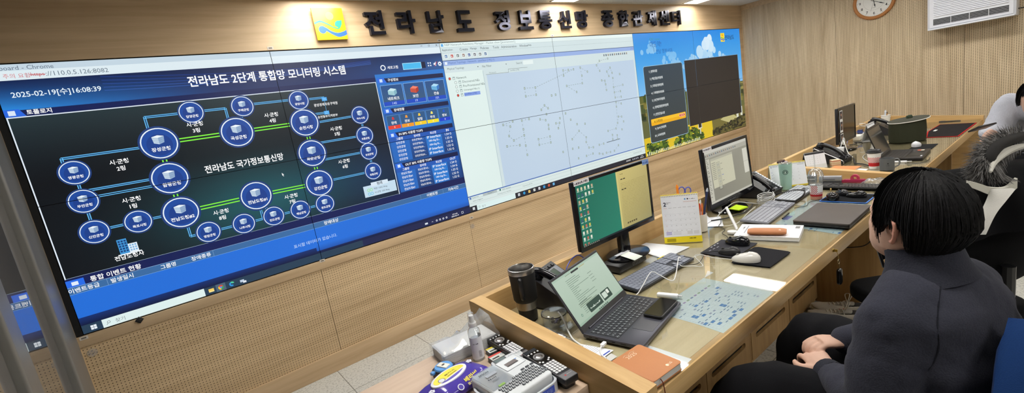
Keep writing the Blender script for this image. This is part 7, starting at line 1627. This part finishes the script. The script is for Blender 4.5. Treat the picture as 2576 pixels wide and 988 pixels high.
def hand(mb, wrist, knuckle, palm_n, side, curl, s=1.0):
    """Palm, four bent fingers of different lengths and a thumb from the palm's side. palm_n points out of the back of the hand."""
    W, K = Vector(wrist), Vector(knuckle); d = (K - W).normalized(); up = Vector(palm_n); up = (up - d * up.dot(d)).normalized(); sd = d.cross(up) * side
    L = (K - W).length; n = 12; rings = []
    for u, w, t in ((0, .024, .018), (.3, .032, .016), (.65, .038, .015), (1.0, .040, .013)):
        c = W + d * L * u; rings.append([c + sd * (w * s * math.cos(2 * PI * j / n)) + up * (t * s * math.sin(2 * PI * j / n)) for j in range(n)])
    mb.loft(rings, 'matte', (200, 200, 200))
    for k, (off, ln) in enumerate(((.030, .072), (.0105, .080), (-.0095, .075), (-.029, .060))):
        p = K + sd * off * s - d * .006; pts, a = [p], 0.0; dirv = d.copy()
        for seg, f in enumerate((.45, .32, .25)):
            a += curl[seg] * (1 + .08 * k); dv = d * math.cos(a) - up * math.sin(a); pts.append(pts[-1] + dv * ln * f * s)
        mb.tube(curve_pts(pts, 4), [(.0092 - .0022 * i / 12) * s for i in range(13)], 'matte', (200, 200, 200), 10); mb.ball(.0070 * s, 'matte', (200, 200, 200), Matrix.Translation(pts[-1]), seg=10, rings=6)
    p = W + d * L * .35 + sd * .028 * s; q = p + (sd * .7 + d * .7 - up * .25).normalized() * .036 * s; e = q + (d * .95 + sd * .1 - up * .35).normalized() * .028 * s; g = e + (d * .9 - sd * .2 - up * .4).normalized() * .022 * s
    mb.tube(curve_pts([p, q, e, g], 4), [(.0125 - .0045 * i / 12) * s for i in range(13)], 'matte', (200, 200, 200), 10); mb.ball(.008 * s, 'matte', (200, 200, 200), Matrix.Translation(g), seg=10, rings=6)


def hair_surface(H, phi, t, k=1.0, seedj=0.0):
    """Point on the hair volume: phi 0 = front, pi = back; t 0 = crown, 1 = hairline."""
    a = abs(math.atan2(math.sin(phi), math.cos(phi)))
    def lerp(tab):
        for (x0, y0), (x1, y1) in zip(tab, tab[1:]):
            if a <= x1: f = (a - x0) / (x1 - x0); f = f * f * (3 - 2 * f); return y0 + (y1 - y0) * f
        return tab[-1][1]
    zl = lerp(((0, .086), (.55, .083), (.92, .056), (1.16, -.004), (1.32, -.036), (1.50, .014), (1.78, .004), (1.95, -.060), (2.3, -.098), (PI, -.112)))
    rz = .122; zc = .002; z1 = (zl - zc) / rz; th1 = math.acos(max(-1, min(1, z1))); th = th1 * t
    rr_ = math.sin(th); squash = 1.0 if th < PI / 2 else 1.0 + (.05 if a < 1.6 else -.20) * (th - PI / 2)
    x = -math.sin(phi) * .092 * rr_ ** .82 * squash; y = math.cos(phi) * (.099 if math.cos(phi) > 0 else .118) * rr_ ** .85 * squash - .006
    if a > 2.0 and th > PI / 2: y += (th - PI / 2) * .02 * (a - 2.0)
    return Vector((x * k, y * k, zc + rz * math.cos(th) * k))


def hair(name, H, parent, Tinv, seed, strands):
    b = MB(Tinv @ H); n, rows = 56, 16; r = random.Random(seed); vs = []
    for inner in (0, 1):
        for i in range(rows + 1):
            for j in range(n):
                phi = 2 * PI * j / n; t = i / rows * (1 - .0 * inner); jag = (1 + (.045 * math.sin(j * 7.3) + .03 * math.sin(j * 3.1)) * (i / rows) ** 3); p = hair_surface(H, phi, min(1.08, max(0.001, t * jag)), 1.0 if not inner else .86); p += p.normalized() * (.0018 * math.sin(phi * 37) + .0012 * math.sin(phi * 61)) * (i / rows) if not inner else Vector((0, 0, 0)); vs.append(p)
    m = (rows + 1) * n; fs = []
    for q in (0, 1):
        for i in range(rows):
            for j in range(n): f = (q * m + i * n + j, q * m + i * n + (j + 1) % n, q * m + (i + 1) * n + (j + 1) % n, q * m + (i + 1) * n + j); fs.append(f if q else f[::-1])
    for j in range(n): fs.append((rows * n + j, rows * n + (j + 1) % n, m + rows * n + (j + 1) % n, m + rows * n + j))
    b.add(vs, fs, 'hair', (17, 16, 17))
    wh = r.uniform(-.2, .2)
    for k in range(strands):
        phi = 2 * PI * r.random(); off = 1.0 + .05 * r.random() ** 2; e = r.uniform(.80, 1.10); sw = r.uniform(-.10, .10); t0 = r.uniform(.02, .45); pts = []
        for i in range(8):
            u = i / 7; pts.append(hair_surface(H, phi + sw * u + wh * (1 - u), min(1.12, t0 + (e - t0) * u), off + .006 * math.sin(5 * u + k)))
        c = r.choice(((13, 12, 13), (18, 17, 18), (26, 25, 27), (10, 10, 11))); b.tube(pts, [.0016 * (1 - .75 * (i / 7) ** 2) for i in range(8)], 'hair', c, 3, cap=False)
    return b.build(name, parent, ang=70)


def person(label, base, yaw, spine, J, head_c, hyaw, pitch, jacket_c, trousers_c, hands, voxel=.0036, strands=3200, jacket_name='fleece_jacket', collar=True, hood=False, seed=3):
    t = thing('person', label, 'person', base); inv = Matrix.Translation(-Vector(base))
    H = Matrix.Translation(head_c) @ Matrix.Rotation(hyaw, 4, 'Z') @ Matrix.Rotation(pitch, 4, 'X')
    b = MB(); torso(b, spine, yaw, .86); head(b, H)
    c7 = spine[-1][0]; limb(b, [c7 - Vector((0, 0, .03)), (Vector(c7) * .45 + (H @ Vector((0, -.02, -.07))) * .55), H @ Vector((0, -.012, -.05))], [.060, .054, .056])
    for s in 'LR':
        limb(b, [J['sh' + s], J['el' + s], J['wr' + s]], [.052, .040, .026]); limb(b, [J['hip' + s], J['kn' + s], J['an' + s]], [.076, .058, .042])
        an = Vector(J['an' + s]); F = Vector((-math.sin(yaw), math.cos(yaw), 0)); limb(b, [an, an + F * .06 - Vector((0, 0, .045)), an + F * .15 - Vector((0, 0, .06))], [.04, .036, .026])
    for h in hands: hand(b, *h)
    vs, fs = fuse(b, voxel, 3); b = MB(inv); col = (206, 166, 146); Hi = H.inverted(); vc = []
    for v in vs:
        q = Hi @ v
        if abs(q.x) < .024 and q.y > .07 and -.076 < q.z < -.052: vc.append((176, 112, 104))
        elif abs(q.x) > .075 and abs(q.z) < .05: vc.append((204, 146, 128))
        else: vc.append(col)
    b.add(vs, fs, 'skin', col, vc=vc); body = b.build('body', t, ang=180)
    hair('hair', H, t, inv, seed, strands)
    # trousers and upper garment as one continuous surface each, with soft folds
    b = MB(); torso(b, spine[:3], yaw, .97)
    for s in 'LR': limb(b, [J['hip' + s], J['kn' + s], J['an' + s]], [.098, .086, .076], n=18)
    def tf(p): return .006 * mnoise.noise(Vector((p.x * 7, p.y * 7, p.z * 11))) + .003 * mnoise.noise(p * 22)
    vs, fs = fuse(b, .011, 4, tf); b = MB(inv); b.add(vs, fs, 'fabric', trousers_c); b.build('trousers', t, ang=180)
    b = MB(); torso(b, spine, yaw, 1.07)
    Sh = {s: Vector(J['sh' + s]) for s in 'LR'}
    for s in 'LR': limb(b, [Vector(c7) - Vector((0, 0, .055)), Sh[s] * .5 + Vector(c7) * .5 - Vector((0, 0, .012)), Sh[s]], [.088, .084, .074], n=18)
    for s in 'LR':
        e, w = Vector(J['el' + s]), Vector(J['wr' + s]); limb(b, [Sh[s], Sh[s] * .5 + e * .5, e, e * .5 + w * .5, w], [.078, .078, .070, .060, .043], n=18)
    def jf(p):
        q = p * 6; return .011 * mnoise.noise(Vector((q.x * .9, q.y * .9, q.z * 2.0))) + .006 * abs(mnoise.noise(Vector((p.x * 16 + p.z * 9, p.y * 16, p.z * 12)))) + .0016 * mnoise.noise(p * 60)
    vs, fs = fuse(b, .010, 4, jf)
    jb = BVHTree.FromPolygons(vs, fs); b = MB(inv); b.add(vs, fs, 'fleece', jacket_c); b.build(jacket_name, t, ang=180)
    n = 30
    if collar:
        b = MB(inv); rings = []
        Rv, Fv = Matrix.Rotation(yaw, 3, 'Z') @ Vector((1, 0, 0)), Matrix.Rotation(yaw, 3, 'Z') @ Vector((0, 1, 0)); c0 = Vector(c7) + Fv * .014 + Vector((0, 0, .026))
        for z, w, d, fo in ((-.040, .112, .092, -.01), (-.008, .090, .080, -.004), (.020, .080, .074, .000), (.042, .077, .072, .006), (.048, .071, .067, .008), (.042, .066, .062, .006), (.0, .067, .060, .0)):
            rings.append([c0 + Rv * w * math.cos(2 * PI * j / n) + Fv * (d * math.sin(2 * PI * j / n) + fo) + Vector((0, 0, z - .018 * math.sin(2 * PI * j / n))) for j in range(n)])
        b.loft(rings, 'fleece', tuple(int(v * .9) for v in jacket_c), cap=False); b.build('collar', t, ang=180)
        b = MB(inv); b.tube([c0 + Fv * (.090 + .020 * k / 5) + Vector((0, 0, -.04 + .07 * k / 5)) for k in range(6)], .004, 'plastic', (20, 20, 22), 6); b.build('zipper', t)
    for s in 'LR':
        w = Vector(J['wr' + s]); d = (w - Vector(J['el' + s])).normalized(); b = MB(inv); b.tube([w - d * .022, w + d * .012], .0435, 'fleece', tuple(int(v * .82) for v in jacket_c), 20, cap=False); b.tube([w + d * .012, w - d * .02], .0385, 'fleece', tuple(int(v * .6) for v in jacket_c), 20, cap=False); b.ring(Matrix.Translation(w + d * .012) @ d.to_track_quat('Z', 'Y').to_matrix().to_4x4(), 0, 0, .0385, .0435, tuple(int(v * .82) for v in jacket_c), 0, 'fleece', 20); b.build('cuff', t)
    if hood:
        Rv, Fv = Matrix.Rotation(yaw, 3, 'Z') @ Vector((1, 0, 0)), Matrix.Rotation(yaw, 3, 'Z') @ Vector((0, 1, 0)); b = MB(inv); rings = []
        for k in range(13): a = PI * (k / 12 - 1); c = Vector(c7) + Rv * .095 * math.cos(a) + Fv * .085 * math.sin(a) + Vector((0, 0, -.005)); rings.append([c + (Rv * math.cos(a) + Fv * math.sin(a)) * (.032 * math.cos(2 * PI * j / 12)) + Vector((0, 0, .030 * math.sin(2 * PI * j / 12))) for j in range(12)])
        b.loft(rings, 'fleece', jacket_c); b.build('hood', t, ang=70)
    for s in 'LR':
        an = Vector(J['an' + s]); b = MB(inv @ Matrix.Translation((an.x, an.y, 0)) @ Matrix.Rotation(yaw, 4, 'Z')); b.loft([[((.038 + .012 * math.sin(PI * u)) * math.cos(2 * PI * j / 14), -.07 + .27 * u, z0 + (h * .5) * (1 + math.sin(2 * PI * j / 14))) for j in range(14)] for u, z0, h in ((0, .001, .075), (.2, .001, .09), (.5, .001, .09), (.75, .001, .07), (1, .001, .03))], 'leather', (26, 26, 28)); b.build('shoe', t, ang=60)
    return t, H, jb


def office_chair(label, x, y, rz, c, seat_z=.45, back=(.56, 1.0), back_y=-.235, arms=True, tilt=.16, fabric='fabric', wb=.235, taper=0.0):
    t = thing('office_chair', label, 'chair', (x, y, 0), rz)
    b = MB(); b.prism(rrect(-.24, -.23, .24, .24, .09), .075, fabric, c, T=Matrix.Translation((0, 0, seat_z - .085)), bev=.022, seg=3); b.build('seat', t)
    b = MB(); z0, z1 = back; n, m = 22, 16; vs, fs = [], []
    for side in (0, 1):
        for i in range(m + 1):
            v = i / m
            for j in range(n + 1):
                u = 2 * j / n - 1; e = 1 - max(0, (abs(2 * v - 1) - .55) / .45) ** 2.4 * .38; w = wb * e * (1 - taper * max(0, v - .42) ** 1.3); z = z0 + (z1 - z0) * v; yy = back_y - tilt * (v - .2) * (z1 - z0) * 1.0 + .055 * u * u - .035 * math.sin(PI * v); ed = min(1, (1 - abs(u)) * 6) * min(1, min(v, 1 - v) * 8); yy += (-1 if side else 1) * (.008 + .024 * ed ** .5); vs.append((w * u, yy, z))
    q = (m + 1) * (n + 1)
    for s in (0, 1):
        for i in range(m):
            for j in range(n): f = (s * q + i * (n + 1) + j, s * q + i * (n + 1) + j + 1, s * q + (i + 1) * (n + 1) + j + 1, s * q + (i + 1) * (n + 1) + j); fs.append(f if s else f[::-1])
    loop = [j for j in range(n + 1)] + [i * (n + 1) + n for i in range(1, m + 1)] + [m * (n + 1) + j for j in range(n - 1, -1, -1)] + [i * (n + 1) for i in range(m - 1, 0, -1)]
    for a, d in zip(loop, loop[1:] + loop[:1]): fs.append((a, d, d + q, a + q))
    b.add(vs, fs, fabric, c); b.build('backrest', t, ang=60)
    b = MB(); b.tube(curve_pts([(0, -.05, seat_z - .10), (0, -.26, seat_z - .09), (0, back_y - .085, seat_z + .06), (0, back_y - .09, z0 + .14)], 6), .022, 'plastic', (24, 24, 26), 10); b.build('back_support', t)
    b = MB(); b.lathe([(.06, seat_z - .088), (.06, seat_z - .12), (.028, seat_z - .14), (.028, .20), (.035, .20), (.035, .09), (0, .09)], 'plastic', (24, 24, 26), 20); b.build('gas_lift', t)
    for k in range(5):
        a = 2 * PI * k / 5 + .3; d = Vector((math.cos(a), math.sin(a), 0)); b = MB(); b.tube([d * .03 + Vector((0, 0, .115)), d * .29 + Vector((0, 0, .072))], [.026, .016], 'plastic', (26, 26, 28), 8); lg = b.build('leg', t); b = MB(); b.lathe([(0, -.02), (.022, -.02), (.0255, -.014), (.0255, .014), (.022, .02), (0, .02)], 'plastic', (20, 20, 22), 16, Matrix.Translation(d * .285 + Vector((0, 0, .0265))) @ Matrix.Rotation(a + .6, 4, 'Z') @ Matrix.Rotation(PI / 2, 4, 'X')); b.box(-.008, .008, -.008, .008, .03, .075, 'plastic', (24, 24, 26), T=Matrix.Translation(d * .285)); b.build('caster', lg)
    if arms:
        for s in (-1, 1):
            b = MB(); b.tube(curve_pts([(s * .22, -.02, seat_z - .06), (s * .285, -.02, seat_z - .03), (s * .29, -.02, seat_z + .17)], 6), .016, 'plastic', (26, 26, 28), 8); b.prism(rrect(s * .29 - .035, -.14, s * .29 + .035, .12, .03), .03, 'plastic', (30, 30, 32), T=Matrix.Translation((0, 0, seat_z + .17)), bev=.01); b.build('armrest', t)
    return t


def sneaker(label, loc, rz):
    t = thing('sneaker', label, 'shoe', loc, rz, 'pair of grey sneakers on the floor'); st = [(-.135, .026, .010, .075), (-.12, .034, .008, .082), (-.08, .037, .006, .072), (-.03, .036, .006, .062), (.02, .040, .006, .058), (.07, .046, .008, .050), (.11, .042, .012, .042), (.135, .028, .018, .034), (.145, .010, .022, .028)]
    b = MB(); rings = [[(w * math.cos(2 * PI * j / 16), x, z0 + (.5 + .5 * math.sin(2 * PI * j / 16)) * .02 - .004 * (z0 < .007)) for j in range(16)] for x, w, z0, h in st]; b.loft([[(p[0] * 1.06, p[1] * 1.02, max(.001, p[2])) for p in r] for r in rings], 'plastic', (222, 220, 214)); b.build('sole', t, ang=60)
    b = MB(); rings = [[(w * .98 * math.cos(a) * (1 - .25 * max(0, math.sin(a))), x, z0 + .012 + (h - .012) * (.5 + .5 * math.sin(a)) * (1 if not (x < -.0 and math.sin(a) > .7) else .72)) for a in [2 * PI * j / 20 for j in range(20)]] for x, w, z0, h in st]; b.loft(rings, 'fabric', (206, 200, 190)); b.build('upper', t, ang=60)
    b = MB(); b.ball(.03, 'matte', (60, 58, 58), Matrix.Translation((0, -.07, .060)), (.8, 1.6, .35), 18, 10); b.build('opening', t)
    b = MB(); b.prism(rrect(-.02, -.02, .02, .07, .012), .006, 'fabric', (184, 180, 172), T=Matrix.Translation((0, -.03, .062)) @ Matrix.Rotation(-.12, 4, 'X')); b.build('tongue', t)
    b = MB()
    for k in range(5): y = -.015 + .017 * k; z = .067 - .003 * k; b.tube(curve_pts([(-.026, y, z - .012), (-.01, y + .006, z + .004), (.01, y + .010, z + .004), (.026, y + .004, z - .012)], 4), .0022, 'fabric', (214, 208, 196), 6)
    b.tube(curve_pts([(0, -.02, .07), (-.03, -.03, .105), (-.015, -.04, .12), (0, -.02, .075), (.02, -.03, .11), (.035, -.01, .10), (0, -.018, .07)], 5), .0022, 'fabric', (214, 208, 196), 6); b.build('laces', t)
    b = MB(); 
    for s in (-1, 1): b.prism([(-.11, .012), (-.02, .012), (-.05, .034), (-.105, .05)], .002, 'plastic', (96, 98, 110), T=Matrix(((0, 0, s, s * .036), (1, 0, 0, 0), (0, 1, 0, 0), (0, 0, 0, 1))))
    b.build('side_panel', t); b = MB()
    for k in range(4): b.ball(.003, 'plastic', (200, 90, 70), Matrix.Translation((-.036, .0 + .018 * k, .048 - .003 * k)), seg=8, rings=5)
    b.build('eyelets', t); return t


sneaker('grey laced sneaker on the floor, the nearer of the pair under the desk', (3.508, -2.225, .0005), math.radians(62) + PI / 2 - .1).rotation_euler.z = math.radians(22)
sneaker('grey laced sneaker on the floor, farther in beneath the desk', (3.615, -2.20, .0005), math.radians(24))
for o, (x, y) in zip([o for o in COL.objects if o.name.startswith('sneaker')], ((3.455, -2.285), (3.565, -2.265))): o.location = (x, y, .0005); o.rotation_euler.z = math.radians(18); o.scale = (1.14, 1.14, 1.14)

V = Vector
sp1 = [(V((1.985, -2.985, .535)), .165, .105), (V((1.975, -3.000, .66)), .165, .105), (V((1.955, -2.985, .80)), .182, .105), (V((1.945, -2.965, .91)), .178, .098), (V((1.940, -2.950, .985)), .085, .075)]
J1 = dict(shL=(1.808, -2.905, .895), elL=(1.775, -2.875, .680), wrL=(1.895, -2.735, .640), shR=(2.105, -2.985, .890), elR=(2.205, -2.875, .70), wrR=(2.080, -2.725, .655), hipL=(1.90, -2.96, .535), knL=(1.825, -2.525, .535), anL=(1.82, -2.41, .10), hipR=(2.07, -3.0, .535), knR=(2.255, -2.56, .550), anR=(2.30, -2.47, .10))
p1, H1, jb1 = person('seated person in a dark navy fleece and black trousers, hands clasped, seen from behind', (1.985, -2.985, 0), math.radians(-16), sp1, J1, (1.948, -2.918, 1.122), math.radians(-25), math.radians(7), (56, 57, 67), (24, 24, 27),
    [((1.895, -2.735, .640), (1.957, -2.672, .652), (-.35, -.25, .9), -1, (.5, .75, .7)), ((2.080, -2.725, .655), (2.015, -2.668, .668), (.25, -.1, .95), 1, (.55, .8, .7))])
# seam of the near sleeve, laid on the fleece
P = []
for px_, py_ in ((2372, 672), (2366, 720), (2360, 770), (2358, 820), (2362, 870), (2352, 905), (2336, 930)):
    h = jb1.ray_cast(CAM, ray(px_, py_))
    if h[0] is not None: P.append(h[0] + h[1] * .0005)
if len(P) > 3: b = MB(Matrix.Translation((-1.985, 2.985, 0))); b.tube(curve_pts(P, 5), .0016, 'fleece', (34, 35, 42), 6); b.build('shoulder_seam', p1)
office_chair('blue fabric office chair under the person in the navy fleece', 1.985, -2.930, math.radians(-14), (26, 52, 98), .445, (.50, .925), -.236, False, .02, wb=.26, taper=1.25)
# second person at the far desk, turned sideways and bent over a phone
sp2 = [(V((5.46, -2.96, .55)), .16, .115), (V((5.47, -2.96, .68)), .16, .12), (V((5.40, -2.955, .84)), .18, .125), (V((5.27, -2.95, .96)), .18, .11), (V((5.15, -2.95, 1.02)), .085, .075)]
J2 = dict(shR=(5.17, -2.80, 1.03), elR=(5.06, -2.735, .86), wrR=(4.92, -2.725, .865), shL=(5.20, -3.12, 1.0), elL=(5.10, -3.16, .78), wrL=(4.90, -3.02, .80), hipR=(5.45, -2.86, .55), knR=(4.98, -2.76, .54), anR=(4.95, -2.74, .1), hipL=(5.45, -3.06, .55), knL=(4.98, -3.10, .54), anL=(4.95, -3.10, .1))
person('person in a pale grey hoodie at the far desk, bent over a smartphone', (5.46, -2.96, 0), PI / 2, sp2, J2, (5.02, -2.93, 1.075), PI / 2, math.radians(-30), (178, 180, 190), (26, 26, 30),
    [((4.92, -2.725, .865), (4.865, -2.72, .885), (.2, .8, .5), 1, (.6, .8, .6)), ((4.90, -3.02, .80), (4.84, -3.0, .81), (0, -.3, .9), -1, (.5, .7, .6))], .0065, 700, 'grey_hoodie', False, True, 5)
q = onx(2472, 322, 4.76); t = thing('smartphone', 'smartphone held by the person in the grey hoodie', 'phone', (q.x, q.y, q.z), math.radians(64)); F = Matrix.Rotation(math.radians(30), 4, 'Y'); b = MB(F); b.box(-.036, .036, -.075, .075, 0, .010, 'plastic', (26, 26, 28), bev=.003); b.build('case', t); b = MB(F); b.box(-.033, .033, -.071, .071, .010, .0106, 'gloss', (50, 40, 44)); b.build('screen', t)
office_chair('black office chair under the person in the grey hoodie', 5.43, -2.96, PI / 2, (26, 26, 28), .455, (.56, .92), -.30, True, .14)
# empty chair with the parka
c2 = office_chair('black office chair with a fur hooded parka over its back', 3.085, -2.755, math.radians(-38), (14, 14, 16), .46, (.54, 1.0), -.225, False, .12, wb=.25)
R2 = Matrix.Translation((3.085, -2.755, 0)) @ Matrix.Rotation(math.radians(-38), 4, 'Z')
t = thing('parka', 'black parka with grey fur hood and off white lining over the chair back', 'coat', (3.085, -2.755, 0), math.radians(-38))
b = MB(); n = 16
prof = [(-.10, .72), (-.105, .85), (-.125, .96), (-.185, 1.045), (-.255, 1.062), (-.345, 1.04), (-.385, .96), (-.395, .86)]
rows_ = []
for y, z in curve_pts([(0, p[0], p[1]) for p in prof], 3) and [(p.y, p.z) for p in curve_pts([(0, q[0], q[1]) for q in prof], 3)]:
    rows_.append([V((.275 * (2 * j / n - 1) * (1 + .02 * math.sin(z * 40)), y + .04 * (2 * j / n - 1) ** 2 + .012 * math.sin(j * 1.3 + z * 9), z - .05 * abs(2 * j / n - 1) ** 3)) for j in range(n + 1)])
vs = [p for r in rows_ for p in r]; k = n + 1; fs = [(i * k + j, i * k + j + 1, (i + 1) * k + j + 1, (i + 1) * k + j) for i in range(len(rows_) - 1) for j in range(n)]
m = len(vs); vs += [p + V((0, .0, -.014)) for p in vs]; fs += [tuple(q + m for q in f[::-1]) for f in fs]; b.add(vs, fs, 'fabric', (16, 16, 18)); b.build('shell', t, ang=60)
I2 = (Matrix.Translation((3.085, -2.755, 0)) @ Matrix.Rotation(math.radians(-38), 4, 'Z')).inverted()
arc = [ony(2492, 444, -2.970), ony(2482, 420, -2.970), ony(2488, 392, -2.970), ony(2510, 366, -2.974), ony(2545, 350, -2.980), ony(2588, 340, -2.988), ony(2634, 342, -2.997)]
path = curve_pts(arc, 10); r = random.Random(9); b = MB(I2)
b.tube(path, .020, 'fabric', (34, 33, 33), 12)
ctr = ony(2560, 440, -2.97); vdir = (ctr - CAM).normalized()
for q in range(5200):
    i = r.randrange(len(path)); p = path[i]; tg = (path[max(i - 1, 0)] - path[min(i + 1, len(path) - 1)]).normalized(); rad = (p - ctr); rad -= vdir * rad.dot(vdir); rad.normalize(); a = r.uniform(-3.1, 3.1); d0 = (rad * math.cos(a) - vdir * math.sin(a) * .9).normalized(); d = (d0 * .75 + tg * r.uniform(.2, 1.1) + V((0, 0, -.1))).normalized()
    L = .044 * (.5 + .8 * r.random()); s0 = p + d0 * .017; g = r.choice((66, 84, 100, 116, 134, 146)); b.tube([s0, s0 + d * L * .5, s0 + (d + V((0, 0, -.18))) * L + rad * .010 * r.uniform(-1, 1)], [.0013, .0011, .0002], 'fabric', (g, g - 2, g - 3), 3, cap=False)
b.build('fur_trim', t, ang=80)
b = MB(I2); rings = []     # hood pouch behind the fur
for i, p in enumerate(path[6:-2:4]):
    e = ctr + V((.06, .02, -.02)); rings.append([p.lerp(e, .34 + .64 * (j / 7) ** .8) + V((.05, .03, .02)) * math.sin(PI * j / 7) for j in range(8)])
vs = [q for r_ in rings for q in r_]; k = 8; fs = [(i * k + j, i * k + j + 1, (i + 1) * k + j + 1, (i + 1) * k + j) for i in range(len(rings) - 1) for j in range(k - 1)]; m = len(vs); vs += [v + V((.012, .006, -.004)) for v in vs]; fs += [tuple(x + m for x in f[::-1]) for f in fs]; b.add(vs, fs, 'fabric', (14, 14, 16)); b.build('hood', t, ang=60)
b = MB(I2); b.tube(curve_pts([ony(2492, 432, -2.985), ony(2500, 408, -2.985), ony(2520, 388, -2.987), ony(2548, 374, -2.99), ony(2580, 366, -2.995), ony(2610, 364, -3.0)], 6), [.004 + .010 * math.sin(PI * min(1, k / 30)) for k in range(31)], 'fabric', (196, 194, 186), 8); b.build('white_piping', t)
def band(mb, P, w, c, drop):
    p = curve_pts(P, 6); vs = []; 
    for i, q in enumerate(p): vs += [q, q + drop * (w[0] + (w[1] - w[0]) * i / (len(p) - 1)), q + V((.012, .008, 0)), q + drop * (w[0] + (w[1] - w[0]) * i / (len(p) - 1)) + V((.012, .008, 0))]
    fs = []
    for i in range(len(p) - 1):
        a, d = 4 * i, 4 * i + 4; fs += [(a, d, d + 1, a + 1), (a + 2, a + 3, d + 3, d + 2), (a, a + 2, d + 2, d), (a + 1, d + 1, d + 3, a + 3)]
    fs += [(0, 1, 3, 2), (4 * len(p) - 4, 4 * len(p) - 2, 4 * len(p) - 1, 4 * len(p) - 3)]; mb.add(vs, fs, 'fabric', c)
b = MB(I2); band(b, [ony(2440, 456, -3.008), ony(2466, 462, -3.010), ony(2500, 472, -3.014), ony(2535, 470, -3.022), ony(2560, 448, -3.026)], (.014, .035), (190, 188, 178), V((0, 0, -1))); band(b, [ony(2500, 478, -3.020), ony(2490, 505, -3.022), ony(2476, 540, -3.022), ony(2466, 590, -3.022)], (.05, .012), (172, 170, 164), V((.35, -.8, 0))); b.build('lining', t, ang=60)
